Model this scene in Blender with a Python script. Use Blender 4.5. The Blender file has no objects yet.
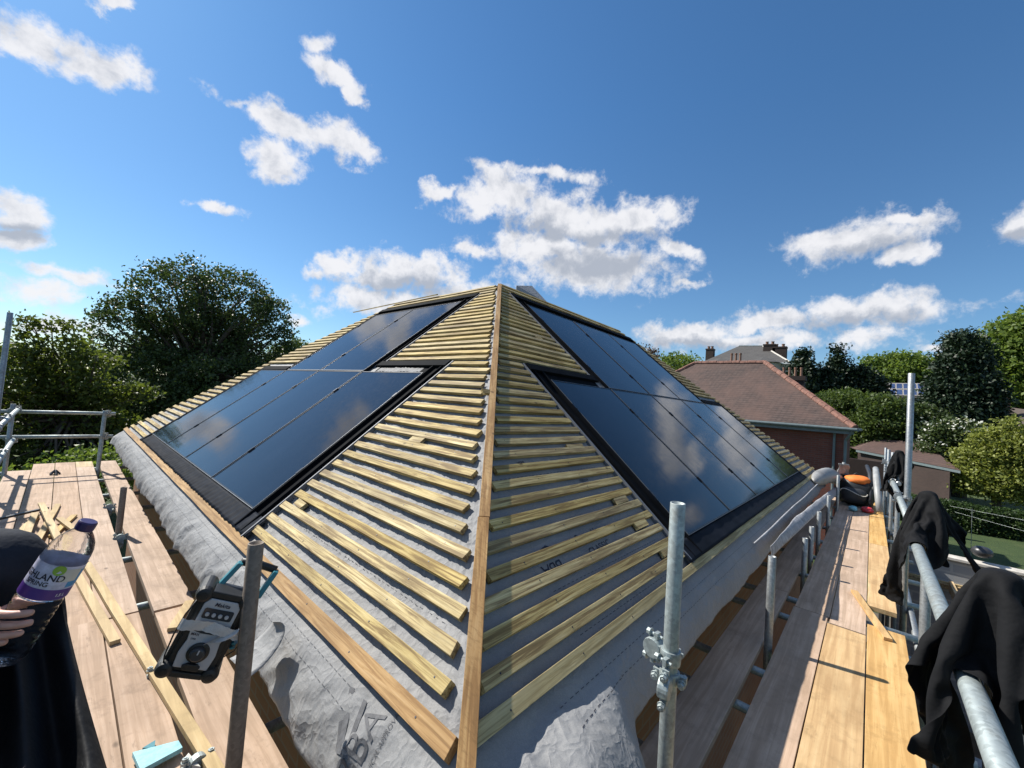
import bpy, math, random
import numpy as np
from mathutils import Vector, Matrix, Euler, noise as mnoise
random.seed(7); rng = np.random.default_rng(7)
S = bpy.context.scene
COL = S.collection
H = 4.6                      # eye height above the garden; building coordinates are given relative to the eye
PIT = math.radians(39.64); TP = math.tan(PIT); CP = math.cos(PIT); SP = math.sin(PIT)

# ------------------------------------------------------------------ camera
YAW, PITCH, ROLL = (math.radians(a) for a in (41.919, 2.5015, 4.437)); F = 402.885
_f = np.array([math.cos(PITCH)*math.cos(YAW), math.cos(PITCH)*math.sin(YAW), math.sin(PITCH)])
_r = np.array([math.sin(YAW), -math.cos(YAW), 0.]); _u = np.cross(_r, _f)
_r2 = math.cos(ROLL)*_r + math.sin(ROLL)*_u; _u2 = -math.sin(ROLL)*_r + math.cos(ROLL)*_u
cd = bpy.data.cameras.new('camera'); cam = bpy.data.objects.new('camera', cd); COL.objects.link(cam)
cd.sensor_width = 36; cd.lens = F/1024*36; cd.clip_start = .02; cd.clip_end = 3000
cam.matrix_world = Matrix(((_r2[0], _u2[0], -_f[0], 0), (_r2[1], _u2[1], -_f[1], 0), (_r2[2], _u2[2], -_f[2], H), (0, 0, 0, 1)))
S.camera = cam
def ray(x, y):
    """survey direction of a point seen in the reference, forward component 1"""
    return (x-512)/F*_r2 - (y-384)/F*_u2 + _f
def at_x(x, y, X): d = ray(x, y); return d*X/d[0]
def at_y(x, y, Y): d = ray(x, y); return d*Y/d[1]
def at_z(x, y, Z): d = ray(x, y); return d*Z/d[2]
def at_d(x, y, D): d = ray(x, y); return d/np.linalg.norm(d)*D
def at_h(x, y, D): d = ray(x, y); return d/math.hypot(d[0], d[1])*D

# ------------------------------------------------------------------ object helpers
BASE = {}
def tag(o, label=None, cat=None, group=None, kind=None):
    if label: o['label'] = label
    if cat: o['category'] = cat
    if group: o['group'] = group
    if kind: o['kind'] = kind
    return o
def empty(name, loc, label=None, cat=None, group=None):
    o = bpy.data.objects.new(name, None); COL.objects.link(o); o.empty_display_size = .2
    o.location = (loc[0], loc[1], loc[2]+H); BASE[o.name] = np.array([loc[0], loc[1], loc[2]], float)
    return tag(o, label, cat, group)
def mk(name, verts, faces, mat, parent=None, smooth=False, label=None, cat=None, group=None, kind=None, bevel=0, mats=None, midx=None):
    v = np.asarray(verts, float).reshape(-1, 3)
    if parent is not None: b = BASE[parent.name]
    else: b = np.array([(v[:, 0].min()+v[:, 0].max())/2, (v[:, 1].min()+v[:, 1].max())/2, v[:, 2].min()])
    me = bpy.data.meshes.new(name)
    me.from_pydata((v-b).tolist(), [], [tuple(map(int, f)) for f in faces])
    me.update()
    if smooth: me.polygons.foreach_set('use_smooth', [True]*len(me.polygons))
    for m in (mats or [mat]): me.materials.append(m)
    if midx is not None: me.polygons.foreach_set('material_index', midx)
    o = bpy.data.objects.new(name, me); COL.objects.link(o)
    BASE[o.name] = b
    if parent is not None:
        o.parent = parent
    else: o.location = (b[0], b[1], b[2]+H)
    if bevel:
        bv = o.modifiers.new('bevel', 'BEVEL'); bv.width = bevel; bv.segments = 2; bv.limit_method = 'ANGLE'; bv.angle_limit = .6
        bv.harden_normals = False
    return tag(o, label, cat, group, kind)
def child_fix(o, parent):   # sub-parts: parent's own location is zero relative to its root, so base is shared
    BASE[o.name] = BASE[parent.name]

class MB:
    def __init__(s): s.v = []; s.f = []
    def add(s, v, f):
        n = len(s.v); s.v += [tuple(p) for p in v]; s.f += [tuple(i+n for i in q) for q in f]; return s
    def box(s, o, ax, ay, az):     # origin corner + three edge vectors
        o, ax, ay, az = (np.asarray(q, float) for q in (o, ax, ay, az))
        if np.dot(np.cross(ax, ay), az) < 0: ax, ay = ay, ax
        v = [o, o+ax, o+ax+ay, o+ay, o+az, o+ax+az, o+ax+ay+az, o+ay+az]
        return s.add(v, [(0, 3, 2, 1), (4, 5, 6, 7), (0, 1, 5, 4), (1, 2, 6, 5), (2, 3, 7, 6), (3, 0, 4, 7)])
    def aabb(s, a, b):
        a = np.minimum(a, b)*1.; b2 = np.maximum(a, b)
        d = np.abs(np.asarray(b, float)-a); d = b2-a
        return s.box(a, (d[0], 0, 0), (0, d[1], 0), (0, 0, d[2]))
    def tube(s, pts, rad, n=12, caps=True):
        pts = [np.asarray(p, float) for p in pts]; m = len(pts)
        rad = rad if hasattr(rad, '__len__') else [rad]*m
        vs = []; ref = None
        for i, p in enumerate(pts):
            t = pts[min(i+1, m-1)]-pts[max(i-1, 0)]; t = t/(np.linalg.norm(t)+1e-12)
            if ref is None: ref = np.array([0, 0, 1.]) if abs(t[2]) < .9 else np.array([1., 0, 0])
            a = np.cross(t, ref); a /= np.linalg.norm(a)+1e-12; b = np.cross(t, a); ref = -np.cross(t, a) if False else ref
            for k in range(n):
                an = 2*math.pi*k/n; vs.append(p+rad[i]*(math.cos(an)*a+math.sin(an)*b))
        fs = [(i*n+k, i*n+(k+1) % n, (i+1)*n+(k+1) % n, (i+1)*n+k) for i in range(m-1) for k in range(n)]
        if caps: fs += [tuple(range(n))[::-1], tuple((m-1)*n+k for k in range(n))]
        return s.add(vs, fs)
    def lathe(s, o, axis, prof, n=24, ref=None):
        o = np.asarray(o, float); t = np.asarray(axis, float); t /= np.linalg.norm(t)
        r0 = np.asarray(ref if ref is not None else ((0, 0, 1.) if abs(t[2]) < .9 else (1., 0, 0)), float)
        a = r0-t*np.dot(r0, t); a /= np.linalg.norm(a); b = np.cross(t, a)
        vs = [o+t*z+r*(math.cos(2*math.pi*k/n)*a+math.sin(2*math.pi*k/n)*b) for z, r in prof for k in range(n)]
        fs = [(i*n+k, i*n+(k+1) % n, (i+1)*n+(k+1) % n, (i+1)*n+k) for i in range(len(prof)-1) for k in range(n)]
        fs += [tuple(range(n))[::-1], tuple((len(prof)-1)*n+k for k in range(n))]
        return s.add(vs, fs)
    def prism(s, poly, d):         # polygon (3D points) extruded by vector d
        poly = [np.asarray(p, float) for p in poly]; d = np.asarray(d, float); n = len(poly)
        return s.add(poly+[p+d for p in poly], [tuple(range(n))[::-1], tuple(range(n, 2*n))]+[(i, (i+1) % n, n+(i+1) % n, n+i) for i in range(n)])
    def mk(s, name, mat, parent=None, **k): return mk(name, s.v, s.f, mat, parent, **k)
def grid(fn, us, vs):
    P = [fn(u, v) for u in us for v in vs]; nu, nv = len(us), len(vs)
    return P, [(i*nv+j, (i+1)*nv+j, (i+1)*nv+j+1, i*nv+j+1) for i in range(nu-1) for j in range(nv-1)]
def nz(x, y, z=0., sc=1.): return mnoise.noise(Vector((x*sc, y*sc, z*sc)))
def fb(x, y, z=0., sc=1., o=4): return mnoise.fractal(Vector((x*sc, y*sc, z*sc)), 1.0, 2.0, o)

# ------------------------------------------------------------------ materials
def new_mat(name):
    m = bpy.data.materials.new(name); m.use_nodes = True; nt = m.node_tree
    b = nt.nodes['Principled BSDF']; return m, nt, b
def N(nt, typ, **kw):
    n = nt.nodes.new(typ)
    for k, v in kw.items():
        if k in n.inputs.keys() if isinstance(k, str) else False: n.inputs[k].default_value = v
        else: setattr(n, k, v)
    return n
def L(nt, a, b): nt.links.new(a, b)
def ramp(nt, fac, stops, interp='LINEAR'):
    r = nt.nodes.new('ShaderNodeValToRGB'); r.color_ramp.interpolation = interp
    el = r.color_ramp.elements
    while len(el) < len(stops): el.new(.5)
    for e, (p, c) in zip(el, stops): e.position = p; e.color = (*c, 1) if len(c) == 3 else c
    L(nt, fac, r.inputs[0]); return r.outputs[0]
def coords(nt, scale=(1, 1, 1), kind='Object', rot=(0, 0, 0), loc=(0, 0, 0)):
    if kind == 'World': src = nt.nodes.new('ShaderNodeNewGeometry').outputs['Position']
    else: src = nt.nodes.new('ShaderNodeTexCoord').outputs[kind]
    mp = nt.nodes.new('ShaderNodeMapping'); mp.inputs['Scale'].default_value = scale; mp.inputs['Rotation'].default_value = rot; mp.inputs['Location'].default_value = loc
    L(nt, src, mp.inputs[0]); return mp.outputs[0]
def tex(nt, vec, scale=5, detail=5, rough=.6, dist=0., out='Fac'):
    n = nt.nodes.new('ShaderNodeTexNoise'); n.inputs['Scale'].default_value = scale; n.inputs['Detail'].default_value = detail
    n.inputs['Roughness'].default_value = rough; n.inputs['Distortion'].default_value = dist
    if vec is not None: L(nt, vec, n.inputs['Vector'])
    return n.outputs[out]
def mixc(nt, fac, a, b, bt='MIX'):
    m = nt.nodes.new('ShaderNodeMix'); m.data_type = 'RGBA'; m.blend_type = bt
    for k, v in ((0, fac), (6, a), (7, b)):
        if hasattr(v, 'default_value') or hasattr(v, 'is_output'): L(nt, v, m.inputs[k])
        else: m.inputs[k].default_value = v if k == 0 else ((*v, 1) if len(v) == 3 else v)
    return m.outputs[2]
def math_(nt, op, a, b=None, c=None, clamp=False):
    m = nt.nodes.new('ShaderNodeMath'); m.operation = op; m.use_clamp = clamp
    for i, v in enumerate((a, b, c)):
        if v is None: continue
        if hasattr(v, 'is_output'): L(nt, v, m.inputs[i])
        else: m.inputs[i].default_value = v
    return m.outputs[0]
def bump(nt, b, h, strength=.3, dist=.01):
    n = nt.nodes.new('ShaderNodeBump'); n.inputs['Strength'].default_value = strength; n.inputs['Distance'].default_value = dist
    L(nt, h, n.inputs['Height']); L(nt, n.outputs[0], b.inputs['Normal'])
def plain(name, col, rough=.6, metal=0., var=.12, sc=8, bmp=.1, spec=.5, coat=0.):
    m, nt, b = new_mat(name)
    v = coords(nt, kind='World'); t = tex(nt, v, sc, 6)
    c1 = tuple(max(0, c*(1-var)) for c in col); c2 = tuple(min(1, c*(1+var)) for c in col)
    L(nt, ramp(nt, t, [(.3, c1), (.7, c2)]), b.inputs['Base Color'])
    b.inputs['Roughness'].default_value = rough; b.inputs['Metallic'].default_value = metal
    b.inputs['Specular IOR Level'].default_value = spec; b.inputs['Coat Weight'].default_value = coat
    if bmp: bump(nt, b, tex(nt, v, sc*8, 4), bmp, .004)
    return m
def wood(name, axis, c1, c2, c3, grain=1., knots=True, rvar=.35, rough=.75, scl=1., dirt=0.):
    """sawn timber with grain running along the given axis; tint varies from piece to piece"""
    m, nt, b = new_mat(name)
    st = {'x': (1.2, 28, 28), 'y': (28, 1.2, 28), 'z': (28, 28, 1.2), 'hip': (28, 1.2, 28)}[axis]
    st = tuple(q*scl for q in st)
    oi = nt.nodes.new('ShaderNodeObjectInfo')
    src = nt.nodes.new('ShaderNodeNewGeometry').outputs['Position']
    off = nt.nodes.new('ShaderNodeVectorMath'); off.operation = 'ADD'; cmb = nt.nodes.new('ShaderNodeCombineXYZ')
    for i in range(3): L(nt, math_(nt, 'MULTIPLY', oi.outputs['Random'], 13.7+i*5), cmb.inputs[i])
    L(nt, src, off.inputs[0]); L(nt, cmb.outputs[0], off.inputs[1])
    mp = nt.nodes.new('ShaderNodeMapping'); mp.inputs['Scale'].default_value = st; L(nt, off.outputs[0], mp.inputs[0])
    if axis == 'hip': mp.vector_type = 'TEXTURE'; mp.inputs['Rotation'].default_value = (math.atan2(SP, CP*math.sqrt(2)), 0, -PI_/4); mp.inputs['Scale'].default_value = (1/20, 1/1.2, 1/20)
    g = tex(nt, mp.outputs[0], 2.2*grain, 7, .62, .6)
    g2 = tex(nt, off.outputs[0], 2.1, 4, .6)
    col = ramp(nt, g, [(.34, tuple(q*(.8 if not dirt else .94) for q in c1)), (.43, c1), (.53, c2), (.66, c3)])
    fine = nt.nodes.new('ShaderNodeMapping'); fine.inputs['Scale'].default_value = tuple(q*4 if q > 10 else q*2 for q in st); L(nt, off.outputs[0], fine.inputs[0])
    col = mixc(nt, math_(nt, 'MULTIPLY', ramp(nt, tex(nt, fine.outputs[0], 1.6, 4, .7), [(.50, (0,)*3), (.62, (1,)*3)]), .38 if not dirt else .09), col, tuple(q*.5 for q in c1))
    if dirt:
        sp_ = tex(nt, off.outputs[0], 5.5, 8, .75); col = mixc(nt, math_(nt, 'MULTIPLY', ramp(nt, sp_, [(.52, (0,)*3), (.68, (1,)*3)]), dirt), col, tuple(q*.45 for q in c1))
        sc_ = nt.nodes.new('ShaderNodeMapping'); sc_.inputs['Scale'].default_value = (5, 22, 5) if axis == 'x' else (22, 5, 5); sc_.inputs['Rotation'].default_value = (0, 0, .3); L(nt, off.outputs[0], sc_.inputs[0])
        col = mixc(nt, math_(nt, 'MULTIPLY', ramp(nt, tex(nt, sc_.outputs[0], 2., 7, .7), [(.60, (0,)*3), (.66, (1,)*3)]), dirt*.8), col, tuple(q*.5 for q in c1))
    col = mixc(nt, ramp(nt, g2, [(.4, (0, 0, 0)), (.75, (.6, .6, .6))]), col, tuple(q*.62 for q in c1))
    if knots:
        vo = nt.nodes.new('ShaderNodeTexVoronoi'); vo.inputs['Scale'].default_value = 3.3
        kp = nt.nodes.new('ShaderNodeMapping'); kp.inputs['Scale'].default_value = tuple(1. if q < 10 else 1.8 for q in st); L(nt, off.outputs[0], kp.inputs[0]); L(nt, kp.outputs[0], vo.inputs['Vector'])
        k = ramp(nt, vo.outputs['Distance'], [(.04, (1, 1, 1)), (.085, (0, 0, 0))])
        col = mixc(nt, math_(nt, 'MULTIPLY', k, .75), col, tuple(q*.3 for q in c1))
    hsv = nt.nodes.new('ShaderNodeHueSaturation'); L(nt, col, hsv.inputs['Color'])
    L(nt, math_(nt, 'MULTIPLY_ADD', oi.outputs['Random'], rvar, 1-rvar*.5), hsv.inputs['Value'])
    L(nt, math_(nt, 'MULTIPLY_ADD', math_(nt, 'FRACT', math_(nt, 'MULTIPLY', oi.outputs['Random'], 37.)), .22, .88), hsv.inputs['Saturation'])
    L(nt, hsv.outputs[0], b.inputs['Base Color']); b.inputs['Roughness'].default_value = rough; b.inputs['Specular IOR Level'].default_value = .3
    bump(nt, b, g, .35, .002)
    return m
PI_ = math.pi
BAT = ((.25, .17, .07), (.50, .385, .165), (.64, .52, .27))
M = {}
M['bat_x'] = wood('treated pine along x', 'x', *BAT); M['bat_y'] = wood('treated pine along y', 'y', *BAT)
HB = ((.29, .165, .065), (.42, .26, .11), (.50, .33, .16))
M['orange_y'] = wood('orange pine along y', 'y', *HB, rvar=.1); M['orange_x'] = wood('weathered pine along x', 'x', (.34, .26, .11), (.5, .4, .19), (.6, .49, .26), rvar=.1)
M['hip'] = wood('hip pine', 'hip', (.27, .15, .06), (.40, .245, .105), (.48, .32, .155), rvar=.05, scl=.5)
PLY = ((.385, .275, .195), (.455, .33, .24), (.51, .38, .285))
M['ply_x'] = wood('ply deck along x', 'x', *[tuple(k_*1.12 for k_ in q_) for q_ in PLY], grain=.5, rvar=.06, rough=.8, knots=False, dirt=.4); M['ply_y'] = wood('ply deck along y', 'y', *PLY, grain=.6, rvar=.2, rough=.8, dirt=.55)
M['yel_x'] = wood('yellow ply along x', 'x', (.48, .29, .115), (.57, .365, .155), (.63, .43, .20), grain=.5, rvar=.12, rough=.75, dirt=.4)
M['yel_y'] = wood('yellow ply along y', 'y', (.46, .33, .16), (.54, .40, .20), (.60, .46, .25), grain=.5, rvar=.12, rough=.75, dirt=.4)
M['rafter'] = wood('rafter timber', 'x', (.42, .28, .13), (.58, .42, .22), (.66, .5, .28))

def membrane():
    m, nt, b = new_mat('roofing felt'); v = coords(nt, kind='World')
    t = tex(nt, v, 3, 6, .65); t2 = tex(nt, v, 300, 3, .7)
    c = ramp(nt, t, [(.3, (.20, .202, .206)), (.7, (.275, .277, .28))])
    c = mixc(nt, .3, c, ramp(nt, t2, [(.3, (.13, .13, .135)), (.7, (.37, .37, .37))]))
    L(nt, c, b.inputs['Base Color']); b.inputs['Roughness'].default_value = .7; b.inputs['Specular IOR Level'].default_value = .3
    rd = lambda sc_, ds: math_(nt, 'POWER', math_(nt, 'SUBTRACT', 1., math_(nt, 'MULTIPLY', math_(nt, 'ABSOLUTE', math_(nt, 'SUBTRACT', tex(nt, v, sc_, 2, .5, ds), .5)), 5.), None, True), 2.)
    h = math_(nt, 'ADD', math_(nt, 'ADD', math_(nt, 'MULTIPLY', rd(7, .6), .9), math_(nt, 'MULTIPLY', rd(17, .4), .5)), math_(nt, 'ADD', math_(nt, 'MULTIPLY', tex(nt, v, 14, 5, .6), 1.2), math_(nt, 'MULTIPLY', t2, .08))); bump(nt, b, h, .34, .010)
    return m
M['memb'] = membrane()
M['memb_print'] = plain('grey print on felt', (.105, .107, .115), .75, var=.35, sc=60)
M['strip_grey'] = plain('dull foil strip', (.10, .105, .115), .7, var=.5, sc=30)
M['pale_sheet'] = plain('pale plastic sheet', (.26, .26, .255), .45, var=.3, sc=4, bmp=.4)
M['foam'] = plain('grey foam', (.30, .305, .32), .7, var=.4, sc=20)
M['memb_white'] = plain('pale felt underside', (.62, .62, .61), .7, var=.12, sc=20, bmp=.3)
def glass_panel():
    m, nt, b = new_mat('black solar glass'); v = coords(nt, kind='World')
    t = tex(nt, v, 1.4, 4); L(nt, ramp(nt, t, [(.3, (.006, .008, .014)), (.7, (.010, .013, .022))]), b.inputs['Base Color'])
    d = tex(nt, coords(nt, (1, 1, 1), 'World'), 22, 8, .7)
    L(nt, ramp(nt, d, [(.4, (.06,)*3), (.8, (.15,)*3)]), b.inputs['Roughness'])
    b.inputs['IOR'].default_value = 1.48; b.inputs['Specular IOR Level'].default_value = .36
    bump(nt, b, tex(nt, v, 1.1, 3, .5), .05, .06)
    return m
M['glass'] = glass_panel()
M['cell'] = plain('dark cell line', (.02, .024, .034), .25, var=.1)
M['pframe'] = plain('black anodised frame', (.018, .019, .022), .32, metal=.6, var=.2)
M['pglint'] = plain('painted frame edge glint', (.16, .17, .18), .5, metal=.4, var=.1)  # pale grey standing in for sun glints on the black frames
M['tray'] = plain('black plastic tray', (.008, .009, .011), .65, var=.3, sc=5, spec=.1, bmp=0)
for k_ in ('tray',): M[k_].node_tree.nodes['Principled BSDF'].inputs['IOR'].default_value = 1.18
M['lip'] = plain('aluminium flashing lip', (.17, .18, .20), .6, metal=.2, var=.08)
M['flash'] = plain('blue black lead-free flashing', (.014, .017, .024), .55, var=.3, sc=4, bmp=0, spec=.14)
fb_ = M['flash'].node_tree.nodes['Principled BSDF']; fb_.inputs['IOR'].default_value = 1.2; fb_.inputs['Roughness'].default_value = .6
def galv(name, c=(.33, .35, .36), metal=.75, rough=.42, dirt=.5):
    m, nt, b = new_mat(name); v = coords(nt, kind='World')
    vo = nt.nodes.new('ShaderNodeTexVoronoi'); vo.inputs['Scale'].default_value = 90; L(nt, v, vo.inputs['Vector'])
    sp = ramp(nt, vo.outputs['Color'], [(.2, tuple(q*.85 for q in c)), (.8, tuple(min(1, q*1.15) for q in c))])
    d = tex(nt, v, 9, 8, .7)
    L(nt, mixc(nt, math_(nt, 'MULTIPLY', ramp(nt, d, [(.5, (0,)*3), (.72, (1,)*3)]), dirt), sp, (.17, .15, .13)), b.inputs['Base Color'])
    L(nt, ramp(nt, d, [(.4, (rough,)*3), (.8, (rough+.3,)*3)]), b.inputs['Roughness']); b.inputs['Metallic'].default_value = metal
    bump(nt, b, d, .15, .002)
    return m
M['galv'] = galv('galvanised tube'); M['galv_l'] = galv('pale galvanised tube', (.34, .385, .385), .55, .5, .7); M['rusty'] = galv('weathered brown tube', (.20, .165, .135), .35, .6, .8)
M['green'] = plain('green paint band', (.05, .14, .12), .5, var=.4, sc=30)
def brick(name, c1, c2, mortar, sc=1., axis='x'):
    m, nt, b = new_mat(name)
    src = nt.nodes.new('ShaderNodeNewGeometry').outputs['Position']
    sp = nt.nodes.new('ShaderNodeSeparateXYZ'); L(nt, src, sp.inputs[0]); cb = nt.nodes.new('ShaderNodeCombineXYZ')
    L(nt, math_(nt, 'ADD', sp.outputs[0], sp.outputs[1]), cb.inputs[0]); L(nt, sp.outputs[2], cb.inputs[1])
    br = nt.nodes.new('ShaderNodeTexBrick'); L(nt, cb.outputs[0], br.inputs['Vector'])
    br.inputs['Scale'].default_value = sc; br.inputs['Brick Width'].default_value = .225; br.inputs['Row Height'].default_value = .075; br.inputs['Mortar Size'].default_value = .008
    br.inputs['Color1'].default_value = (*c1, 1); br.inputs['Color2'].default_value = (*c2, 1); br.inputs['Mortar'].default_value = (*mortar, 1)
    d = tex(nt, coords(nt, kind='World'), 1.1, 6)
    L(nt, mixc(nt, ramp(nt, d, [(.4, (0,)*3), (.7, (.5,)*3)]), br.outputs[0], tuple(q*.6 for q in c1)), b.inputs['Base Color']); b.inputs['Roughness'].default_value = .85
    bump(nt, b, br.outputs['Fac'], -.4, .01)
    return m
M['brick'] = brick('red brick', (.15, .045, .030), (.20, .06, .038), (.13, .085, .07))
M['brown_brick_shaded'] = brick('brown brick', (.038, .022, .018), (.052, .030, .024), (.05, .04, .034))  # brown brick, darkened so the outbuilding wall's shade sits in its colour
M['brick_b'] = brick('orange brown brick', (.30, .13, .06), (.36, .17, .08), (.3, .2, .13))
M['block'] = brick('grey concrete block', (.24, .25, .26), (.28, .29, .30), (.37, .37, .36), sc=.5)
def tiles(name, c1, c2, c3, rows=.1, axis_down='x', scw=.17):
    """plain-tile roof: rows stepping down the slope, each tile a little different, mossy patches"""
    m, nt, b = new_mat(name); src = nt.nodes.new('ShaderNodeNewGeometry').outputs['Position']
    sp = nt.nodes.new('ShaderNodeSeparateXYZ'); L(nt, src, sp.inputs[0]); cb = nt.nodes.new('ShaderNodeCombineXYZ')
    L(nt, math_(nt, 'ADD', sp.outputs[1], sp.outputs[0]), cb.inputs[0]); L(nt, sp.outputs[2], cb.inputs[1])
    br = nt.nodes.new('ShaderNodeTexBrick'); L(nt, cb.outputs[0], br.inputs['Vector']); br.inputs['Scale'].default_value = 1
    br.inputs['Brick Width'].default_value = scw; br.inputs['Row Height'].default_value = rows; br.inputs['Mortar Size'].default_value = .009
    br.inputs['Color1'].default_value = (*c1, 1); br.inputs['Color2'].default_value = (*c2, 1); br.inputs['Mortar'].default_value = (*[q*.35 for q in c1], 1)
    v = coords(nt, kind='World'); d = tex(nt, v, .55, 8, .7); d2 = tex(nt, v, 6, 5, .7)
    c = mixc(nt, ramp(nt, d, [(.42, (0,)*3), (.66, (.9,)*3)]), br.outputs[0], c3)
    c = mixc(nt, ramp(nt, d2, [(.52, (0,)*3), (.8, (.5,)*3)]), c, tuple(q*1.7 for q in c2))
    L(nt, c, b.inputs['Base Color']); b.inputs['Roughness'].default_value = .85
    bump(nt, b, br.outputs['Fac'], -.8, .02)
    return m
M['tile'] = tiles('weathered clay tile', (.060, .041, .036), (.085, .058, .050), (.115, .066, .052), .09)
M['tile2'] = tiles('red brown clay tile', (.085, .050, .041), (.115, .068, .054), (.07, .045, .038), .09)
M['slate'] = tiles('grey slate', (.060, .056, .054), (.085, .08, .077), (.075, .072, .068), .2, scw=.35)
M['dark_roof'] = tiles('dark brown roof', (.08, .065, .055), (.11, .085, .07), (.09, .07, .06), .12)
M['ridge'] = plain('orange ridge tile', (.19, .09, .065), .8, var=.5, sc=7, bmp=.3)
M['pot'] = plain('clay pot', (.22, .12, .08), .8)
M['stonew'] = plain('pale render', (.42, .38, .32), .8)
M['white'] = plain('white paint', (.72, .72, .7), .5, var=.08)
M['gutter'] = plain('grey gutter', (.13, .165, .17), .5, var=.15)
M['winglass'] = plain('window glass', (.03, .035, .04), .08, var=.1, bmp=0)
M['coping'] = plain('pale concrete coping', (.50, .47, .42), .8, var=.25, sc=9)
def cloth_black(name, col, rough=.85, sheen=.3):
    m, nt, b = new_mat(name); v = coords(nt, kind='World'); t = tex(nt, v, 7, 5)
    L(nt, ramp(nt, t, [(.3, tuple(q*.7 for q in col)), (.7, tuple(q*1.3 for q in col))]), b.inputs['Base Color'])
    b.inputs['Roughness'].default_value = rough; b.inputs['Sheen Weight'].default_value = 0; b.inputs['Specular IOR Level'].default_value = .25
    bump(nt, b, math_(nt, 'ADD', math_(nt, 'MULTIPLY', tex(nt, v, 9, 4), 2.), math_(nt, 'MULTIPLY', tex(nt, v, 900, 2), .03)), .35, .012)
    return m
M['black'] = cloth_black('black cotton', (.0045, .0048, .006)); M['navy'] = cloth_black('blue black work fabric', (.012, .016, .025)); M['shiny'] = cloth_black('black waterproof fabric', (.009, .0095, .011), .68, 0)
def skin_m():
    m, nt, b = new_mat('skin'); v = coords(nt, kind='World')
    L(nt, ramp(nt, tex(nt, v, 30, 5), [(.3, (.48, .25, .19)), (.7, (.62, .36, .28))]), b.inputs['Base Color']); b.inputs['Roughness'].default_value = .5
    b.inputs['Subsurface Weight'].default_value = .15; b.inputs['Subsurface Radius'].default_value = (.01, .004, .002); bump(nt, b, tex(nt, v, 260, 4), .25, .002)
    return m
M['skin'] = skin_m()
M['rubber'] = plain('black rubber', (.014, .015, .016), .5, var=.3, sc=30); M['teal'] = plain('teal plastic', (.02, .17, .21), .4, var=.12); M['grey_pl'] = plain('silver grey plastic', (.42, .43, .45), .42, var=.06)
M['dark_pl'] = plain('charcoal plastic', (.035, .037, .042), .35, var=.2); M['ink'] = plain('dark ink', (.015, .015, .03), .5, var=.05, bmp=0); M['tape'] = plain('silver tape', (.50, .50, .50), .38, var=.15, sc=40, bmp=.4)
M['orange'] = plain('orange fabric', (.75, .19, .03), .7); M['red'] = plain('red plastic', (.5, .04, .05), .5); M['blue_w'] = plain('pale blue paint', (.25, .52, .58), .6, var=.3, sc=40)
M['pale'] = plain('pale offcut', (.55, .53, .48), .7, var=.2); M['purple'] = plain('purple label', (.075, .03, .20), .4, var=.1, bmp=0); M['lab'] = plain('lilac label', (.50, .50, .64), .4, var=.3, sc=50, bmp=0)
M['labgreen'] = plain('green roundel', (.22, .38, .05), .4, bmp=0); M['labblue'] = plain('blue label patch', (.05, .25, .5), .4, bmp=0); M['cap'] = plain('dark purple cap', (.035, .02, .09), .35, bmp=0)
def pet():
    m, nt, b = new_mat('clear plastic'); b.inputs['Base Color'].default_value = (.97, .98, 1, 1); b.inputs['Transmission Weight'].default_value = 1; b.inputs['Roughness'].default_value = .04; b.inputs['IOR'].default_value = 1.12
    v = coords(nt, kind='World'); bump(nt, b, tex(nt, v, 45, 4), .5, .006); return m
M['pet'] = pet()
def leafm(name, c1, c2, trans=.35, sc=.8):
    m, nt, b = new_mat(name); g = nt.nodes.new('ShaderNodeNewGeometry')
    v = coords(nt, kind='World'); t = tex(nt, v, sc, 3)
    mx = math_(nt, 'ADD', math_(nt, 'MULTIPLY', g.outputs['Random Per Island'], .55), math_(nt, 'MULTIPLY', t, .5))
    c = ramp(nt, mx, [(.2, c1), (.85, c2)])
    L(nt, c, b.inputs['Base Color']); b.inputs['Roughness'].default_value = .5; b.inputs['Specular IOR Level'].default_value = .35
    tr = nt.nodes.new('ShaderNodeBsdfTranslucent'); L(nt, mixc(nt, .5, c, (c2[0]*1.5, c2[1]*1.6, c2[2]*.7)), tr.inputs['Color'])
    ms = nt.nodes.new('ShaderNodeMixShader'); ms.inputs[0].default_value = trans
    L(nt, b.outputs[0], ms.inputs[1]); L(nt, tr.outputs[0], ms.inputs[2]); L(nt, ms.outputs[0], nt.nodes['Material Output'].inputs['Surface'])
    return m
M['leaf_dark'] = leafm('dark leaf', (.028, .048, .016), (.072, .105, .032), .28)
M['leaf_mid'] = leafm('mid leaf', (.045, .075, .018), (.10, .14, .035), .35)
M['leaf_lite'] = leafm('light leaf', (.07, .12, .02), (.17, .23, .05), .4)
M['leaf_near'] = leafm('near backlit leaf', (.026, .046, .011), (.13, .16, .032), .42, 1.3)
M['leaf_conif'] = leafm('conifer leaf', (.012, .026, .014), (.028, .05, .022), .1)
M['leaf_yel'] = leafm('yellow green leaf', (.13, .16, .03), (.27, .29, .07), .3)
M['leaf_hedge'] = leafm('hedge leaf', (.018, .036, .010), (.045, .08, .018), .2)
M['leaf_red'] = leafm('copper leaf', (.06, .035, .025), (.12, .07, .045), .2)
M['petal'] = leafm('white blossom', (.6, .6, .55), (.8, .8, .74), .3)
M['bark'] = plain('bark', (.075, .06, .045), .9, var=.4, sc=6, bmp=.6)
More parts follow.
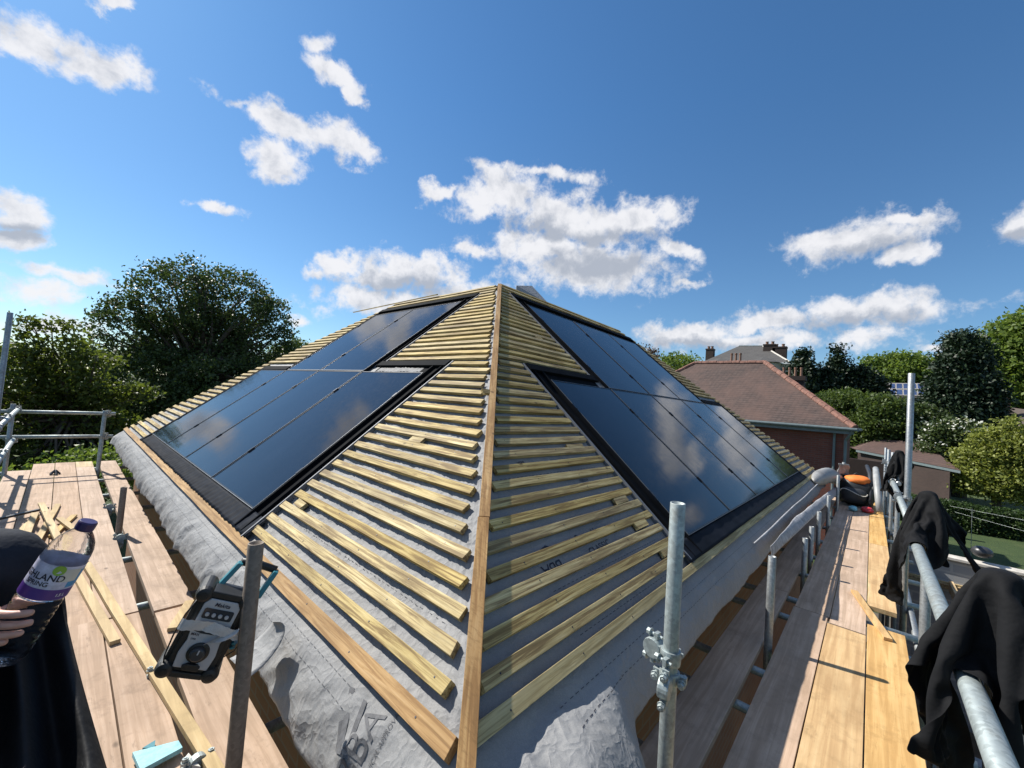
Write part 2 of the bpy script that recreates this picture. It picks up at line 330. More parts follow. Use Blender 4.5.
def grass_m():
    m, nt, b = new_mat('grass'); v = coords(nt, kind='World')
    t = tex(nt, v, .9, 8, .75); t2 = tex(nt, v, 30, 4, .8)
    c = ramp(nt, t, [(.3, (.020, .045, .010)), (.5, (.042, .075, .016)), (.72, (.09, .11, .035))])
    c = mixc(nt, ramp(nt, t2, [(.35, (.5,)*3), (.75, (0,)*3)]), c, (.03, .05, .012))
    L(nt, c, b.inputs['Base Color']); b.inputs['Roughness'].default_value = .9; bump(nt, b, t2, .8, .05); return m
M['grass'] = grass_m(); M['soil'] = plain('trodden earth', (.10, .085, .065), .95, var=.35, sc=2, bmp=.5); M['paving'] = plain('dark paving', (.09, .09, .09), .9, var=.3, sc=3)
M['dark'] = plain('soffit shadow board', (.06, .045, .035), .9)
M['soffit'] = plain('brown fascia board', (.13, .075, .045), .7, var=.3, sc=5)
M['strap'] = plain('grey plastic panel', (.30, .31, .31), .5, var=.2)
# ================================================================== THE HOUSE WITH THE UNFINISHED ROOF
A3 = np.array
def PL(side, s, w, h=0.):
    if side == 'L': return A3([.80+s*CP-h*SP, w, -.968+s*SP+h*CP])
    return A3([w, .80+s*CP-h*SP, -.9417+s*SP+h*CP])
AX = {'L': (A3([CP, 0, SP]), A3([0, 1., 0]), A3([-SP, 0, CP])), 'R': (A3([0, CP, SP]), A3([1., 0, 0]), A3([0, -SP, CP]))}
def slab(mb, side, s0, s1, w0, w1, h0, h1):
    a, b, n = AX[side]; return mb.box(PL(side, s0, w0, h0), a*(s1-s0), b*(w1-w0), n*(h1-h0))
WS = {'L': 3.0872, 'R': 2.9826}; SB = {'L': .1647, 'R': .160}; FAR = {'L': 9.6, 'R': 10.6}; NP = {'L': (4, 2), 'R': (5, 3)}
LIP = {'L': (2.86, 4.02), 'R': (2.757, 3.93)}; PW = 1.14; PH1 = 1.68; PH2 = 1.738; SRIDGE = 4.03
house = empty('brick_house', (5, 5, -H), 'brick house with an unfinished hipped roof of bare battens over grey felt', 'house')
W0, W1 = .98, 6.9
wb = MB(); EZ = -1.22
for (a, b) in (((W0, W0, -H), (W0+.3, 9.42, EZ)), ((W0+.3, W0, -H), (10.42, W0+.3, EZ)), ((W0+.3, 9.12, -H), (W1, 9.42, EZ)), ((W1-.3, W1, -H), (W1, 9.12, EZ)), ((W1, W1-.3, -H), (10.42, W1, EZ)), ((10.12, W0+.3, -H), (10.42, W1-.3, EZ))):
    wb.aabb(a, b)
wall = wb.mk('wall', M['brick_b'], house)
sf = MB()
sf.aabb((.84, .84, EZ), (W0+.02, 9.5, EZ+.05)); sf.aabb((W0+.02, .84, EZ), (10.5, W0+.02, EZ+.05))
sf.aabb((.84, .84, EZ+.053), (.862, 9.5, EZ+.2)); sf.aabb((.865, .84, EZ+.053), (10.5, .862, EZ+.2))
sf.mk('fascia', M['soffit'], house)
nsoft = MB()
def felt_h(side, s, w):
    """height of the felt over the slope plane: sag between battens, wrinkles, loose skirt below the eave batten"""
    k = {'L': 0., 'R': 31.}[side]
    loose = 1.0 if side == 'L' else .35
    h = -.030
    if s > -.02:
        h -= .007*abs(math.sin(math.pi*s/.1))*(1 if side == 'L' else .5)
        h += loose*(.010*fb(w*5+k, s*20, 0, 1., 4) + .0085*(.35-abs(fb(w*13+k, s*30+w*9, 3, 1., 3)))+.004*nz(w*55, s*45+w*20, 1))
        h = min(h, -.0255) if abs((s+.05) % .1-.05) < .03 else h
    else:
        q = -s
        h += 0
        h += (min(1, q*6))*((.017 if side == 'L' else .010)*nz(w*2.6+k, s*1.2, 5)+(.016 if side == 'L' else .007)*(.3-abs(nz(w*5.5+k+s*3, s*5, 2)*1.6))+.006*(.3-abs(fb(w*13-s*9+k, s*14, 7, 1., 3)))+.002*nz(w*40, s*30, 1))
        if side == 'L':   # vertical pleats in the skirt
            h += .026*max(0, nz(w*6.3, 0, 9))**1.5*2*min(1, max(0, (q-.08)*8))
        if side == 'R' and w < 2.1:
            f = max(0., min(1., (1.62-w)/.35))*max(0., min(1., (w-.45)/.25)) ; e = .085+.05*nz(w*4, 2, 3)+.015*nz(w*22, 1, 1)
            if q > e: h += f*min(q-e, .22)*(.95+.25*nz(w*6, s*5, 8))
    return h
def skirt_len(side, w):
    if side == 'L': return .33+.04*nz(w*1.1, 0, 4)+.015*nz(w*5, 0, 8)
    near = max(0., (1.8-w))*.16
    return .31+near+.035*nz(w*1.3, 0, 14)+.012*nz(w*6, 1, 3)
def skirt_off(q):
    th = PIT; o = d = 0.; n = 12; dq = q/n
    for i in range(n):
        qq = (i+.5)*dq; th = PIT+max(0., qq-.06)/.2*math.radians(34); th = min(th, math.radians(84)); o += math.cos(th)*dq; d += math.sin(th)*dq
    return (o, d, th)
def SK(side, s, w, h):
    if s >= 0: return PL(side, s, w, h)
    o, d, th = skirt_off(-s)
    if side == 'L': return A3([.80-o-h*math.sin(th), w, -.968-d+h*math.cos(th)])
    return A3([w, .80-o-h*math.sin(th), -.9417-d+h*math.cos(th)])
felts = {}
for side in 'LR':
    ns, nw = 170, 330
    ts = np.concatenate([np.linspace(-1, 0, 26)[:-1], np.linspace(0, 1, ns)])
    tw = np.linspace(0, 1, nw)**1.9
    def fn(t, u):
        s = t*SRIDGE if t >= 0 else 0.; drop = None
        w0 = .80+s*CP+(.032 if side == 'R' else -.032); w1 = FAR[side]-s*CP
        w = w0+(w1-w0)*u
        if t < 0:
            s = t*skirt_len(side, w); w = w + s*CP*(1-u)**14*.85; drop = skirt_off(-s)
        edge = min(1., (w-w0)/.05) if t >= 0 else 1.
        if drop: return SK(side, s, w, felt_h(side, s, w))
        return PL(side, s, w, felt_h(side, s, w))
    v, f = grid(fn, ts, tw)
    if side == 'R': f = [q[::-1] for q in f]
    felts[side] = mk('roof_felt', v, f, M['memb'], house, smooth=True, label='sunlit wrinkled grey felt on the left slope' if side == 'L' else 'shaded dark grey felt on the right slope')
    so = felts[side].modifiers.new('thick', 'SOLIDIFY'); so.thickness = .002; so.offset = -1
# rear slopes and hip ends (felted, seen from nowhere near the photograph)
zr, ze = -.955+SRIDGE*SP-.03, -.985
rb = MB()
E0 = .8; rx = 3.9
rb.add([(7, 7, ze), (7, 9.6, ze), (3.9, 6.5, zr), (3.9, 3.9, zr)], [(0, 1, 2, 3)])
rb.add([(7, 7, ze), (3.9, 3.9, zr), (7.5, 3.9, zr), (10.6, 7, ze)], [(0, 1, 2, 3)])
rb.add([(.8, 9.6, ze), (3.9, 6.5, zr), (7, 9.6, ze)], [(0, 1, 2)]); rb.add([(10.6, .8, ze), (10.6, 7, ze), (7.5, 3.9, zr)], [(0, 1, 2)])
rear = rb.mk('rear_slope', M['memb'], house)
p1, p2, p3, p4 = at_x(516.5, 285.5, 6.6), at_x(532, 285.8, 7.6), at_x(549, 304, 7.4), at_x(516, 296, 6.2)
pk = MB(); dn = A3([0, 0, -1.2]); bk = A3([.9, .9, -.2])
pk.prism([p4+dn*.3, p1, p2, p3, p3+dn*.3], bk); pk.mk('rear_peak', M['memb'], house)

# battens: every batten that shows its length is a piece of its own
bats = []
for side in 'LR':
    ax = 'y' if side == 'L' else 'x'
    for i in range(0, 41):
        s = i*.1
        if s > SRIDGE-.03: continue
        near = .80+s*CP+((.075 if s < 1.6 else .05) if side == 'L' else .065)+random.uniform(-.022, .028)
        if side == 'R' and s < .8: near = .80+s*CP+.058+random.uniform(-.01, .02)
        far = FAR[side]-s*CP-random.uniform(.0, .05)
        if i == 0: spans = [(near-.03, far)]
        elif s < 2.03: spans = [(near, LIP[side][0]-.005-random.uniform(0, .02)), (WS[side]+NP[side][0]*PW+.09, far)]
        elif s < 3.78: spans = [(near, LIP[side][1]-.005-random.uniform(0, .02)), (WS[side]+(NP[side][1]+1)*PW+.09, far)]
        else: spans = [(near, far)]
        for j, (a, b) in enumerate(spans):
            if b-a < .1: continue
            bats.append((side, ax, i, s, a, b, j))
rest = {'L': MB(), 'R': MB()}
batch = MB
def batten_mb(mb, side, s, a, b, wid=.048, thk=.025, lift=0.):
    sa, wa, n = AX[side]; k = max(2, int((b-a)/.25)); tw = random.uniform(-.006, .006)
    vs = []
    for q in range(k+1):
        w = a+(b-a)*q/k; bow = .004*nz(w*1.3, s*9, 3)+tw*(q/k-.5); ln = .002*nz(w*2, s*5, 7)+lift
        cut = 0.
        for (ds, dh) in ((-wid/2, -thk), (wid/2, -thk), (wid/2, 0), (-wid/2, 0)):
            sk = random.uniform(-.006, .006) if q in (0, k) else 0
            vs.append(PL(side, s+ds+bow, w+sk*(1 if ds > 0 else -1), dh+ln))
    fs = [(q*4+i, q*4+(i+1) % 4, (q+1)*4+(i+1) % 4, (q+1)*4+i) for q in range(k) for i in range(4)]+[(3, 2, 1, 0), (k*4, k*4+1, k*4+2, k*4+3)]
    if side == 'R': fs = [f[::-1] for f in fs]
    mb.add(vs, fs)
cnt = 0
bats.sort(key=lambda q: (q[6], q[2]))
for side, ax, i, s, a, b, j in bats:
    if cnt < 96 and (j == 0 or i <= 18):
        mb = MB(); cnt += 1
        batten_mb(mb, side, s, a, b, .048 if i else (.058 if side == 'L' else .05))
        m = M['bat_'+ax]
        if i == 0: m = M['orange_y'] if side == 'L' else M['orange_x']
        o = mb.mk('batten', m, felts[side], bevel=.0015)
    else: batten_mb(rest[side], side, s, a, b)
for side in 'LR':
    if rest[side].v: tag(rest[side].mk('far_battens', M['bat_'+('y' if side == 'L' else 'x')], felts[side]), kind='stuff')
# short packing offcuts beside the flashing
for side, s, w0, w1 in (('L', .35, 2.62, 2.74), ('R', .155, 2.50, 2.66), ('R', .36, 2.46, 2.62), ('R', .55, 2.45, 2.62), ('R', 1.03, 2.42, 2.62), ('R', 1.57, 1.95, 2.02), ('L', 1.05, 2.2, 2.33), ('R', 2.65, 3.5, 3.62)):
    mb = MB(); batten_mb(mb, side, s, w0, w1, .045, .022, .0); mb.mk('batten_offcut', M['bat_'+('y' if side == 'L' else 'x')], felts[side])
# loose batten end sticking out past the ridge
mb = MB(); d = A3([0, 1., -.012]); mb.box(PL('L', 3.97, 5.2, .03), d*2.75, (.03, 0, .012), (0, 0, .02)); mb.mk('ridge_batten', M['bat_y'], felts['L'])
# hip batten in two lengths
hd = A3([CP, CP, SP]); hd /= np.linalg.norm(hd); hn = A3([-SP, -SP, 2*CP]); hn -= hd*np.dot(hn, hd); hn /= np.linalg.norm(hn); hw = np.cross(hd, hn)
h0 = A3([.80, .776, -.958])
for a, b, wd, off, lf in ((-.30, .845, .052, .0, .006), (.85, 5.06, .050, .004, .004)):
    mb = MB(); k = 14; vs = []
    for q in range(k+1):
        t = a+(b-a)*q/k; c = h0+hd*t+hn*(lf+.002*nz(t*2, 0, 1))+hw*(off+.003*nz(t*1.7, 2, 2))
        for (x, y) in ((-.5, -.022), (.5, -.022), (.5, 0), (-.5, 0)): vs.append(c+hw*x*wd+hn*y)
    fs = [(q*4+i, q*4+(i+1) % 4, (q+1)*4+(i+1) % 4, (q+1)*4+i) for q in range(k) for i in range(4)]+[(3, 2, 1, 0), (k*4, k*4+1, k*4+2, k*4+3)]
    mb.add(vs, fs); mb.mk('hip_batten', M['hip'], house, bevel=.0015)
# nail heads on the nearest battens
nb = MB()
for side in 'LR':
    for i in range(0, 12):
        for w in np.arange(1.0, 2.8, .42):
            s = i*.1
            if w < .86+s*CP+.05: continue
            sa, wa, n = AX[side]; c = PL(side, s+random.uniform(-.008, .008), w+.03*math.sin(i), .0016)
            nb.lathe(c, n, [(-.002, .0032), (.0, .0032)], 6); nb.mk('nail_head', M['ink'], house); nb = MB()

# torn curl of felt on the left skirt
def curl(u, v):
    a = -1.1+u*2.9; r = .05+.01*v
    c = SK('L', -.12-.02*v, 1.80+.19*(v-.5)*(1-.75*u*u), .012)
    return c+AX['L'][0]*(-.06+.095*math.sin(a)*.9)*1.1+AX['L'][2]*(.028+.035*(1-math.cos(a)))
v, f = grid(curl, np.linspace(0, 1, 14), np.linspace(0, 1, 8)); c = mk('felt_curl', v, f, M['memb'], felts['L'], smooth=True)
c.modifiers.new('t', 'SOLIDIFY').thickness = .002

# printing on the felt
def text_on(side, txt, s, w, size, rot, mat, parent, flip=False, name='printed_text', hoff=.0022):
    cu = bpy.data.curves.new('t', 'FONT'); cu.body = txt; cu.size = size; cu.align_x = 'CENTER'; cu.align_y = 'CENTER'
    to = bpy.data.objects.new('t', cu); COL.objects.link(to); bpy.context.view_layer.update()
    me = bpy.data.meshes.new_from_object(to.evaluated_get(bpy.context.evaluated_depsgraph_get()))
    import bmesh
    bm = bmesh.new(); bm.from_mesh(me); bmesh.ops.triangulate(bm, faces=bm.faces[:])
    for _ in range(2):
        lg = [e for e in bm.edges if e.calc_length() > .015]
        if lg: bmesh.ops.subdivide_edges(bm, edges=lg, cuts=1); bmesh.ops.triangulate(bm, faces=[q for q in bm.faces if len(q.verts) > 3])
    vs = []; cr, sr = math.cos(rot), math.sin(rot)
    for q in bm.verts:
        a, b = q.co.x*cr-q.co.y*sr, q.co.x*sr+q.co.y*cr
        # text x axis runs along the wall direction seen from outside
        ww = w+(a if side == 'R' else -a); ss = s+b
        vs.append(SK(side, ss, ww, felt_h(side, ss, ww)+hoff))
    bm.verts.index_update(); fs = [[q.index for q in fc.verts] for fc in bm.faces]
    o = mk(name, vs, fs, mat, parent); bm.free(); bpy.data.objects.remove(to); bpy.data.curves.remove(cu); bpy.data.meshes.remove(me); return o
def poly_on(side, pts, mat, parent, name='printed_mark', hoff=.0022, n=10):
    """quad marks laid on the felt: pts are 4 (s, w) corners"""
    v, f = grid(lambda a, b: (lambda sw: SK(side, sw[0], sw[1], felt_h(side, sw[0], sw[1])+hoff))(
        (1-a)*((1-b)*A3(pts[0])+b*A3(pts[1]))+a*((1-b)*A3(pts[3])+b*A3(pts[2]))), np.linspace(0, 1, n), np.linspace(0, 1, 3))
    return v, f
PI = math.pi
text_on('L', 'BBA', -.165, 1.155, .125, PI/2, M['memb_print'], felts['L'])
text_on('L', 'TECHNICAL APPROVALS', -.13, 1.085, .022, PI/2, M['memb_print'], felts['L'])
mv, mf = [], []
def addm(side, pts):
    v, f = poly_on(side, pts, None, None); n = len(mv); mv.extend(v); mf.extend([tuple(i+n for i in q) for q in f])
def mark(side, pts, m): v, f = poly_on(side, pts, None, None); mk('printed_chevron', v, f, m, felts[side])
_addm = addm
addm = lambda sd_, p_: mark(sd_, p_, M['memb_print'])
addm('L', [(-.225, 1.225), (-.075, 1.335), (-.068, 1.31), (-.215, 1.20)]); addm('L', [(-.215, 1.19), (-.07, 1.245), (-.068, 1.225), (-.21, 1.165)])
addm('L', [(-.23, 1.245), (-.17, 1.29), (-.15, 1.275), (-.225, 1.225)])
addm = _addm
def dashes(side, s, w0, w1, step=.035, ln=.02, wd=.0022):
    w = w0
    while w < w1:
        addm(side, [(s, w), (s, w+ln), (s+wd, w+ln), (s+wd, w)]); w += step
for s in (-.075, -.135): dashes('L', s, 1.3, 7.5)
dashes('L', .25, 1.15, 2.6)
mk('dashed_lines', mv, mf, M['memb_print'], felts['L'], kind='stuff')
mv, mf = [], []
for s in (-.085, -.15): dashes('R', s, 1.2, 7.5)
for s in (.055, .245, .85): dashes('R', s, 1.5, 2.6)

mk('dashed_lines', mv, mf, M['ink'], felts['R'], kind='stuff')
for q_ in ([(.415, 1.50), (.44, 1.60), (.425, 1.62), (.395, 1.50)], [(.385, 1.49), (.40, 1.71), (.445, 1.62), (.40, 1.49)]): mark('R', q_, M['ink'])
text_on('R', 'BBA', .335, 1.585, .085, PI, M['ink'], felts['R'])
text_on('R', 'CLASSIC', .335, 2.02, .06, .03, M['ink'], felts['R']); text_on('R', 'Permeable', .425, 1.99, .055, .03, M['ink'], felts['R'])
text_on('R', '0203/14', .76, 2.35, .03, .0, M['ink'], felts['R']); text_on('R', 'BBA', .95, 1.86, .04, PI, M['ink'], felts['R'])

# ------------------------------------------------------------------ solar arrays
def lab_panel(side, row, i, n):
    pos = ['nearest the hip', 'second out from the hip', 'third out from the hip', 'fourth out from the hip', 'furthest from the hip'][i if i < n-1 else 4]
    return pos
for side in 'LR':
    sd = 'sunlit left' if side == 'L' else 'shaded right'
    root = empty('solar_array', PL(side, SB[side], WS[side]+2), ('black solar array of six panels set into the left slope, pleated flashing below' if side == 'L' else 'black solar array of eight panels set into the right slope, reflecting clouds'), 'solar panels', 'in-roof solar arrays')
    a, b, n = AX[side]; s0 = SB[side]; w0 = WS[side]
    rows = [(s0, PH1, 0, NP[side][0]), (s0+PH1, PH2, 1, NP[side][1])]
    for ri, (sb, ph, k0, cntp) in enumerate(rows):
        for i in range(cntp):
            wa = w0+(k0+i)*PW; g = .008; hh = random.uniform(-.001, .001)
            fr = MB(); t = .011; A, B, C, D = wa+g, wa+PW-g, sb+g, sb+ph-g
            slab(fr, side, C, D, A, B, -.03+hh, -.001+hh)
            for (q0, q1, r0, r1) in ((C, C+t, A, B), (D-t, D, A, B), (C+t, D-t, A, A+t), (C+t, D-t, B-t, B)): slab(fr, side, q0, q1, r0, r1, -.001+hh, .0045+hh)
            p = fr.mk('solar_panel', M['pframe'], root, bevel=.0008)
            v, f = grid(lambda u, q: PL(side, C+t+(D-C-2*t)*u, A+t+(B-A-2*t)*q, .0012+hh+.0012*math.sin(u*PI)*math.sin(q*PI)), np.linspace(0, 1, 6), np.linspace(0, 1, 5))
            if side == 'R': f = [x[::-1] for x in f]
            mk('glass', v, f, M['glass'], p, smooth=True)
            # sun glint on the black frame, painted as thin pale strips along two edges
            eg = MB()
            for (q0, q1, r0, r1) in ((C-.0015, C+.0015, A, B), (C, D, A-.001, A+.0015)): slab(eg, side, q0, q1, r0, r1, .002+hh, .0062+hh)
            eg.mk('edge_glint', M['pglint'], p)
        # clamps between the panels
    cl = MB()
    for (sb, ph, k0, cntp) in rows:
        for i in range(cntp+1):
            for fr_ in (.22, .78):
                wa = w0+(k0+i)*PW; slab(cl, side, sb+ph*fr_-.03, sb+ph*fr_+.03, wa-.011, wa+.011, -.01, .012); cl.mk('clamp', M['pframe'], root); cl = MB()
    # side trays, upper trays, lips
    l0, l1 = LIP[side]; e0 = w0+NP[side][0]*PW; e1 = w0+(NP[side][1]+1)*PW; sm = s0+PH1; st = sm+PH2
    tr = MB()
    slab(tr, side, .03, sm+.19, l0+.02, w0+.004, -.030, -.018); slab(tr, side, .04, sm+.19, l0+.075, l0+.087, -.018, .006); slab(tr, side, .04, sm+.10, w0-.03, w0-.012, -.018, .010)
    slab(tr, side, sm+.193, st+.20, l1+.02, w0+PW+.004, -.030, -.018); slab(tr, side, sm+.10, st+.20, l1+.075, l1+.087, -.018, .006); slab(tr, side, sm+.02, st+.05, w0+PW-.03, w0+PW-.012, -.018, .010)
    slab(tr, side, sm+.003, sm+.19, w0+.006, l1+.018, -.029, -.017)
    slab(tr, side, sm+.10, sm+.19, l0+.03, l1+.05, -.016, .014); slab(tr, side, st+.10, st+.20, l1+.03, e1+.05, -.016, .016)
    slab(tr, side, st+.003, st+.099, w0+PW+.006, e1, -.031, -.019); slab(tr, side, .03, sm+.1, e0+.004, e0+.05, -.029, .010); slab(tr, side, sm+.103, st+.20, e1+.004, e1+.05, -.029, .010)
    slab(tr, side, sm+.003, sm+.1, e1+.06, e0+.05, -.028, .012)
    tr.mk('tray', M['tray'], root, bevel=.003)
    lp = MB()
    slab(lp, side, .02, sm+.19, l0+.003, l0+.014, -.028, .004); lp.mk('flashing_lip', M['lip'], root); lp = MB(); slab(lp, side, sm+.20, st+.20, l1+.003, l1+.014, -.028, .004)
    lp.mk('flashing_lip', M['lip'], root)
    if side == 'L':
        pf = MB(); v, f = grid(lambda u, q: PL(side, sm+.02+.07*u, w0+.12+(l1-w0-.15)*q, -.014+.02*abs(nz(q*14, u*4, 3))), np.linspace(0, 1, 5), np.linspace(0, 1, 50)); mk('foam_strip', v, f, M['strip_grey'], root, smooth=True)
        v, f = grid(lambda u, q: PL(side, sm+.02+.07*u, e1+.08+(e0-e1-.1)*q, -.006+.012*abs(nz(q*14, u*4, 9))), np.linspace(0, 1, 5), np.linspace(0, 1, 40)); mk('foam_strip', v, f, M['strip_grey'], root, smooth=True)
    # flexible flashing below the array
    fa, fbb = (l0-.03, e0+.16)
    def ffn(u, q):
        w = fa+(fbb-fa)*q
        if side == 'L': pl = .006*math.sin(w*2*PI/.09)*(1-u*.85)+.003*nz(w*9, u*6, 2); s = .028+(s0-.028+.006)*u+.010*(1-u)*nz(w*5, 0, 6)
        else: pl = .0022*nz(w*8, u*5, 2)+.0015*math.sin(w*2*PI/.285); s = .026+(s0-.026+.006)*u+.004*(1-u)*nz(w*4, 0, 6)
        return PL(side, s, w, .0065+pl-.011*u)
    v, f = grid(ffn, np.linspace(0, 1, 8), np.linspace(0, 1, 480))
    if side == 'R': f = [x[::-1] for x in f]
    fo = mk('flexible_flashing', v, f, M['flash'], root, smooth=True); fo.modifiers.new('t', 'SOLIDIFY').thickness = .0025

# folded pale felt strip over the short posts on the right, and its dark edge
def strip(u, q):
    x = 4.05+u*6.3; ya = .587-.157*u; za = -1.122-.155*u
    yb = ya+.085*min(1, .15+u*3)+.012*nz(x*1.5, 0, 2); wob = .004*nz(x*3, q*3, 6)
    bulge = math.sin(PI*q)*.02*(.4+abs(nz(x*1.1, 3, 3)))
    return A3([x, ya+(yb-ya)*q, za+.003+.085*q+bulge+wob])
v, f = grid(strip, np.linspace(0, 1, 120), np.linspace(0, 1, 8)); so = mk('folded_felt_strip', v, f, M['foam'], smooth=True, label='long pale strip of folded felt resting on short posts along the right eave', cat='felt strip'); so.modifiers.new('t', 'SOLIDIFY').thickness = .004
pts = [SK('R', -.125-.004*math.sin(i*.9)-.002*i, 3.95+i*.38, .012+.003*math.sin(i*1.7)) for i in range(17)]
MB().tube(pts, [.007+.003*abs(math.sin(i*1.3)) for i in range(17)], 8).mk('felt_fold', M['foam'], felts['R'], smooth=True)
# crumpled pale sheet where the right eave ends
pts_ = [A3([9.0, .74, -1.0]), A3([9.35, .70, -.95]), A3([9.8, .64, -.93]), A3([10.3, .56, -.98]), A3([10.75, .46, -1.10]), A3([11.0, .42, -1.28])]
mb = MB(); mb.tube(pts_, [.04, .12, .155, .14, .10, .04], 26); fine_ = []
for p_ in mb.v: fine_.append(A3(p_)*1.+A3([0, 1, 1])*.05*nz(p_[0]*2.9, p_[1]*7, p_[2]*8))
o_ = mk('crumpled_sheet', fine_, mb.f, M['pale_sheet'], smooth=True, label='rolled pale plastic sheet heaped at the far end of the right eave', cat='plastic sheet'); o_.modifiers.new('s', 'SUBSURF').render_levels = 2
def hang(u, q):
    x = 10.35+.10*q+.05*nz(u*3, q*4); return A3([x+.35*u, .47-.16*q+.04*nz(u*5, q*2, 4), -.72-.55*u])
v, f = grid(hang, np.linspace(0, 1, 16), np.linspace(0, 1, 10)); mk('grey_panel_offcut', v, f, M['strap'], smooth=True, label='curved grey plastic offcut leaning beside the crumpled sheet', cat='offcut').modifiers.new('t', 'SOLIDIFY').thickness = .006

# ================================================================== SCAFFOLD
sca = empty('scaffold', (.47, .47, -H), 'galvanised tube scaffold with guard rails wrapping both eaves of the house', 'scaffold')
DZ = -1.5; TR = .0242
def tubep(name, pts, mat='galv', r=TR, n=20, par=None, **k):
    # open-ended tube with a visible wall thickness at the top
    pts = [A3(p)*1. for p in pts]; mb = MB(); ax = pts[-1]-pts[0]; Lh = np.linalg.norm(ax)
    mb.lathe(pts[0], ax, [(0, r*.85), (0, r), (Lh-.001, r), (Lh, r*.97), (Lh, r*.83), (Lh-.12, r*.83)], n)
    return mb.mk(name, M[mat], par or sca, smooth=False, **k)
def smooth_tube(o):
    me = o.data; me.polygons.foreach_set('use_smooth', [len(p.vertices) == 4 for p in me.polygons]); return o
# right side: inner short standards in the gap, near one is tall
inner = [((1.45, .475), -.318, -3.2), ((3.29, .475), -.905, -2.6), ((5.15, .47), -1.15, -2.6), ((5.75, .47), -1.14, -2.6), ((6.6, .47), -1.1, -2.6), ((7.9, .455), -1.05, -2.6), ((9.4, .42), -.86, -2.6), ((10.6, .40), -.70, -2.6)]
for (x, y), zt, zb in inner: 
    if zt > -.5:
        t_, b_ = at_y(678, 503, y), at_y(665, 768, y); smooth_tube(tubep('standard', [b_+(b_-t_)*1.2, t_], 'galv_l')); NPT = (t_, b_)
    else: smooth_tube(tubep('standard', [(x, y, zb), (x, y, zt)], 'galv'))
smooth_tube(tubep('standard', [(.478, 1.50, -3.2), (.486, 1.545, -.545)], 'rusty', label='weathered brown standard carrying the radio'))
smooth_tube(tubep('standard', [(.475, 5.20, -3.2), (.475, 5.20, -1.08)], 'rusty'))
smooth_tube(tubep('standard', [(.476, 8.6, -H), (.478, 8.6, -.61)], 'galv_l'))
for x, zt in ((5.25, .55), (3.45, -.36), (1.67, -.36), (8.8, -.33), (10.8, -.36), (13.0, -.40)): smooth_tube(tubep('standard', [(x, -.262, -H), (x, -.262, zt)], 'galv'))
smooth_tube(tubep('standard', [(-.45, 7.35, -H), (-.45, 7.35, .57)], 'galv')); smooth_tube(tubep('standard', [(-.40, 8.62, -H), (-.40, 8.62, -.55)], 'galv')); smooth_tube(tubep('standard', [(-.45, 4.2, -H), (-.45, 4.2, -.45)], 'galv')); smooth_tube(tubep('standard', [(-.45, -.3, -H), (-.45, -.3, -.45)], 'galv'))
# guard rails
RY, RZ = -.203, -.62
for a, b, m in ((-.55, 3.62, 'galv_l'), (3.40, 6.9, 'galv_l'), (6.7, 11.4, 'galv')):
    y = RY if a < 3 else RY-.004; z = RZ if a != 3.40 else RZ+.004
    if a == 3.40: y -= .006
    smooth_tube(tubep('guard_rail', [(a, y-(.052 if a == 6.7 else 0), z), (b, y-(.052 if a == 6.7 else 0), z)], m))
MB().lathe((.55, RY, RZ), (1, 0, 0), [(0, TR+.0006), (.33, TR+.0006)], 24).mk('paint_band', M['green'], sca, smooth=True)
for z in (-.63, -1.03):
    smooth_tube(tubep('guard_rail', [(-.362, 5.6, z), (-.362, 8.95, z)], 'galv_l')); smooth_tube(tubep('guard_rail', [(-.41, -.4, z), (-.41, 5.9, z)], 'galv_l'))
for z in (-.655, -1.0): smooth_tube(tubep('guard_rail', [(-.50, 8.655, z), (.60, 8.655, z)], 'galv_l'))
# transoms and ledgers under the boards
tz = DZ-.04-TR
for x in (1.95, 2.62, 3.05, 4.05, 4.48, 5.3, 6.1, 7.0, 8.0, 9.0, 10.2): smooth_tube(tubep('transom', [(x, -.42, tz), (x, .93, tz)], 'galv_l', n=14))
for y in (2.0, 3.62, 4.6, 5.35, 6.3, 7.1, 8.1, 9.1): smooth_tube(tubep('transom', [(-.62, y, tz), (.93, y, tz)], 'galv_l', n=14))
for y in (-.31, .415): smooth_tube(tubep('ledger', [(-.6, y, tz-.052), (13.2, y, tz-.052)], 'galv', n=14))
for x in (-.50, .415): smooth_tube(tubep('ledger', [(x, -.5, tz-.106), (x, 9.7, tz-.106)], 'galv', n=14))
def coupler(c, ax=(0, 0, 1), out=(1, 0, 0), sc=1.):
    c = A3(c)*1.; ax = A3(ax)*1.; out = A3(out)*1.; out /= np.linalg.norm(out); sd = np.cross(ax, out)
    mb = MB()
    def ring(o, d, r0, r1, w):
        mb.lathe(o-d*w/2, d, [(0, r0), (0, r1*.96), (w*.15, r1), (w*.85, r1), (w, r1*.96), (w, r0)], 20)
    ring(c, ax, TR+.0015, TR+.0085, .045*sc)
    o2 = c+out*(2*TR+.012); mb.box(c+out*(TR+.004)-sd*.018-ax*.02, out*.022, sd*.036, ax*.04)
    ring(o2, sd, TR+.0015, TR+.0085, .042*sc)
    # bolts, washers, nuts and hinged flaps
    for (p, d) in ((c+sd*(TR+.017)-out*.030-ax*.0, out), (o2+ax*(TR+.017)-out*.03, out), (c-sd*(TR+.017)-out*.022, out), (o2-ax*(TR+.016)-out*.02, out)):
        mb.tube([p, p+d*.062], .0055, 8); mb.lathe(p+d*.048, d, [(0, .0115), (.011, .0115)], 6); mb.lathe(p+d*.044, d, [(0, .014), (.003, .014)], 12)
        mb.box(p+d*.014-.011*ax-.011*sd, d*.014, ax*.022, sd*.022)
    return mb
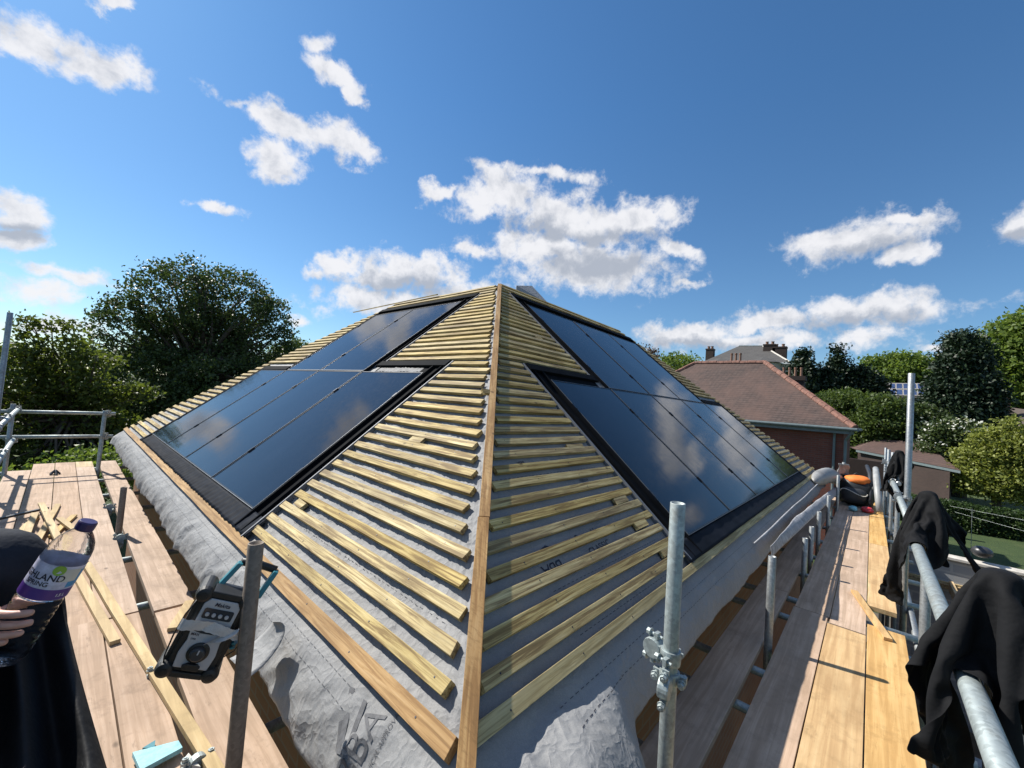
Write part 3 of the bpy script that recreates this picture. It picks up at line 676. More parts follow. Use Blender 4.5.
coupler(tuple(NPT[0]+(NPT[1]-NPT[0])*(-.80-NPT[0][2])/(NPT[1][2]-NPT[0][2])), (0, 0, 1), (.2, 1, 0)).mk('coupler', M['galv_l'], sca, bevel=.001, label='rusty-bolted coupler clamped on the nearest right-hand standard')
mbx = coupler(tuple(NPT[0]+(NPT[1]-NPT[0])*(-.865-NPT[0][2])/(NPT[1][2]-NPT[0][2])), (0, 0, 1), (-.9, -.1, -.1), .8); mbx.mk('coupler', M['galv_l'], sca, bevel=.001)
for x in (5.25, 8.8, 10.8): coupler((x, -.262, -.605), (0, 0, 1), (0, 1, 0)).mk('coupler', M['galv'], sca)
for (x, y, z) in ((-.40, 8.62, -.63), (-.40, 8.62, -1.03), (.478, 8.6, -.655), (.476, 8.6, -1.0)): coupler((x, y, z), (0, 0, 1), (.6, .6, 0)).mk('coupler', M['galv'], sca)
for (x, y, z) in ((-.362, 7.3, -.63), (-.362, 7.3, -1.03), (-.362, 6.1, -.63)): coupler((x, y, z), (0, 1, 0), (-1, 0, 0)).mk('coupler', M['galv'], sca)
for (x, y) in ((.478, 1.9), (.475, 5.0), (.47, 6.2), (.455, 2.62)): coupler((x, y, tz+.01), (1, 0, 0), (0, .2, 1), .9).mk('coupler', M['galv_l'], sca)
# ------------------------------------------------------------------ deck boards: each one lifts off
def board(c0, c1, width, side, mat, label, group, thk=.038, lift=0., name='scaffold_board', skew=0.):
    """c0, c1: (along0, along1); side 'R' runs along x at lateral position width=(y0,y1)"""
    y0, y1 = width; k = max(2, int((c1-c0)/.5)); vs = []
    sd = random.random()*9
    for q in range(k+1):
        a = c0+(c1-c0)*q/k; bow = .0015*nz(a*1.1, sd, 2); e = skew*(q/k)
        for (yy, zz) in ((y0, -thk), (y1, -thk), (y1, 0), (y0, 0)):
            z = DZ+zz+bow+lift; yv = yy+e
            vs.append((a, yv, z) if side == 'R' else (yv, a, z))
    fs = [(q*4+i, q*4+(i+1) % 4, (q+1)*4+(i+1) % 4, (q+1)*4+i) for q in range(k) for i in range(4)]+[(3, 2, 1, 0), (k*4, k*4+1, k*4+2, k*4+3)]
    if side == 'L': fs = [f[::-1] for f in fs]
    return mk(name, vs, fs, mat, None, bevel=.002, label=label, cat='board', group=group)
GR, GL = 'deck boards under the right eave', 'deck boards under the left eave'
X, Y_ = M['ply_x'], M['yel_x']
board(-.45, 4.17, (.215, .437), 'R', X, 'shaded deck board beside the gap on the right walkway, nearest the camera', GR)
board(-.45, 4.05, (-.012, .209), 'R', Y_, 'sunlit middle deck board of the near right walkway, crossed by a thin shadow', GR)
board(-.45, 4.30, (-.228, -.018), 'R', Y_, 'sunlit yellow deck board under the black-draped guard rail, nearest the camera', GR)
board(4.18, 7.9, (.205, .430), 'R', X, 'shaded deck board halfway along the right walkway, edged by the lit one', GR)
board(4.07, 7.35, (-.010, .200), 'R', X, 'pinkish lit deck board halfway along the right walkway', GR)
board(4.75, 7.3, (-.200, -.016), 'R', Y_, 'yellow deck board halfway along the right walkway, beside the loose batten', GR)
board(7.91, 11.4, (.205, .430), 'R', X, 'shaded deck board under the far backpack', GR); board(7.36, 11.4, (-.010, .200), 'R', X, 'pinkish deck board ending at the backpack', GR); board(7.31, 11.4, (-.200, -.016), 'R', Y_, 'yellow deck board at the far end of the right walkway', GR)
board(.74, 4.45, (.512, .735), 'R', X, 'near inner deck board in shade between the felt skirt and the gap', GR)
board(4.46, 11.2, (.512, .735), 'R', X, 'far inner deck board in shade under the right eave', GR)
V_, W_ = M['ply_y'], M['yel_y']
board(3.42, 8.95, (.262, .448), 'L', V_, 'deck board next to the gap on the far left walkway', GL); board(3.40, 9.45, (.050, .256), 'L', V_, 'deck board second from the gap on the far left walkway, scattered with cut ends', GL)
board(3.44, 9.42, (-.170, .044), 'L', V_, 'deck board third from the gap on the far left walkway', GL); board(3.43, 8.9, (-.400, -.176), 'L', V_, 'outermost deck board on the far left walkway beside the guard rails', GL)
board(8.96, 9.46, (.262, .448), 'L', W_, 'short yellow deck board closing the far end of the left walkway', GL)
board(.45, 3.40, (.286, .447), 'L', V_, 'near left deck board beside the gap and under the radio', GL); board(.45, 3.43, (.066, .280), 'L', V_, 'near left deck board with swirling grain, blue offcut on it', GL, lift=.0)
board(.45, 3.39, (-.150, .060), 'L', V_, 'near left deck board under the black waterproof trousers', GL); board(.45, 3.42, (-.400, -.156), 'L', V_, 'near left outermost deck board, mostly behind the person', GL)
board(3.36, 9.45, (.515, .722), 'L', V_, 'far inner deck board below the left felt skirt', GL); board(.74, 3.33, (.515, .722), 'L', V_, 'near inner deck board below the left felt skirt and curl', GL)

# loose timber on the decks
def stick(a, b, wid, thk, mat, label, name='loose_batten', cat='batten', group=None, z=None, roll=0.):
    a, b = A3(a)*1., A3(b)*1.; d = b-a; Ln = np.linalg.norm(d); d /= Ln; sd = np.cross(d, (0, 0, 1.)); sd /= np.linalg.norm(sd); up = np.cross(sd, d)
    mb = MB(); vs = []; k = max(2, int(Ln/.2))
    for q in range(k+1):
        c = a+d*Ln*q/k+sd*.003*nz(q*.5, Ln*7, 1)
        for (x, y) in ((-.5, 0), (.5, 0), (.5, 1), (-.5, 1)): vs.append(c+sd*x*wid+up*y*thk)
    fs = [(q*4+i, q*4+(i+1) % 4, (q+1)*4+(i+1) % 4, (q+1)*4+i) for q in range(k) for i in range(4)]+[(3, 2, 1, 0), (k*4, k*4+1, k*4+2, k*4+3)]
    return mk(name, vs, [f for f in fs], mat, None, bevel=.0015, label=label, cat=cat, group=group)
GB = 'loose battens lying on the left walkway'
T = DZ+.003
stick((.245, 4.42, T+.002), (.535, 1.62, T+.002), .045, .025, M['yel_y'], 'long yellow batten lying diagonally across the near left boards', group=GB)
stick((.175, 4.38, T), (.318, 3.06, T), .045, .022, M['yel_y'], 'shorter yellow batten with a chewed end beside the long diagonal one', group=GB)
pile = [((-.21, 5.05), (-.05, 6.05), .05, 'broad yellow batten at the outer edge of the cut pile'), ((-.10, 5.0), (-.06, 6.1), .05, 'yellow batten lying upright in the cut pile'), ((-.03, 5.0), (.09, 6.5), .045, 'yellow batten crossing to the gap side of the cut pile'), ((.10, 4.95), (-.03, 6.4), .045, 'yellow batten crossing back over the cut pile'), ((.06, 5.3), (.20, 5.95), .045, 'short forked yellow batten near the bottle'), ((.21, 5.25), (.10, 5.8), .045, 'second short forked yellow batten near the bottle')]
for i, (a, b, w, lb) in enumerate(pile): stick((*a, T+.003+.0255*(i % 2)+(.026 if i in (2, 3) else 0)), (*b, T+.003+.0255*(i % 2)+(.026 if i == 3 else 0)), w, .022, M['yel_y'], lb, group=GB)
stick((.555, 3.02, T), (.690, 3.33, T), .05, .022, M['yel_y'], 'short yellow offcut on the inner board beside the radio', name='timber_offcut', cat='offcut')
stick((4.98, .075, T), (4.08, -.130, T), .05, .022, M['yel_x'], 'loose yellow batten lying skewed on the right walkway', name='loose_batten')
stick((-.36, 5.95, T+.03), (.02, 6.28, T+.03), .03, .02, M['dark_pl'], 'thin dark bar lying across the far left boards', name='metal_bar', cat='bar')
bp = at_z(132, 762, DZ+.03); MB().prism([at_z(132, 757, DZ+.02), at_z(178, 745, DZ+.02), at_z(182, 752, DZ+.02), at_z(140, 775, DZ+.02)], (0, 0, .018)).mk('painted_offcut', M['blue_w'], None, label='pale blue painted wood offcut at the bottom edge of the left deck', cat='offcut')
MB().prism([at_z(142, 752, DZ+.003), at_z(155, 744, DZ+.003), at_z(154, 752, DZ+.003)], (0, 0, .016)).mk('painted_offcut', M['teal'], None, label='small teal triangular offcut behind the pale blue one', cat='offcut')
MB().prism([at_z(180, 768, DZ+.003), at_z(188, 758, DZ+.003), at_z(200, 772, DZ+.003)], (0, 0, .02)).mk('timber_offcut', M['pale'], None, label='pale grey triangular offcut right of the pale blue one', cat='offcut')
mb = MB(); c = at_z(55, 473, DZ+.02)
for i in range(5):
    a = i*1.26; mb.tube([c+A3([.05*math.cos(a), .09*math.sin(a), -.015]), c+A3([.01*math.cos(a), .02*math.sin(a), .035]), c+A3([-.05*math.cos(a+.5), -.08*math.sin(a+.5), -.012])], .012, 8)
mb.mk('loose_coupler', M['dark_pl'], None, label='small dark scaffold fitting lying on the far left boards', cat='scaffold fitting')
for i, (x, y) in enumerate(((162, 500), (132, 655), (172, 640), (150, 690))):
    p = at_z(x if i else 131, y if i else 652, DZ+.002); pass
# ================================================================== BLACK CLOTHES HUNG ON THE RIGHT RAIL
# settled cloth of the three hung garments: vertex steps in half millimetres, x y z in turn
FOLDS = {
'g1': [-407,-48,-615,34,8,24,-39,1,18,9,-40,-14,-4,7,45,-31,-20,-23,-9,38,17,3,-3,-41,-22,40,36,10,1,-42,-13,41,30,-15,-11,-37,19,50,22,-2,-14,-40,23,46,23,11,-24,-34,16,51,16,-7,-17,-39,42,32,21,-19,-1,-37,46,-187,116,-27,32,2,-32,-14,
25,-35,-13,22,9,37,-18,-1,41,-10,-9,40,-7,18,35,-18,35,10,-19,30,25,-15,13,-196,81,-5,43,-7,-30,-17,25,-36,-12,22,1,41,-14,-16,38,-6,17,35,-15,8,40,-12,38,2,-19,21,35,-13,-9,-201,80,23,38,-8,-39,13,15,-17,-33,24,-27,37,-5,7,39,
-10,2,41,-10,20,34,-14,38,0,-20,30,19,-21,-38,-180,90,37,18,-12,-26,34,10,-26,-24,28,-34,27,1,7,41,-12,25,24,-23,6,42,-3,28,22,-23,32,-21,-19,-37,-169,94,36,22,-12,-10,42,1,-35,-8,27,-41,12,9,26,29,-22,-3,40,-11,34,16,-19,19,37,
-10,34,-3,-25,-52,-182,104,40,14,-11,-13,44,-2,-29,24,13,-38,-4,18,-4,33,-22,34,22,-13,9,38,-16,37,-12,-18,34,18,-15,-54,-192,103,29,32,-6,-13,38,1,-47,-7,-2,9,44,14,-10,35,-20,-12,37,-16,42,-7,-3,24,28,-24,28,-30,-12,-35,-178,
108,13,40,-1,-16,40,-2,-41,2,-1,-33,28,-11,0,43,-8,27,32,-5,34,21,-10,39,-1,-18,35,-17,-17,-49,-190,117,0,42,-1,-15,39,-2,-37,20,-7,-36,21,-6,13,41,-13,38,-1,-15,29,32,-1,39,9,-16,-2,-35,-25,-21,-167,129,-21,37,-4,-9,42,0,-40,13,
-8,-18,38,-8,17,36,-8,38,-16,-21,32,5,-25,36,24,3,16,-25,-31,-46,-148,145,-31,29,-4,-11,41,-2,-37,20,-7,-8,41,-7,35,18,-21,34,16,-18,18,-34,-21,41,11,-5,31,-6,-29,-69,-129,155,-37,22,-3,-16,39,-2,-31,28,-7,12,40,-12,31,25,-20,25,
-23,-24,38,-9,-18,16,-27,-29,41,5,-11,-77,-91,168,-40,14,-3,-26,35,-4,-10,39,-6,21,35,-16,33,13,-19,17,-32,-24,24,-23,-28,37,2,-19,16,-29,-27,-71,-48,188,-41,14,-2,-25,34,-5,4,41,-11,27,26,-15,26,-15,-32,35,6,-21,26,-16,-31,11,
-40,-10,33,-7,-25,-96,-39,195,-40,16,-3,-18,38,-7,11,38,-11,33,-3,-28,32,8,-24,14,-28,-30,37,12,-16,26,-12,-32,13,-40,-4,-109,-26,197,-36,22,-3,-16,38,-7,33,16,-24,31,17,-22,16,-27,-29,33,-1,-25,15,-26,-32,30,28,-8,25,-5,-34,-130,
-57,227,-34,25,-5,2,40,-14,30,20,-22,24,-22,-28,32,-7,-26,12,-27,-29,31,-11,-28,33,14,-22,9,39,-14,-139,-66,231,-26,33,-8,15,35,-17,33,1,-25,26,-21,-29,11,-27,-29,29,-15,-29,34,3,-22,-11,35,-24,26,33,-7,-135,-69,233,-15,38,-12,27,
20,-23,20,-24,-28,23,-22,-29,29,-4,-27,26,-23,-27,6,37,-22,18,28,-25,-33,25,-15,35,-256,-144,37,15,15,-20,-21,31,-36,21,-12,27,-2,49,-42,-2,-9,22,-12,43,-12,39,-13,11,-8,44,23,25,-25,14,-20,44,-1,41,-10,25,-23,40,-31,30,2,43,2,23,
-14,29,-30,-6,2,51,19,29,-26,9,-10,52,28,5,-33,7,-1,58,-18,30,-26,-3,-1,49,-33,-2,-27,0,-1,55,-22,-23,-27,-7,11,56,20,-30,-20,-3,3,49,-31,-10,-26,-2,-2,48,0,-34,-26,1,6,58,-9,-34,-26,-23,17,49,-17,-19,-35,-22,6,40,9,-38,-15,-48,
23,29,12,-2,-42,-27,36,22,35,6,-23,-28,30,4,2,-20,-37,-22,52,16,11,-18,-38,8,38,6,-32,-10,-27,14,45,12,-2,38,-17,26,-20,-27,27,-16,-28,30,-2,-29,12,-32,-27,27,21,-25,24,23,-26,-30,26,-14,-23,32,-15,110,-271,-147,-23,24,26,-4,-30,
31,-15,19,34,-19,-16,33,-10,22,35,13,32,25,32,8,29,2,32,27,1,33,27,40,-16,11,-12,30,30,7,31,29,-33,0,28,-31,-12,27,16,-31,24,-39,4,11,-36,-18,18,-31,-16,20,-15,-28,29,-30,29,-13,-2,36,-20,21,15,-34,-14,35,-16,-12,36,-17,23,24,-25,
25,-24,-27,28,-8,-30,8,-33,-25,31,-5,-27,28,16,-30,-20,33,-15,-15,36,-15,-40,-1,-17,144,-219,-176,-2,-22,35,-26,13,32,6,-32,30,-20,12,36,-17,-15,37,-26,20,27,4,30,30,8,29,30,12,25,32,40,-7,18,27,22,23,-21,24,28,7,29,31,-34,5,26,
-31,-16,23,2,-39,17,-39,8,18,-15,-40,6,-32,20,20,-40,13,12,24,15,-35,0,35,-18,-26,33,-14,11,32,-21,29,9,-30,27,-17,-28,5,-35,-25,27,-17,-26,29,6,-31,12,33,-22,-22,33,-20,-38,-6,-14,-36,20,-10,183,-197,-195,-31,-4,27,14,-22,36,-26,
-1,33,12,-29,32,-24,13,34,-22,-1,37,-23,-4,36,-6,29,31,35,17,20,-9,31,31,34,9,24,26,22,26,-32,14,25,9,29,33,-36,6,21,-29,-24,16,2,-41,15,-31,-19,21,-42,-2,13,-13,39,5,16,27,-29,-30,29,-11,-4,37,-16,22,24,-28,30,-4,-28,6,-34,-26,
20,-26,-26,28,11,-32,26,15,-29,-37,7,-21,-7,40,-8,-37,-17,-16,-37,15,-12,183,-151,-214,18,-29,26,-30,8,31,15,-22,35,-19,-10,37,11,-25,35,-22,-4,37,-24,14,34,-20,-13,37,-8,30,30,33,18,23,-15,31,28,36,4,25,18,30,25,-34,5,29,-1,32,
28,-38,-1,18,1,-39,16,-36,-18,19,-33,-23,16,3,43,-13,-19,35,-9,-21,34,-11,13,32,-24,27,14,-28,22,-22,-28,5,-35,-24,20,17,-34,33,-2,-26,-20,23,-30,8,18,-39,-40,-10,15,-31,23,-16,-41,-6,-6,217,-124,-245,-17,-18,33,16,-27,30,-27,14,
32,13,-23,34,0,-18,40,-10,-16,39,-16,-18,35,-24,15,34,-16,-14,37,-16,23,31,21,26,28,-5,34,27,38,-4,22,9,35,26,-32,1,30,-19,27,24,-35,-17,18,-1,-41,19,-39,-7,17,-17,39,-10,-15,37,-9,-1,38,-18,21,25,-26,29,2,-31,4,-37,-23,24,-1,-34,
24,4,-35,-9,31,-27,24,1,-38,-24,29,-18,-43,6,-3,-40,-8,9,-37,15,-19,258,-168,-260,-22,19,30,-16,-10,38,13,-30,29,-19,19,36,-22,-15,34,-7,-15,39,-14,-18,37,22,-13,38,-17,-11,36,-19,-9,38,-21,12,35,9,33,26,4,33,27,38,0,23,2,37,23,
-33,-2,28,-32,18,21,-14,-32,23,-38,-14,20,-18,38,-9,-12,38,-13,9,35,-21,26,15,-29,25,-14,-31,14,-27,-27,23,8,-36,-12,27,-30,28,2,-32,4,29,-33,-39,17,-7,-40,15,-9,-24,5,-33,-40,15,5,237,-242,-254,9,29,28,-4,29,31,-16,-4,38,10,-30,
30,-21,-15,36,-15,17,38,-3,-27,33,-20,15,36,-9,-11,40,-8,-14,40,0,-23,35,-20,4,39,1,32,28,1,34,26,34,7,25,-6,36,24,-34,8,24,-35,-9,22,-27,-23,23,-25,36,-8,-4,39,-15,18,28,-27,28,-1,-29,16,-27,-30,25,5,-34,-14,27,-30,26,6,-34,-16,
24,-31,9,27,-30,-15,27,-31,-32,11,-25,-32,10,-24,-41,13,-6,243,-304,-214,-20,21,30,21,30,23,5,29,31,-23,5,36,-6,-21,37,2,-26,33,-17,11,39,-11,-24,36,-12,28,31,-2,-22,37,-9,-13,40,-9,-14,40,-18,-3,39,-8,29,30,-4,33,29,30,17,25,-20,
29,24,-35,1,21,-33,-14,22,-28,33,-5,5,37,-21,25,17,-28,20,-22,-32,27,3,-33,-13,26,-31,23,10,-33,-6,26,-33,-13,23,-33,-23,17,-32,-26,-2,-34,-8,42,-9,-5,21,-39,-14,-5,-39,236,-292,-199,-9,-18,38,-16,4,39,3,30,32,15,31,23,-15,10,38,
-18,-13,38,14,-27,30,-13,-21,37,-18,11,39,-9,23,35,-23,-4,37,3,-21,39,-9,-13,40,-11,-12,40,-23,21,34,-10,30,26,28,26,25,-40,2,21,-19,32,6,-34,21,13,7,35,-24,26,-9,-32,27,1,-33,-13,27,-30,21,13,-34,-10,24,-33,-21,17,-33,-26,6,-32,
-25,9,-33,-21,15,-33,-21,14,-34,-4,25,-37,-1,30,-28,-20,-8,-35,39,-6,-19,-55,8,-23,39,-4,-17,-23,25,-18,0,-38,-15,-5,39,-28,-29,-31,4,14,22,-43,-40,-2,17,20,-2,-53,-35,21,17,14,-9,-53,-14,36,21,-4,-16,-54,10,38,19,-21,-13,-51,26,
31,12,-28,-9,-49,38,19,10,-10,-3,-37,-11,35,20,3,-7,-50,-34,13,22,4,-27,-49,-5,42,9,381,-434,245,21,-21,30,5,-17,39,-10,-14,38,2,27,33,9,31,28,-17,8,38,-20,3,36,-17,-19,34,23,-21,36,-18,-6,38,-18,6,39,-13,23,36,-20,-7,39,-15,-13,
40,13,-19,38,-23,13,35,-22,15,34,13,45,10,-38,11,18,-18,37,4,4,31,-24,31,-10,-33,-10,28,-33,17,18,-33,-17,21,-34,-27,6,-31,-23,14,-33,-20,16,-33,-18,18,-34,-18,17,-33,-16,18,-35,-16,19,-35,-15,18,-36,-5,10,-40,-4,7,-43,-8,12,-42,
-2,3,-43,2,-1,-45,16,-9,-37,-7,-2,-42,-13,-3,-40,-22,0,-35,-25,9,-34,4,25,-35,32,24,-15,-12,28,-29,377,-391,267,-10,12,41,-8,-17,38,23,-28,22,11,-14,38,-18,5,36,-15,9,40,4,29,30,-13,-8,39,-17,25,31,-8,-10,43,6,-16,40,-12,-5,42,
-18,1,40,-18,3,39,-20,8,38,12,-26,38,-23,24,32,-26,13,35,-17,39,16,-9,42,-6,16,22,-39,-16,27,-29,16,15,-32,-29,13,-27,-19,17,-35,-15,19,-34,-13,18,-36,-12,18,-36,-11,18,-37,-12,18,-35,-11,16,-38,-11,16,-38,-8,14,-38,-6,11,-42,-5,
9,-42,-4,6,-44,-5,7,-43,-3,5,-43,-8,-1,-42,-8,-3,-41,-8,-4,-42,-9,-6,-42,-8,-10,-40,-10,-28,-29,-4,29,-32,24,29,-20,392,-346,288,-4,-11,39,-16,-31,25,24,20,29,-10,2,41,-3,-8,43,-2,-18,36,-6,7,43,-10,31,25,-12,9,40,-11,5,41,-13,3,
41,-13,-3,41,-13,-4,43,-11,-6,41,-9,-12,41,-17,7,40,-2,-23,42,-19,24,32,-14,47,7,-20,44,3,-13,32,-28,-8,28,-35,-7,26,-35,-8,16,-38,-9,16,-39,-7,16,-38,-8,14,-39,-9,14,-40,-9,13,-40,-10,10,-39,-10,11,-40,-11,9,-40,-14,-8,-39,-14,0,
-41,3,17,-40,-1,10,-42,-5,5,-43,-5,4,-43,-5,4,-42,-6,4,-42,-6,2,-41,-8,-3,-42,-8,-9,-42,-17,-12,-38,-19,-18,-33,28,30,-14,372,-353,287,19,2,37,-10,-28,29,-1,2,43,14,15,36,5,9,41,-2,4,42,-7,5,42,-14,5,38,-13,5,40,-12,4,40,-10,5,41,
-11,6,41,-12,6,40,-11,3,42,-16,3,39,-8,-11,39,-5,-13,41,-15,28,31,-18,43,0,-14,39,-6,-21,38,-13,-4,16,-46,-7,16,-38,-9,14,-40,-8,12,-40,-10,13,-39,-9,12,-40,-10,12,-40,-9,13,-39,-9,12,-40,-9,12,-39,-9,13,-40,-13,10,-39,-16,9,-39,
-3,-24,-37,-15,-2,-41,-14,2,-40,-5,4,-42,-5,4,-43,-2,4,-42,6,10,-41,-27,-11,-28,-20,-9,-36,3,-10,-42,3,0,-42,9,18,-37,358,-363,311,35,8,21,10,-7,41,-2,-1,42,-3,-2,42,-8,4,41,-8,3,42,-8,5,41,-11,4,41,-11,5,41,-11,5,40,-12,6,40,-12,
6,40,-12,5,39,-27,2,33,10,6,40,9,3,43,-2,31,26,-11,31,28,-9,48,15,-18,37,-8,-26,25,-29,-10,-19,-44,-21,4,-38,-18,9,-37,-12,13,-39,-11,13,-39,-12,12,-39,-12,12,-39,-10,12,-40,-8,12,-40,-6,12,-40,-5,14,-41,-5,13,-40,-3,17,-39,5,26,
-34,-20,5,-37,-2,-22,-35,-5,-10,-43,-9,-6,-41,-8,-4,-40,-7,1,-43,-13,8,-40,-16,30,-24,6,-23,-36,2,-20,-39,-21,-11,-34,368,-351,276,5,-4,43,-1,-4,41,-6,2,43,-7,2,42,-7,3,41,-11,5,42,-14,12,39,-14,15,35,-12,6,41,-11,4,40,-9,-2,42,
-4,-3,42,9,-7,41,16,19,34,15,20,34,-4,34,23,-23,30,19,-16,30,20,15,40,21,-37,17,-15,2,41,-10,-34,17,-24,-1,-9,-42,-9,-11,-42,-11,-8,-40,-15,5,-39,-13,11,-39,-11,15,-39,-4,28,-32,-8,22,-36,-4,-1,-43,-6,8,-41,-5,10,-41,-7,11,-41,-7,
13,-41,-12,18,-37,-11,30,-27,-15,-3,-41,-14,-3,-40,14,-21,-36,-14,10,-38,-11,7,-41,-4,-7,-42,-15,17,-36,-13,-16,-40,9,-29,-29,294,-383,291,11,-19,36,-7,17,39,-7,3,41,-6,-2,43,-2,-11,42,-15,19,36,-13,8,40,-10,1,42,-5,-1,42,3,-5,41,
11,-2,41,20,7,36,16,23,31,13,27,30,-4,35,24,-20,32,20,-29,25,17,18,24,28,-1,41,12,-41,-8,-17,-7,42,-11,1,42,-10,-34,21,-21,-18,-10,-37,-15,-10,-39,19,4,-39,6,-13,-42,-8,2,-44,-11,9,-41,-15,15,-39,8,35,-26,-11,19,-36,-10,18,-38,
-12,12,-38,-3,12,-42,-6,8,-41,-8,4,-41,-15,-14,-36,-13,-9,-39,8,31,-31,-16,5,-40,-5,0,-43,-8,0,-41,-10,-5,-43,-9,-30,-30,-12,15,-39,250,-451,291,-8,19,36,-7,4,43,-3,-7,43,5,-15,40,-16,14,38,-8,1,43,-2,-3,43,5,-4,41,15,0,40,19,6,
37,19,17,34,16,26,29,9,30,27,-1,35,24,-14,33,21,-29,25,18,-8,33,22,30,11,29,-13,41,7,-37,-12,-18,-33,22,-12,4,42,-11,1,41,-15,-32,23,-17,-31,-6,-33,-14,-13,-38,4,-11,-43,25,17,-32,18,1,-41,0,-5,-43,-2,-1,-45,-18,12,-37,-12,18,-37,
1,23,-35,-23,-10,-35,6,16,-40,-3,11,-41,-7,11,-41,-19,8,-36,-16,-28,-31,7,21,-35,-1,9,-43,-7,4,-43,-18,-23,-33,-2,14,-42,-19,-27,-27,178,-421,301,26,-25,25,6,4,43,-31,2,31,-8,-2,43,1,-4,43,9,-3,42,16,1,40,19,6,37,20,13,35,18,22,
31,12,30,27,11,31,28,0,34,24,-9,34,23,-28,26,16,-24,30,21,26,9,30,22,28,24,-20,38,1,-36,-18,-17,-26,34,-4,-33,14,-22,24,35,-10,-39,16,-18,-2,42,-17,-36,3,-27,-13,-10,-40,-7,-12,-41,23,14,-35,22,13,-36,11,2,-40,13,-2,-42,0,-8,-43,
-10,-7,-41,-21,-7,-34,-19,-2,-38,-15,9,-38,-7,10,-42,-1,15,-39,6,25,-33,-13,-33,-27,-23,1,-35,-3,7,-46,21,8,-38,-28,-15,-30,10,17,-39,115,-460,297,4,3,41,13,-13,41,26,-13,31,-25,-6,35,19,5,40,19,6,38,20,13,35,19,17,33,16,26,30,5,
33,25,14,28,28,6,32,26,-9,35,23,-26,27,17,-29,26,20,14,28,24,28,-5,35,10,37,12,-23,38,2,-37,-15,-18,-15,40,4,-35,-9,-26,-17,37,-15,10,42,-8,-39,-1,-27,1,44,-13,-35,11,-25,-8,-13,-41,-21,-11,-37,20,10,-38,20,13,-35,8,-1,-40,17,7,
-38,8,-2,-42,2,-17,-40,-4,-18,-38,-11,-16,-36,-13,-5,-40,6,29,-31,0,15,-40,-13,3,-40,-22,-3,-36,-5,-34,-29,-14,-9,-41,12,28,-32,-25,-24,-25,98,-458,301,38,11,16,-10,-19,37,14,-15,37,21,14,36,21,10,35,20,17,33,18,21,32,12,28,29,3,
34,25,16,26,29,7,33,26,-5,34,24,-21,31,19,-32,21,18,-3,34,22,26,-9,35,27,15,24,-4,42,8,-22,38,1,-38,-16,-17,-6,43,9,-32,-9,-26,-35,13,-22,12,41,-7,-20,36,-16,-35,4,-25,2,42,-15,-37,15,-21,-9,-13,-40,-28,-8,-34,24,19,-31,12,0,-41,
8,-3,-40,9,-2,-42,7,-7,-40,10,-9,-40,21,-16,-34,8,-19,-36,1,-23,-36,-17,2,-39,-32,0,-27,10,6,-40,8,11,-41,-12,-10,-40,-20,-21,-32,0,20,-37,83,-474,288,17,-17,34,20,-4,37,20,17,34,22,6,34,13,27,32,23,11,32,10,31,29,0,33,25,19,24,
29,7,33,26,0,34,25,-16,33,21,-34,21,18,-13,32,22,25,15,30,21,-22,31,19,33,19,-14,39,3,-20,38,1,-39,-11,-16,3,41,12,-38,12,-18,-27,-16,-30,-23,33,-15,17,41,-8,-34,18,-22,-33,14,-22,3,42,-12,-37,19,-18,-30,-8,-30,-19,-15,-36,12,-8,
-41,14,17,-36,149,-572,-209,16,12,37,19,-24,30,21,16,33,12,26,32,18,21,30,-14,28,29,19,28,27,25,19,27,8,32,26,1,34,25,-13,34,23,-21,30,21,-31,23,18,17,27,30,20,-22,30,29,0,30,7,39,10,-23,36,1,-13,40,2,-41,-7,-15,9,41,14,-36,21,
-14,-18,-29,-30,-17,40,-7,-32,13,-25,7,44,-11,-34,12,-23,-32,18,-21,-4,42,-11,-35,16,-18,-32,-5,-28,-20,-16,-34,-3,-18,-39,220,-547,-218,11,-31,28,21,17,31,22,13,33,8,29,30,-23,22,29,25,21,26,23,23,27,16,29,26,1,34,25,-10,34,24,
-24,28,22,-28,24,22,6,36,25,29,-9,29,19,-25,33,28,18,23,-14,40,4,-3,41,10,-25,32,-7,-42,3,-14,14,39,15,-31,29,-9,-15,-31,-28,-35,17,-20,-11,41,-7,-33,9,-27,5,42,-11,-36,-4,-25,-12,36,-16,-42,7,-15,-11,37,-18,-35,0,-26,-22,-14,-33,
239,-610,-238,26,4,33,21,17,33,4,29,29,-27,17,29,17,27,26,30,16,26,20,25,26,2,34,25,-4,35,24,-28,22,24,-25,27,23,-6,36,22,32,4,28,17,-23,33,29,-6,27,22,30,23,-4,41,10,-16,40,1,-38,13,-10,-33,25,-12,17,37,15,-25,38,-1,-14,-32,-29,
-35,-1,-25,-8,43,-5,-35,-5,-26,-4,42,-16,-29,24,-19,-37,5,-21,-14,37,-11,-39,1,-22,-4,40,-15,-38,6,-19,258,-642,-253,22,15,32,0,30,31,-29,11,29,8,31,25,27,19,27,30,14,26,-3,34,25,10,33,25,-29,21,23,-24,26,23,-15,33,23,29,18,25,22,
-20,33,26,-14,29,31,8,29,4,39,12,4,40,13,-22,36,-2,-41,5,-10,-25,35,-9,12,39,13,-15,40,4,-34,-13,-25,-14,-32,-28,-8,43,-6,-35,11,-23,-37,7,-23,3,41,-16,-38,7,-21,-33,20,-14,-17,36,-14,-38,-1,-20,-2,41,-15,258,-636,-250,-4,29,31,
-30,6,30,3,31,26,26,21,28,32,6,25,-1,35,25,16,29,25,-20,29,23,-29,21,23,-22,28,23,23,25,25,29,-9,31,24,-16,30,29,-10,30,25,24,23,9,39,16,-32,24,2,-31,30,4,-14,41,-9,5,33,24,-24,24,-26,2,44,13,-35,-2,-24,-12,-33,-26,-36,10,-18,-4,
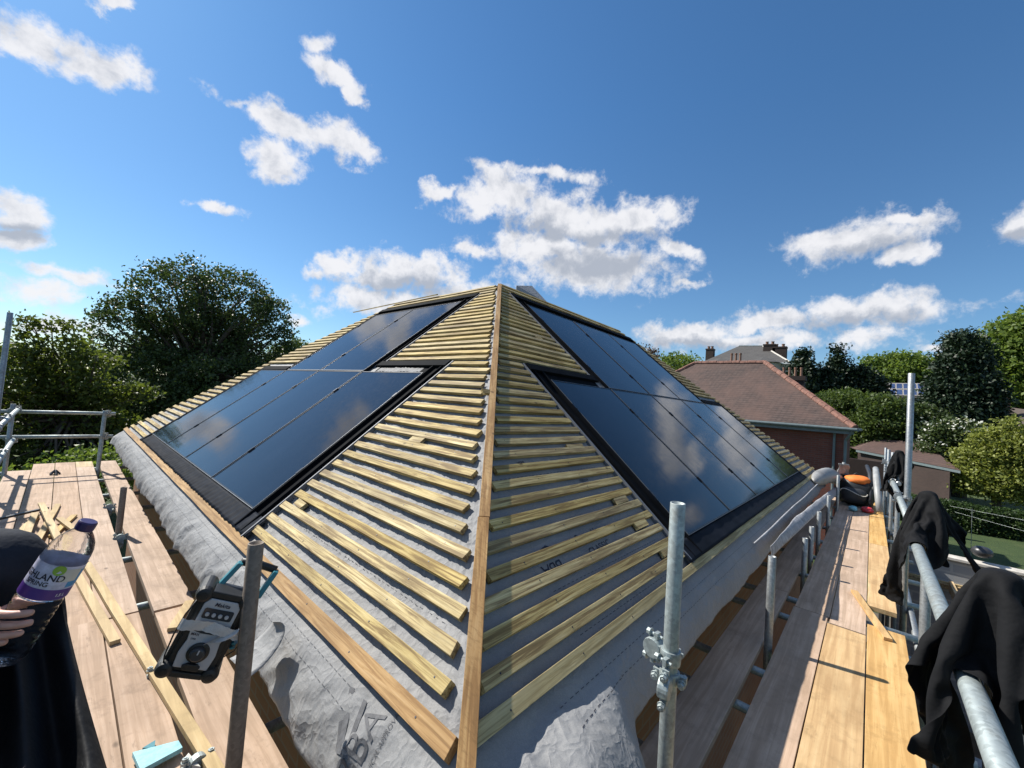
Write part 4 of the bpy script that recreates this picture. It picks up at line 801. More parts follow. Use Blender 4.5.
44,-10,-35,-1,-26,-35,8,-22,-4,41,-17,-39,-1,-18,-15,38,-14,-31,23,-14,-40,1,-17,266,-581,-246,-30,1,31,-3,31,27,26,21,27,32,0,27,4,34,24,21,27,26,-22,28,24,-28,19,24,-12,35,21,6,31,27,25,-20,26,27,-12,31,31,-7,30,17,28,26,35,8,
21,-31,27,9,-14,40,4,-9,39,11,5,28,32,-19,32,-20,-5,38,17,-11,30,-31,-38,14,-17,-5,-36,-26,-39,18,-11,-36,-10,-24,-3,38,-22,-35,20,-15,-35,-10,-25,-13,36,-20,-42,1,-10,-10,37,-19,-31,23,-15,211,-591,-241,-8,31,28,27,19,27,32,-2,
28,6,33,26,27,21,26,-26,24,23,-21,29,25,-10,33,23,15,29,27,13,-12,38,25,25,23,18,3,38,32,-26,8,10,32,27,17,24,32,15,4,38,-16,38,-13,-7,29,30,-9,42,-2,-12,37,16,-16,29,-27,-34,-11,-25,-15,32,-22,-36,5,-26,-24,-34,-10,-18,32,-23,
-40,-16,-18,-25,28,-21,-10,36,-22,-36,-13,-22,-22,31,-16,-41,6,-13,4,40,-14,172,-552,-241,28,18,25,31,-4,30,7,33,26,30,14,27,-15,33,24,-9,32,25,-26,27,23,22,21,29,16,-8,37,20,14,36,7,-14,38,23,35,10,20,20,31,37,-12,19,13,2,39,10,
37,19,-3,31,28,-7,39,15,-11,37,17,-17,30,-24,-24,21,-29,-31,23,-17,-25,-15,-31,-28,16,-28,-39,-7,-16,-37,-14,-18,-14,35,-21,-38,-15,-22,-13,36,-22,-24,30,-22,-36,-22,-8,-14,37,-17,-33,18,-18,250,-124,129,-25,32,-19,-32,-25,-16,
-39,2,-17,-13,34,-26,-40,-9,-21,3,41,-21,-43,-5,-14,-39,11,-11,14,40,-6,220,-138,113,-10,39,-15,-38,4,-18,-35,-16,-18,-39,1,-17,-7,34,-27,-38,4,-22,-15,39,-17,-39,-18,-11,-8,41,-8,232,-145,113,3,41,-13,-34,19,-18,-39,0,-17,-35,
-17,-18,-40,4,-15,1,30,-31,-21,35,-19,-39,-10,-13,-27,32,-10,227,-148,113,17,38,-12,-42,5,-10,-22,30,-23,-39,3,-15,-34,-17,-18,-40,3,-17,-13,32,-24,-16,33,-24,3,33,26,201,-178,80,-3,38,-16,-25,35,-10,-39,-13,-13,-15,35,-22,-41,0,
-14,-27,-28,-15,-23,27,-26,10,39,14,-19,35,-16,194,-179,77,-22,33,-14,0,42,-10,-39,-8,-14,-39,12,-16,-18,33,-19,-16,-40,-6,-12,40,-13,-15,37,-9,-41,0,-7,216,-158,68,-26,31,-14,3,41,-9,-38,12,-15,-39,-12,-14,-6,43,-13,-32,-26,-15,
-41,13,-4,11,38,-16,-31,31,-4,207,-184,64,-21,34,-14,3,41,-8,-35,19,-15,-37,-19,-13,-18,37,-16,-39,16,-9,-32,-30,-6,-23,35,-5,4,39,-17,206,-185,63,-14,38,-12,0,42,-9,-32,23,-15,-41,4,-10,-39,-8,-12,-13,38,-18,-37,-21,-7,-41,12,-1,
23,34,-13,202,-172,58,1,41,-8,-11,37,-14,-42,4,-3,-36,16,-19,-27,29,-9,-37,-14,-13,-29,26,-20,-38,-19,2,-4,42,-10,233,-171,53,11,41,-3,-36,16,-9,-35,23,-13,-12,40,-10,-41,-1,-13,-33,21,-13,-33,-22,-15,-41,3,-9,-23,34,-8,238,-160,
51,23,37,-3,-24,35,-2,-34,24,-14,-41,2,-7,-10,39,-16,-40,-6,-15,-38,9,-16,-37,-15,-12,-36,21,-8,251,-155,55,-5,41,-5,-2,44,-4,-43,-4,-6,-16,40,-4,-37,-3,-19,-21,33,-20,-37,-18,-14,-35,20,-9,-40,1,-15,241,-159,53,10,41,1,-13,40,-8,
-44,4,-8,-5,44,0,-39,18,-10,-33,-17,-25,-30,24,-18,-37,-24,0,-20,35,-15,238,-159,52,-33,25,-7,11,41,-10,-40,14,-9,-13,42,-1,-25,35,-3,-41,-3,-17,-21,-31,-19,-41,-6,-11,-37,19,-10,244,-143,45,-10,41,2,-34,22,-15,0,43,-3,-38,18,-11,
-3,43,1,-38,-19,-14,-38,8,-16,-30,-24,-18,-27,33,2,248,-155,42,-37,18,-9,-2,43,0,-36,16,-15,-2,42,4,-22,34,-13,-39,14,-6,-27,-29,-19,-37,2,-19,-38,17,-7,239,-178,45,-7,41,-3,-34,24,-7,3,42,1,-24,33,-11,-40,7,-7,-9,41,-6,-34,-13,
-21,-39,14,-10,-38,-3,-18,246,-185,45,-37,21,-5,1,41,-1,-9,42,-5,-37,17,-10,-15,39,4,-39,0,-14,-14,37,-18,-40,6,-14,-27,-31,-11,217,-183,32,-22,36,-4,-29,31,1,14,39,-7,-18,39,1,-41,10,-5,-17,39,0,-31,-15,-23,-24,28,-20,-42,-1,-9],
'g2': [295,174,-769,3,-5,42,-1,43,-2,17,0,-38,4,37,42,28,-14,-28,13,22,28,-5,19,-39,21,19,37,20,-9,-38,23,10,39,0,25,-37,-7,18,39,41,-7,-16,-12,33,35,5,8,-43,7,31,50,17,2,-40,-153,-236,49,-22,37,3,38,19,-5,2,43,-1,40,9,5,22,36,-5,35,23,
10,-27,35,3,42,8,16,-148,-221,10,16,39,2,-8,41,-9,36,20,9,2,41,-12,31,28,6,41,-12,11,-17,41,9,19,36,6,-114,-225,19,-28,27,-19,25,36,11,7,40,-8,35,21,8,20,38,5,32,-29,3,18,39,10,-3,40,11,-132,-213,13,11,38,-13,-23,39,-6,37,19,9,11,
41,-8,32,15,19,36,-23,7,29,31,9,-29,31,-7,-136,-167,8,41,15,12,-29,32,-6,27,35,5,4,39,-15,38,-14,15,37,1,17,34,24,11,-9,42,-6,-147,-186,7,12,39,-1,21,38,5,-19,39,-10,34,32,7,21,-39,7,31,29,9,36,7,19,27,32,-5,-182,-170,8,30,29,2,6,
41,2,-12,39,-8,21,37,2,24,-38,11,29,35,5,34,23,5,40,-2,13,-186,-155,8,39,19,5,-7,43,-4,-2,40,-3,21,39,2,29,-30,10,42,-3,-4,10,41,12,31,-27,-12,-167,-128,36,34,27,4,-6,42,-3,-1,42,-4,17,39,1,45,-6,1,18,-38,1,28,29,14,42,-1,-10,
-188,-130,37,36,24,5,-5,43,-4,-3,42,-3,25,36,1,41,-3,3,15,-41,-1,40,-9,-12,38,15,10,-197,-104,42,37,24,6,-6,42,-5,0,42,-3,27,34,2,34,-24,-5,41,-11,4,21,-34,-13,42,-4,-4,-205,-67,60,37,24,5,-7,42,-4,5,42,-2,32,26,1,25,-33,-8,35,
-22,-3,43,1,-2,12,-36,-19,-192,-40,73,37,22,5,-7,42,-4,11,41,-1,38,18,2,18,-38,-10,43,3,-3,16,-36,-15,27,-30,-9,-192,-20,76,37,23,6,-8,41,-5,18,38,1,41,10,1,20,-37,-8,41,-6,-5,29,-27,-17,0,-40,-13,-186,-1,81,36,24,6,-6,41,-4,24,
35,2,42,1,1,32,-27,-9,19,-34,-15,41,-11,-6,-7,-40,-14,-189,11,81,35,26,5,-4,42,-3,31,31,2,39,-12,-1,20,-36,-15,41,-7,-6,32,-27,-8,8,-39,-16,-209,22,84,33,28,5,1,42,-2,34,26,2,31,-30,-9,39,-11,-7,18,-34,-17,39,-19,-1,27,-29,-15,
-228,27,86,29,31,4,8,42,-1,39,15,1,37,-21,-8,17,-35,-16,34,-23,-9,21,-34,-15,40,-15,-2,-231,41,89,25,34,2,16,38,1,43,5,-2,22,-34,-14,33,-23,-10,15,-35,-19,36,-20,-3,32,23,-16,-228,14,105,20,37,0,29,30,1,41,-7,-5,28,-29,-13,10,-36,
-20,29,-28,-8,36,22,-12,37,-17,-8,-237,30,108,22,37,-1,36,21,1,38,-17,-8,18,-34,-16,10,-37,-21,40,15,-7,39,-12,-6,34,21,-15,-243,9,117,26,34,-1,41,12,-3,28,-29,-11,2,-34,-27,38,-14,-5,43,1,-8,32,23,-12,41,-5,-8,-257,15,118,33,28,
-1,42,2,-5,1,-34,-27,28,-25,-10,44,-2,-6,35,19,-12,40,-10,-10,36,19,-7,-262,6,121,39,17,-3,39,-13,-11,-9,-34,-26,43,8,-6,41,5,-8,38,-14,-11,37,19,-8,41,-4,-8,-696,45,-353,-19,5,38,28,-29,12,27,15,-30,9,-26,50,21,31,-20,12,-29,49,
8,40,-12,15,-30,47,23,22,-28,14,-25,50,23,6,-35,15,-16,51,19,25,-27,-2,1,57,30,-14,-27,4,17,53,20,-31,-21,2,10,51,30,6,-29,1,13,49,28,-24,-22,0,21,54,20,-34,-18,8,28,50,8,-40,-14,-9,5,40,37,13,-12,-5,-30,32,15,41,8,-5,-44,34,33,
15,-23,-11,-49,33,34,15,-22,-13,-51,22,37,24,1,-8,-29,28,29,-8,-31,0,-10,61,20,29,-27,-27,13,43,-5,12,-40,-38,-15,26,24,33,11,-33,4,9,8,-5,-43,-42,-11,17,19,39,4,-40,0,-12,31,-7,-27,-4,37,25,-4,1,-43,45,5,35,41,8,-5,28,-27,-17,4,
-34,-27,42,4,-9,38,18,1,41,3,-9,36,-10,-18,36,22,3,-744,36,-328,36,-9,21,29,-28,13,35,-11,22,34,-4,22,35,3,29,30,5,27,32,12,26,6,34,24,33,13,24,25,-18,29,27,8,31,27,-4,32,18,-16,34,28,-26,21,-10,-44,6,22,-33,14,30,-8,29,24,-25,22,
29,-18,27,20,28,27,-40,4,-10,-22,34,15,-37,6,-20,2,40,-2,29,31,-5,42,1,-7,41,-5,-10,10,-34,-23,24,-27,-20,41,1,-9,38,17,0,34,-12,-23,35,24,2,34,-13,-21,-761,78,-308,29,-30,11,34,-13,21,37,8,18,28,-22,21,32,3,28,29,20,22,31,8,28,
36,-15,15,28,14,27,-3,30,33,28,-6,32,27,-3,32,16,-37,14,23,-25,28,25,-8,34,-3,-42,3,27,-22,25,28,-13,27,26,-24,24,31,13,28,-20,38,1,-41,-9,-6,-19,35,2,6,42,-2,35,22,-5,42,-1,-9,32,-20,-14,19,-31,-22,22,-29,-20,40,17,-4,36,-13,-17,
32,28,-4,30,-19,-23,39,-8,-13,-790,96,-306,33,-20,18,37,11,18,36,-2,22,22,-33,16,30,17,25,34,2,26,37,-16,14,32,0,26,20,28,25,31,-6,27,-8,26,36,30,0,33,33,-11,22,32,-18,24,-11,-36,23,12,-37,18,34,-9,26,15,-33,21,28,-21,25,33,-5,27,
8,42,12,-42,0,-4,-17,37,2,7,42,-2,40,15,-7,38,-13,-12,24,-28,-20,9,-32,-26,42,-3,-7,35,-14,-16,32,28,-4,40,-7,-13,34,-15,-20,4,-17,-38,-782,106,-286,30,23,19,37,-1,21,25,-33,4,28,-13,32,35,-7,20,37,-4,21,32,3,27,24,36,8,25,-21,28,
25,17,31,35,-14,21,-6,14,44,28,12,31,33,-10,27,32,-16,25,-6,-37,21,8,-38,19,35,-3,26,10,-36,21,32,-17,25,33,22,16,-36,20,4,-5,42,-2,-2,42,1,42,-2,-9,32,-20,-15,10,-32,-27,26,-27,-20,38,-12,-13,35,24,-3,41,0,-10,34,-15,-18,5,-18,
-38,37,-11,-18,-816,145,-288,36,2,22,34,-21,10,36,-6,23,33,26,9,39,-4,20,15,-29,31,36,19,15,29,-11,29,32,27,19,6,-38,28,38,-18,14,32,-3,30,19,13,38,-1,17,41,33,-6,29,32,-8,26,8,-38,20,-2,-38,21,35,1,24,10,-35,25,40,4,18,-4,43,6,
-36,26,-3,24,34,5,39,-9,-11,23,-29,-22,12,-31,-25,32,-23,-17,41,5,-8,38,17,-5,35,-16,-18,7,-20,-37,38,-7,-16,-1,-17,-39,-811,170,-267,36,-19,14,38,-5,18,32,24,14,37,-2,20,34,14,17,39,-4,21,15,-32,25,24,27,21,34,1,29,36,-2,21,22,
-31,22,10,-37,23,37,-11,23,21,12,36,-3,13,43,27,14,30,29,-16,28,20,-32,18,-4,-37,24,36,3,27,26,-31,21,7,41,9,-31,31,-1,32,25,3,33,-21,-17,14,-31,-26,21,-29,-22,39,-9,-12,37,20,-6,37,-14,-15,11,-22,-36,39,-7,-15,3,-17,-40,27,-19,
-25,-837,187,-260,38,-1,19,36,-5,20,33,25,12,37,6,18,34,-22,9,38,-8,19,20,16,34,29,-30,2,37,-3,21,16,14,36,26,5,34,38,-15,18,7,-35,26,25,-26,25,30,1,30,11,16,38,2,19,39,32,-13,25,29,-21,22,-11,-39,22,31,-17,25,26,28,17,-20,36,4,
39,11,-3,22,-29,-22,15,-30,-26,30,-23,-18,39,14,-8,39,-6,-13,13,-24,-32,37,-11,-18,9,-19,-35,13,-20,-36,-3,4,-43,-1,9,-42,41,-2,-2,-32,23,-33,30,-27,-9,-32,24,-33,42,-2,-3,-37,21,-35,35,-21,-8,-33,6,-31,39,15,-5,-46,5,-32,29,-32,
4,-32,4,-37,42,6,-2,-25,17,-29,26,-32,-10,-14,28,-31,-16,-42,2,23,13,-33,16,-27,28,-22,-8,-51,39,14,12,-14,-15,-46,17,37,11,-892,193,192,37,-15,17,35,16,16,35,13,18,37,-22,5,35,7,22,35,-22,14,37,-11,17,28,12,30,24,-35,1,39,2,17,1,
11,41,25,8,34,28,3,32,30,-21,24,5,-38,25,32,-13,28,23,15,33,-9,19,40,34,-8,27,30,-15,25,-7,-39,24,36,8,22,-4,41,8,41,-5,-10,13,-32,-26,20,-28,-23,39,-7,-13,40,8,-9,24,-22,-26,24,-22,-29,3,-13,-38,4,-11,-42,9,24,-33,-5,4,-43,9,21,
-36,-3,-7,-42,1,12,-40,-1,-3,-42,4,-22,-37,-8,27,-32,4,4,-42,13,-6,-40,10,-4,-41,14,-10,-39,15,-22,-32,-1,-38,-21,-857,227,252,38,-3,19,34,19,15,37,-21,5,40,4,19,35,-21,10,32,10,27,39,-7,18,31,-30,7,33,8,27,20,-37,-8,41,3,17,24,8,
33,2,2,42,5,3,42,22,5,36,32,-14,28,14,-31,27,32,-2,29,-10,27,41,30,-21,23,28,5,32,13,-32,25,20,34,11,35,-18,-16,10,-31,-27,32,-19,-19,41,8,-10,23,-22,-27,18,-23,-32,2,-10,-41,0,0,-44,10,26,-30,4,17,-39,2,12,-39,-2,-3,-42,-1,1,-43,
-1,-10,-40,2,-8,-42,0,-6,-43,24,-15,-30,-1,4,-41,-3,4,-42,7,2,-42,9,0,-43,16,1,-39,27,-13,-31,-867,186,314,36,11,18,42,-1,14,39,-7,11,38,-19,9,38,10,19,29,-31,10,30,13,29,31,-31,7,39,-9,18,40,10,7,25,-35,12,40,-13,5,27,12,31,-10,
-4,43,0,1,43,8,8,41,17,4,38,29,-11,28,30,-24,25,-6,21,43,33,-16,27,21,18,35,39,-14,11,27,-24,-19,17,-27,-26,41,4,-11,19,-23,-31,13,-22,-34,0,-1,-44,1,7,-43,8,22,-35,4,13,-40,2,3,-42,18,-21,-32,-8,2,-43,16,-10,-37,-8,-8,-40,4,-9,
-42,5,-8,-41,8,-6,-41,12,-3,-41,13,1,-41,15,1,-40,23,6,-37,-15,-4,-41,4,2,-43,-849,198,357,42,-4,10,40,-13,-5,30,14,30,37,10,16,38,-5,20,39,-18,14,31,-28,9,26,22,23,42,-3,16,40,-10,11,37,-12,9,32,-32,10,19,-36,0,27,-4,31,10,11,41,
3,2,44,-9,-5,40,8,1,44,17,7,39,35,-22,24,-7,16,45,34,2,33,41,-17,6,40,-18,-7,33,-8,-19,12,-23,-37,8,-17,-38,2,12,-41,2,12,-41,2,9,-44,3,4,-42,6,3,-43,15,-24,-29,16,-19,-36,20,-10,-35,16,-8,-38,13,-3,-40,12,-6,-40,11,0,-41,10,-2,
-41,12,-7,-42,10,-1,-40,8,-4,-44,2,-4,-43,-4,-1,-43,-12,-1,-42,-857,200,371,40,1,16,42,-3,8,42,-2,9,38,13,-16,14,-4,40,28,-4,33,35,-9,23,38,-6,14,42,-6,12,36,-6,15,41,-16,4,22,-28,-25,10,7,42,23,-30,18,21,-11,33,22,-6,38,21,5,35,
13,3,41,-3,-2,44,-8,-1,43,17,-3,44,32,-4,29,40,-13,8,40,-14,-2,36,-7,-25,-15,-10,-45,3,11,-42,4,0,-44,5,2,-43,5,2,-43,5,2,-43,6,3,-43,9,1,-41,20,-3,-37,19,-7,-38,12,-27,-31,14,-16,-36,15,-14,-38,18,-9,-36,15,-6,-38,5,-6,-44,16,-5,
-38,14,-5,-41,12,-6,-44,1,-3,-42,-34,22,-18,-831,177,345,42,4,-2,39,-5,17,36,15,-15,31,-2,25,39,-3,24,36,18,3,19,-24,32,37,-9,16,36,-7,20,38,19,-9,24,-28,12,19,-37,21,26,-4,28,-7,18,42,26,7,31,16,-15,38,19,-16,34,28,-25,19,10,-6,
42,9,-3,42,5,1,42,19,-9,38,45,-11,-1,44,-18,-1,35,-6,-27,24,3,-37,-6,1,-44,-6,-2,-42,2,2,-43,3,2,-43,3,2,-43,3,2,-42,2,1,-43,3,4,-42,6,13,-40,12,-2,-42,22,-1,-35,22,-5,-36,13,-12,-38,4,-22,-37,20,14,-36,13,-5,-40,9,-9,-42,12,-8,
-42,-5,-42,-15,-3,-9,-42,-820,187,322,38,-6,19,40,17,-10,34,-8,20,42,7,10,36,20,-1,21,-11,36,42,7,2,40,2,16,37,0,17,23,-30,19,-17,0,40,17,-15,32,31,-16,27,20,-22,31,38,5,13,-14,-5,39,28,-20,26,1,10,40,12,-12,41,13,-14,38,19,-15,
34,41,0,5,34,-18,12,40,-14,-11,27,19,-31,29,-30,-14,29,-1,-32,13,14,-39,7,10,-41,3,6,-42,4,4,-42,3,4,-43,3,0,-42,2,0,-43,-3,-5,-42,-12,-14,-38,-2,1,-43,2,12,-40,7,14,-38,12,-1,-42,14,-11,-38,14,-21,-33,8,3,-42,17,-26,-31,-3,-2,
-42,-3,-44,0,-773,186,268,38,16,11,30,-25,14,42,9,8,34,22,-1,25,-12,31,36,-5,22,37,-1,17,39,0,18,38,19,-9,-14,-21,33,19,-18,35,16,-19,34,16,-16,36,45,-5,11,14,-13,34,-1,-8,44,-14,15,35,19,-15,36,17,-18,33,22,-14,34,38,-4,16,36,23,
-8,27,-34,15,36,18,-14,29,-32,-12,24,23,-32,12,-43,-10,33,1,-27,21,9,-36,13,9,-39,7,6,-42,-13,-2,-40,5,1,-42,-3,0,-43,14,-1,-39,7,1,-43,0,4,-42,-2,7,-44,-26,-5,-32,-10,3,-41,-2,6,-43,10,1,-41,21,-28,-21,13,-22,-34,-10,29,-33,10,
-17,-37,-726,174,255,31,-27,13,36,22,12,31,-30,2,34,0,27,36,22,5,29,-20,23,37,-5,21,36,21,7,24,-21,29,30,18,24,2,-37,22,27,-1,34,14,-25,35,7,-34,25,-9,2,43,-14,14,36,17,-17,35,23,-16,30,28,-13,30,35,11,17,19,32,22,18,-36,1,38,-15,
-2,35,26,-17,11,-43,2,27,18,-30,37,-3,-26,6,-46,-6,37,-3,-23,9,11,-42,31,3,-29,-2,2,-42,-14,-5,-39,-5,0,-43,-2,3,-43,-1,3,-43,0,3,-44,0,7,-43,21,-1,-39,-26,-5,-34,21,19,-34,-29,-9,-29,-10,-5,-41,10,0,-42,19,-18,-32,-20,30,-22,
-665,172,213,33,-1,25,29,-32,4,34,26,11,37,-12,18,32,-27,12,32,23,14,37,0,21,32,-24,13,26,24,23,30,-19,25,17,-27,29,1,-25,36,-7,-24,35,-18,4,38,-10,-12,41,22,-18,33,28,-12,27,31,-11,29,32,16,17,10,35,26,36,16,10,23,-36,2,16,-41,
-1,20,36,-15,29,-33,-6,33,-29,-2,10,27,-39,38,-12,-18,4,-46,-4,38,-9,-18,29,4,-31,14,7,-40,1,6,-42,-1,6,-42,1,4,-43,1,6,-42,0,7,-44,-9,-11,-42,-14,-14,-38,17,22,-33,-19,-8,-38,11,21,-36,-25,-24,-25,-24,-7,-34,-11,8,-41,12,4,-40,
-625,231,206,10,-42,9,39,17,12,31,-29,9,36,22,8,30,-29,10,38,4,21,34,19,17,36,-6,21,26,-23,25,-12,-25,33,21,-27,26,-12,-16,40,-17,-4,39,-5,-21,38,24,-17,31,30,-11,28,32,-10,28,30,19,19,19,32,22,6,36,21,43,-8,10,19,-35,-2,-12,-42,
11,39,6,-14,40,8,-17,4,-43,3,40,-16,-16,8,24,-39,38,-19,-10,0,-44,-6,37,-14,-15,27,0,-33,-11,10,-41,7,3,-42,-4,7,-43,-7,9,-42,18,-1,-39,22,1,-39,3,16,-39,-14,-16,-37,4,9,-41,-11,4,-40,-2,14,-40,-24,-24,-26,-30,-11,-27,-20,3,-37,
-602,263,164,30,-21,19,30,-28,17,31,29,6,26,-34,6,35,22,6,40,-2,18,38,-7,19,24,-23,25,11,-27,30,-1,-27,34,-22,-2,36,-10,-20,37,3,-24,37,25,-17,30,29,-12,28,33,-7,27,31,16,22,16,33,22,-4,34,24,33,24,17,38,-12,2,-4,-43,7,-8,-39,4,
41,-13,-8,34,22,-19,13,-41,-1,27,-33,-4,35,-3,-21,19,21,-36,34,-26,-5,-13,-42,-2,38,-23,-11,15,6,-40,-10,5,-42,-628,332,-312,29,-24,21,5,-42,-1,36,24,8,38,-12,15,28,-28,14,41,14,6,29,-19,25,15,-27,28,-2,-26,34,-20,-5,37,-7,-23,35,
5,-24,36,24,-17,30,29,-13,29,33,-3,26,33,10,23,11,35,23,-4,33,26,15,33,21,36,13,9,34,-28,4,2,-42,6,-25,-36,6,37,-22,-6,31,21,-19,36,-26,-5,-2,-43,2,38,16,-21,24,-33,-9,29,-1,-33,27,-27,-5,-21,-38,10,34,-15,-22,9,0,-42,-614,361,
-349,38,-4,19,-12,-43,-2,36,-11,19,42,8,5,38,-11,16,19,-30,22,36,-14,19,-7,-25,34,-18,-10,36,0,-24,34,11,-23,35,30,-2,29,14,-28,29,33,-2,25,34,8,25,1,34,24,2,34,24,8,35,23,26,27,19,41,0,8,11,-40,3,14,-42,4,-33,-25,6,27,-36,-1,38,
10,-16,40,-4,-13,-3,-44,1,40,-15,-8,32,18,-21,-5,-44,-9,41,0,-23,-23,-36,11,12,-38,2,27,-19,-28,-578,368,-383,33,26,9,8,-41,7,15,-37,15,42,10,4,37,-14,18,29,-24,22,0,-27,32,-19,-15,36,12,-24,32,17,-20,34,28,8,29,4,-31,30,32,-10,
24,31,19,25,6,29,30,29,22,21,-10,36,20,2,35,23,30,23,18,26,-33,7,34,-26,3,-30,-24,14,-1,-47,-5,9,-39,0,39,7,-16,41,4,-14,15,-39,-1,20,-39,1,20,36,-19,39,-13,-12,-7,-43,-18,39,-16,10,-34,-24,-4,2,-42,-9,-531,389,-405,35,-18,15,37,
-3,23,-9,-42,-8,27,-29,19,44,-4,9,-5,-26,34,7,-30,32,27,-8,31,10,-26,32,23,16,31,10,-30,27,18,-23,33,14,35,21,12,24,30,37,6,18,16,34,23,3,35,24,-12,35,19,39,6,15,34,-23,14,-17,-38,4,-7,-43,6,38,-21,6,-16,-40,-13,26,-34,0,29,20,
-25,42,-17,-5,-8,-45,5,43,5,-10,25,25,-26,32,-27,-5,12,-43,-2,-10,-39,7,-41,2,-14,-497,363,-409,35,6,22,36,-21,16,14,-36,17,2,-44,-7,18,-32,24,21,-20,33,27,-6,33,12,-29,28,23,8,36,8,-24,34,28,9,30,16,-8,39,17,-12,38,0,43,-8,-4,37,
20,-3,25,32,6,36,22,32,28,3,40,-6,15,29,-29,12,3,-40,16,-30,-30,-6,40,-15,6,-11,-41,-11,5,-43,-3,41,-19,-5,33,21,-25,7,-43,5,32,-30,5,9,36,-28,41,-4,-17,-2,-42,4,31,-33,6,-42,-6,-16,-490,364,-404,3,-28,32,42,-4,1,35,-19,18,21,-23,
29,17,-39,10,17,-34,22,17,-24,31,24,-10,34,8,-22,34,22,-7,36,15,-12,37,26,5,34,11,27,29,13,14,39,1,42,9,-15,40,0,-26,32,6,42,2,10,40,8,8,13,-38,15,-24,-11,34,15,-33,-23,10,-39,7,39,-20,-3,-8,-41,-12,2,-44,-5,36,17,-23,40,-23,2,-1,
-43,11,37,14,-19,14,27,-31,34,-24,8,26,-32,3,-28,-35,-8,-159,83,17,43,-9,1,34,13,-26,-6,-42,13,43,-17,-2,-6,34,-32,42,-12,-2,42,-9,-1,-2,-42,2,-192,67,7,37,-23,11,19,28,-29,25,-38,4,22,-33,12,22,28,-27,26,25,-23,39,-15,0,24,-33,9,
-210,45,2,20,-33,21,24,24,-28,45,-6,-5,-1,-43,12,46,1,-10,-2,33,-32,44,-12,0,41,0,0,-217,16,4,15,-35,21,40,9,-9,26,22,-28,3,-43,11,41,-14,0,27,22,-21,23,32,-21,23,-34,15,-199,19,-5,12,-35,21,43,5,-6,6,35,-26,31,-27,2,22,-37,3,17,
38,-16,34,13,-21,41,-9,7,-208,-4,-1,11,-36,22,43,0,-3,-2,35,-27,44,-1,-4,-2,-44,8,30,28,-21,42,-4,-5,39,13,-10,-205,-12,3,9,-37,22,43,-4,1,-1,33,-27,37,19,-15,10,-42,10,44,1,2,15,31,-29,36,-23,10,-194,1,-11,8,-37,22,42,-10,5,1,34,
-27,31,26,-19,33,-27,5,31,-29,13,7,37,-30,39,11,-1,-200,-28,-3,16,-34,20,40,-16,10,14,33,-25,7,32,-27,33,-29,11,27,-28,10,36,20,-16,20,32,-19,-202,-33,3,28,-29,15,35,-22,12,25,29,-20,-2,32,-29,44,-4,1,4,-42,15,36,23,-18,39,15,-7,
-215,-36,6,43,-3,-1,20,-35,17,35,22,-16,-9,32,-29,41,10,-8,20,-36,12,39,-11,12,31,23,-20,-223,-38,11,40,12,-16,22,-34,17,41,15,-11,-11,30,-29,35,23,-14,37,-17,9,37,-15,10,39,-14,9,-233,-38,8,17,25,-31,35,-26,10,46,1,-3,-9,32,-30,
29,29,-19,36,-20,13,44,-1,3,29,-26,16,-208,-50,24,3,24,-36,40,12,-12,34,-27,10,18,33,-19,5,30,-32,41,-2,3,39,-13,8,23,-31,19,-222,-35,20,42,-5,-11,10,28,-33,39,-18,5,39,15,-4,-14,27,-34,42,-7,11,42,6,-11,14,-34,23,-203,-47,32,9,
32,-28,41,-18,-2,28,16,-30,43,-7,15,-12,26,-35,33,24,-6,39,-17,-1,27,-27,17,-194,-60,42,-5,30,-29,35,20,-18,30,-30,6,39,6,-10,20,28,-26,15,34,-23,19,-34,21,41,-10,-2,-210,-67,49,30,23,-20,3,31,-30,42,-10,-1,38,-21,-1,0,37,-23,21,
30,-24,29,-30,11,39,-15,3,-216,-60,47,41,6,-11,9,30,-29,36,20,-16,28,-34,7,31,28,-14,-12,29,-29,43,-8,2,32,-28,5,-197,-71,56,9,37,-19,41,-9,-11,8,33,-27,39,-15,-6,43,-1,-3,-17,32,-28,40,12,-10,13,-39,17,-159,-71,54,-17,34,-20,32,
23,-16,40,-13,-10,21,28,-27,24,-33,17,13,25,-32,25,27,-20,31,-26,12,-137,-66,69,-34,8,-23,-1,38,-23,37,-21,-5,27,21,-27,32,-28,11,39,13,-13,-8,33,-30,42,-10,0,-129,-90,91,-10,28,-30,-28,21,-24,29,24,-20,28,-33,2,36,13,-21,40,-19,
1,-4,33,-30,30,27,-11,-97,-101,98,-39,1,-18,1,32,-27,-10,30,-30,42,5,-1,21,-36,-13,41,-14,-2,33,22,-12,-1,33,-28,-76,-101,103,-27,22,-24,-37,9,-20,24,27,-23,16,33,-22,40,6,9,7,-37,-18,38,-17,-8,31,24,-16],
'g3': [-12,-219,-712,0,1,43,-26,33,-7,19,7,-37,-32,32,30,-2,-9,-41,-36,26,32,14,9,-39,-25,30,28,39,7,-14,-27,33,16,13,-2,-41,-22,42,29,-7,-13,-40,-31,30,35,-10,-30,-28,110,-197,113,7,43,-3,-36,23,-8,-15,39,-10,-31,27,-8,-9,40,-11,16,39,
2,-21,35,-11,94,-246,92,-6,43,-4,-22,36,-10,-34,24,-9,-6,41,-10,-30,30,-7,-3,41,-11,14,41,-1,93,-245,91,-35,24,-8,-22,36,-10,-7,42,-4,-27,29,-11,10,39,-10,-12,42,-7,-21,36,-4,104,-248,96,-20,37,-9,-34,24,-9,-19,38,-7,6,40,-10,-25,
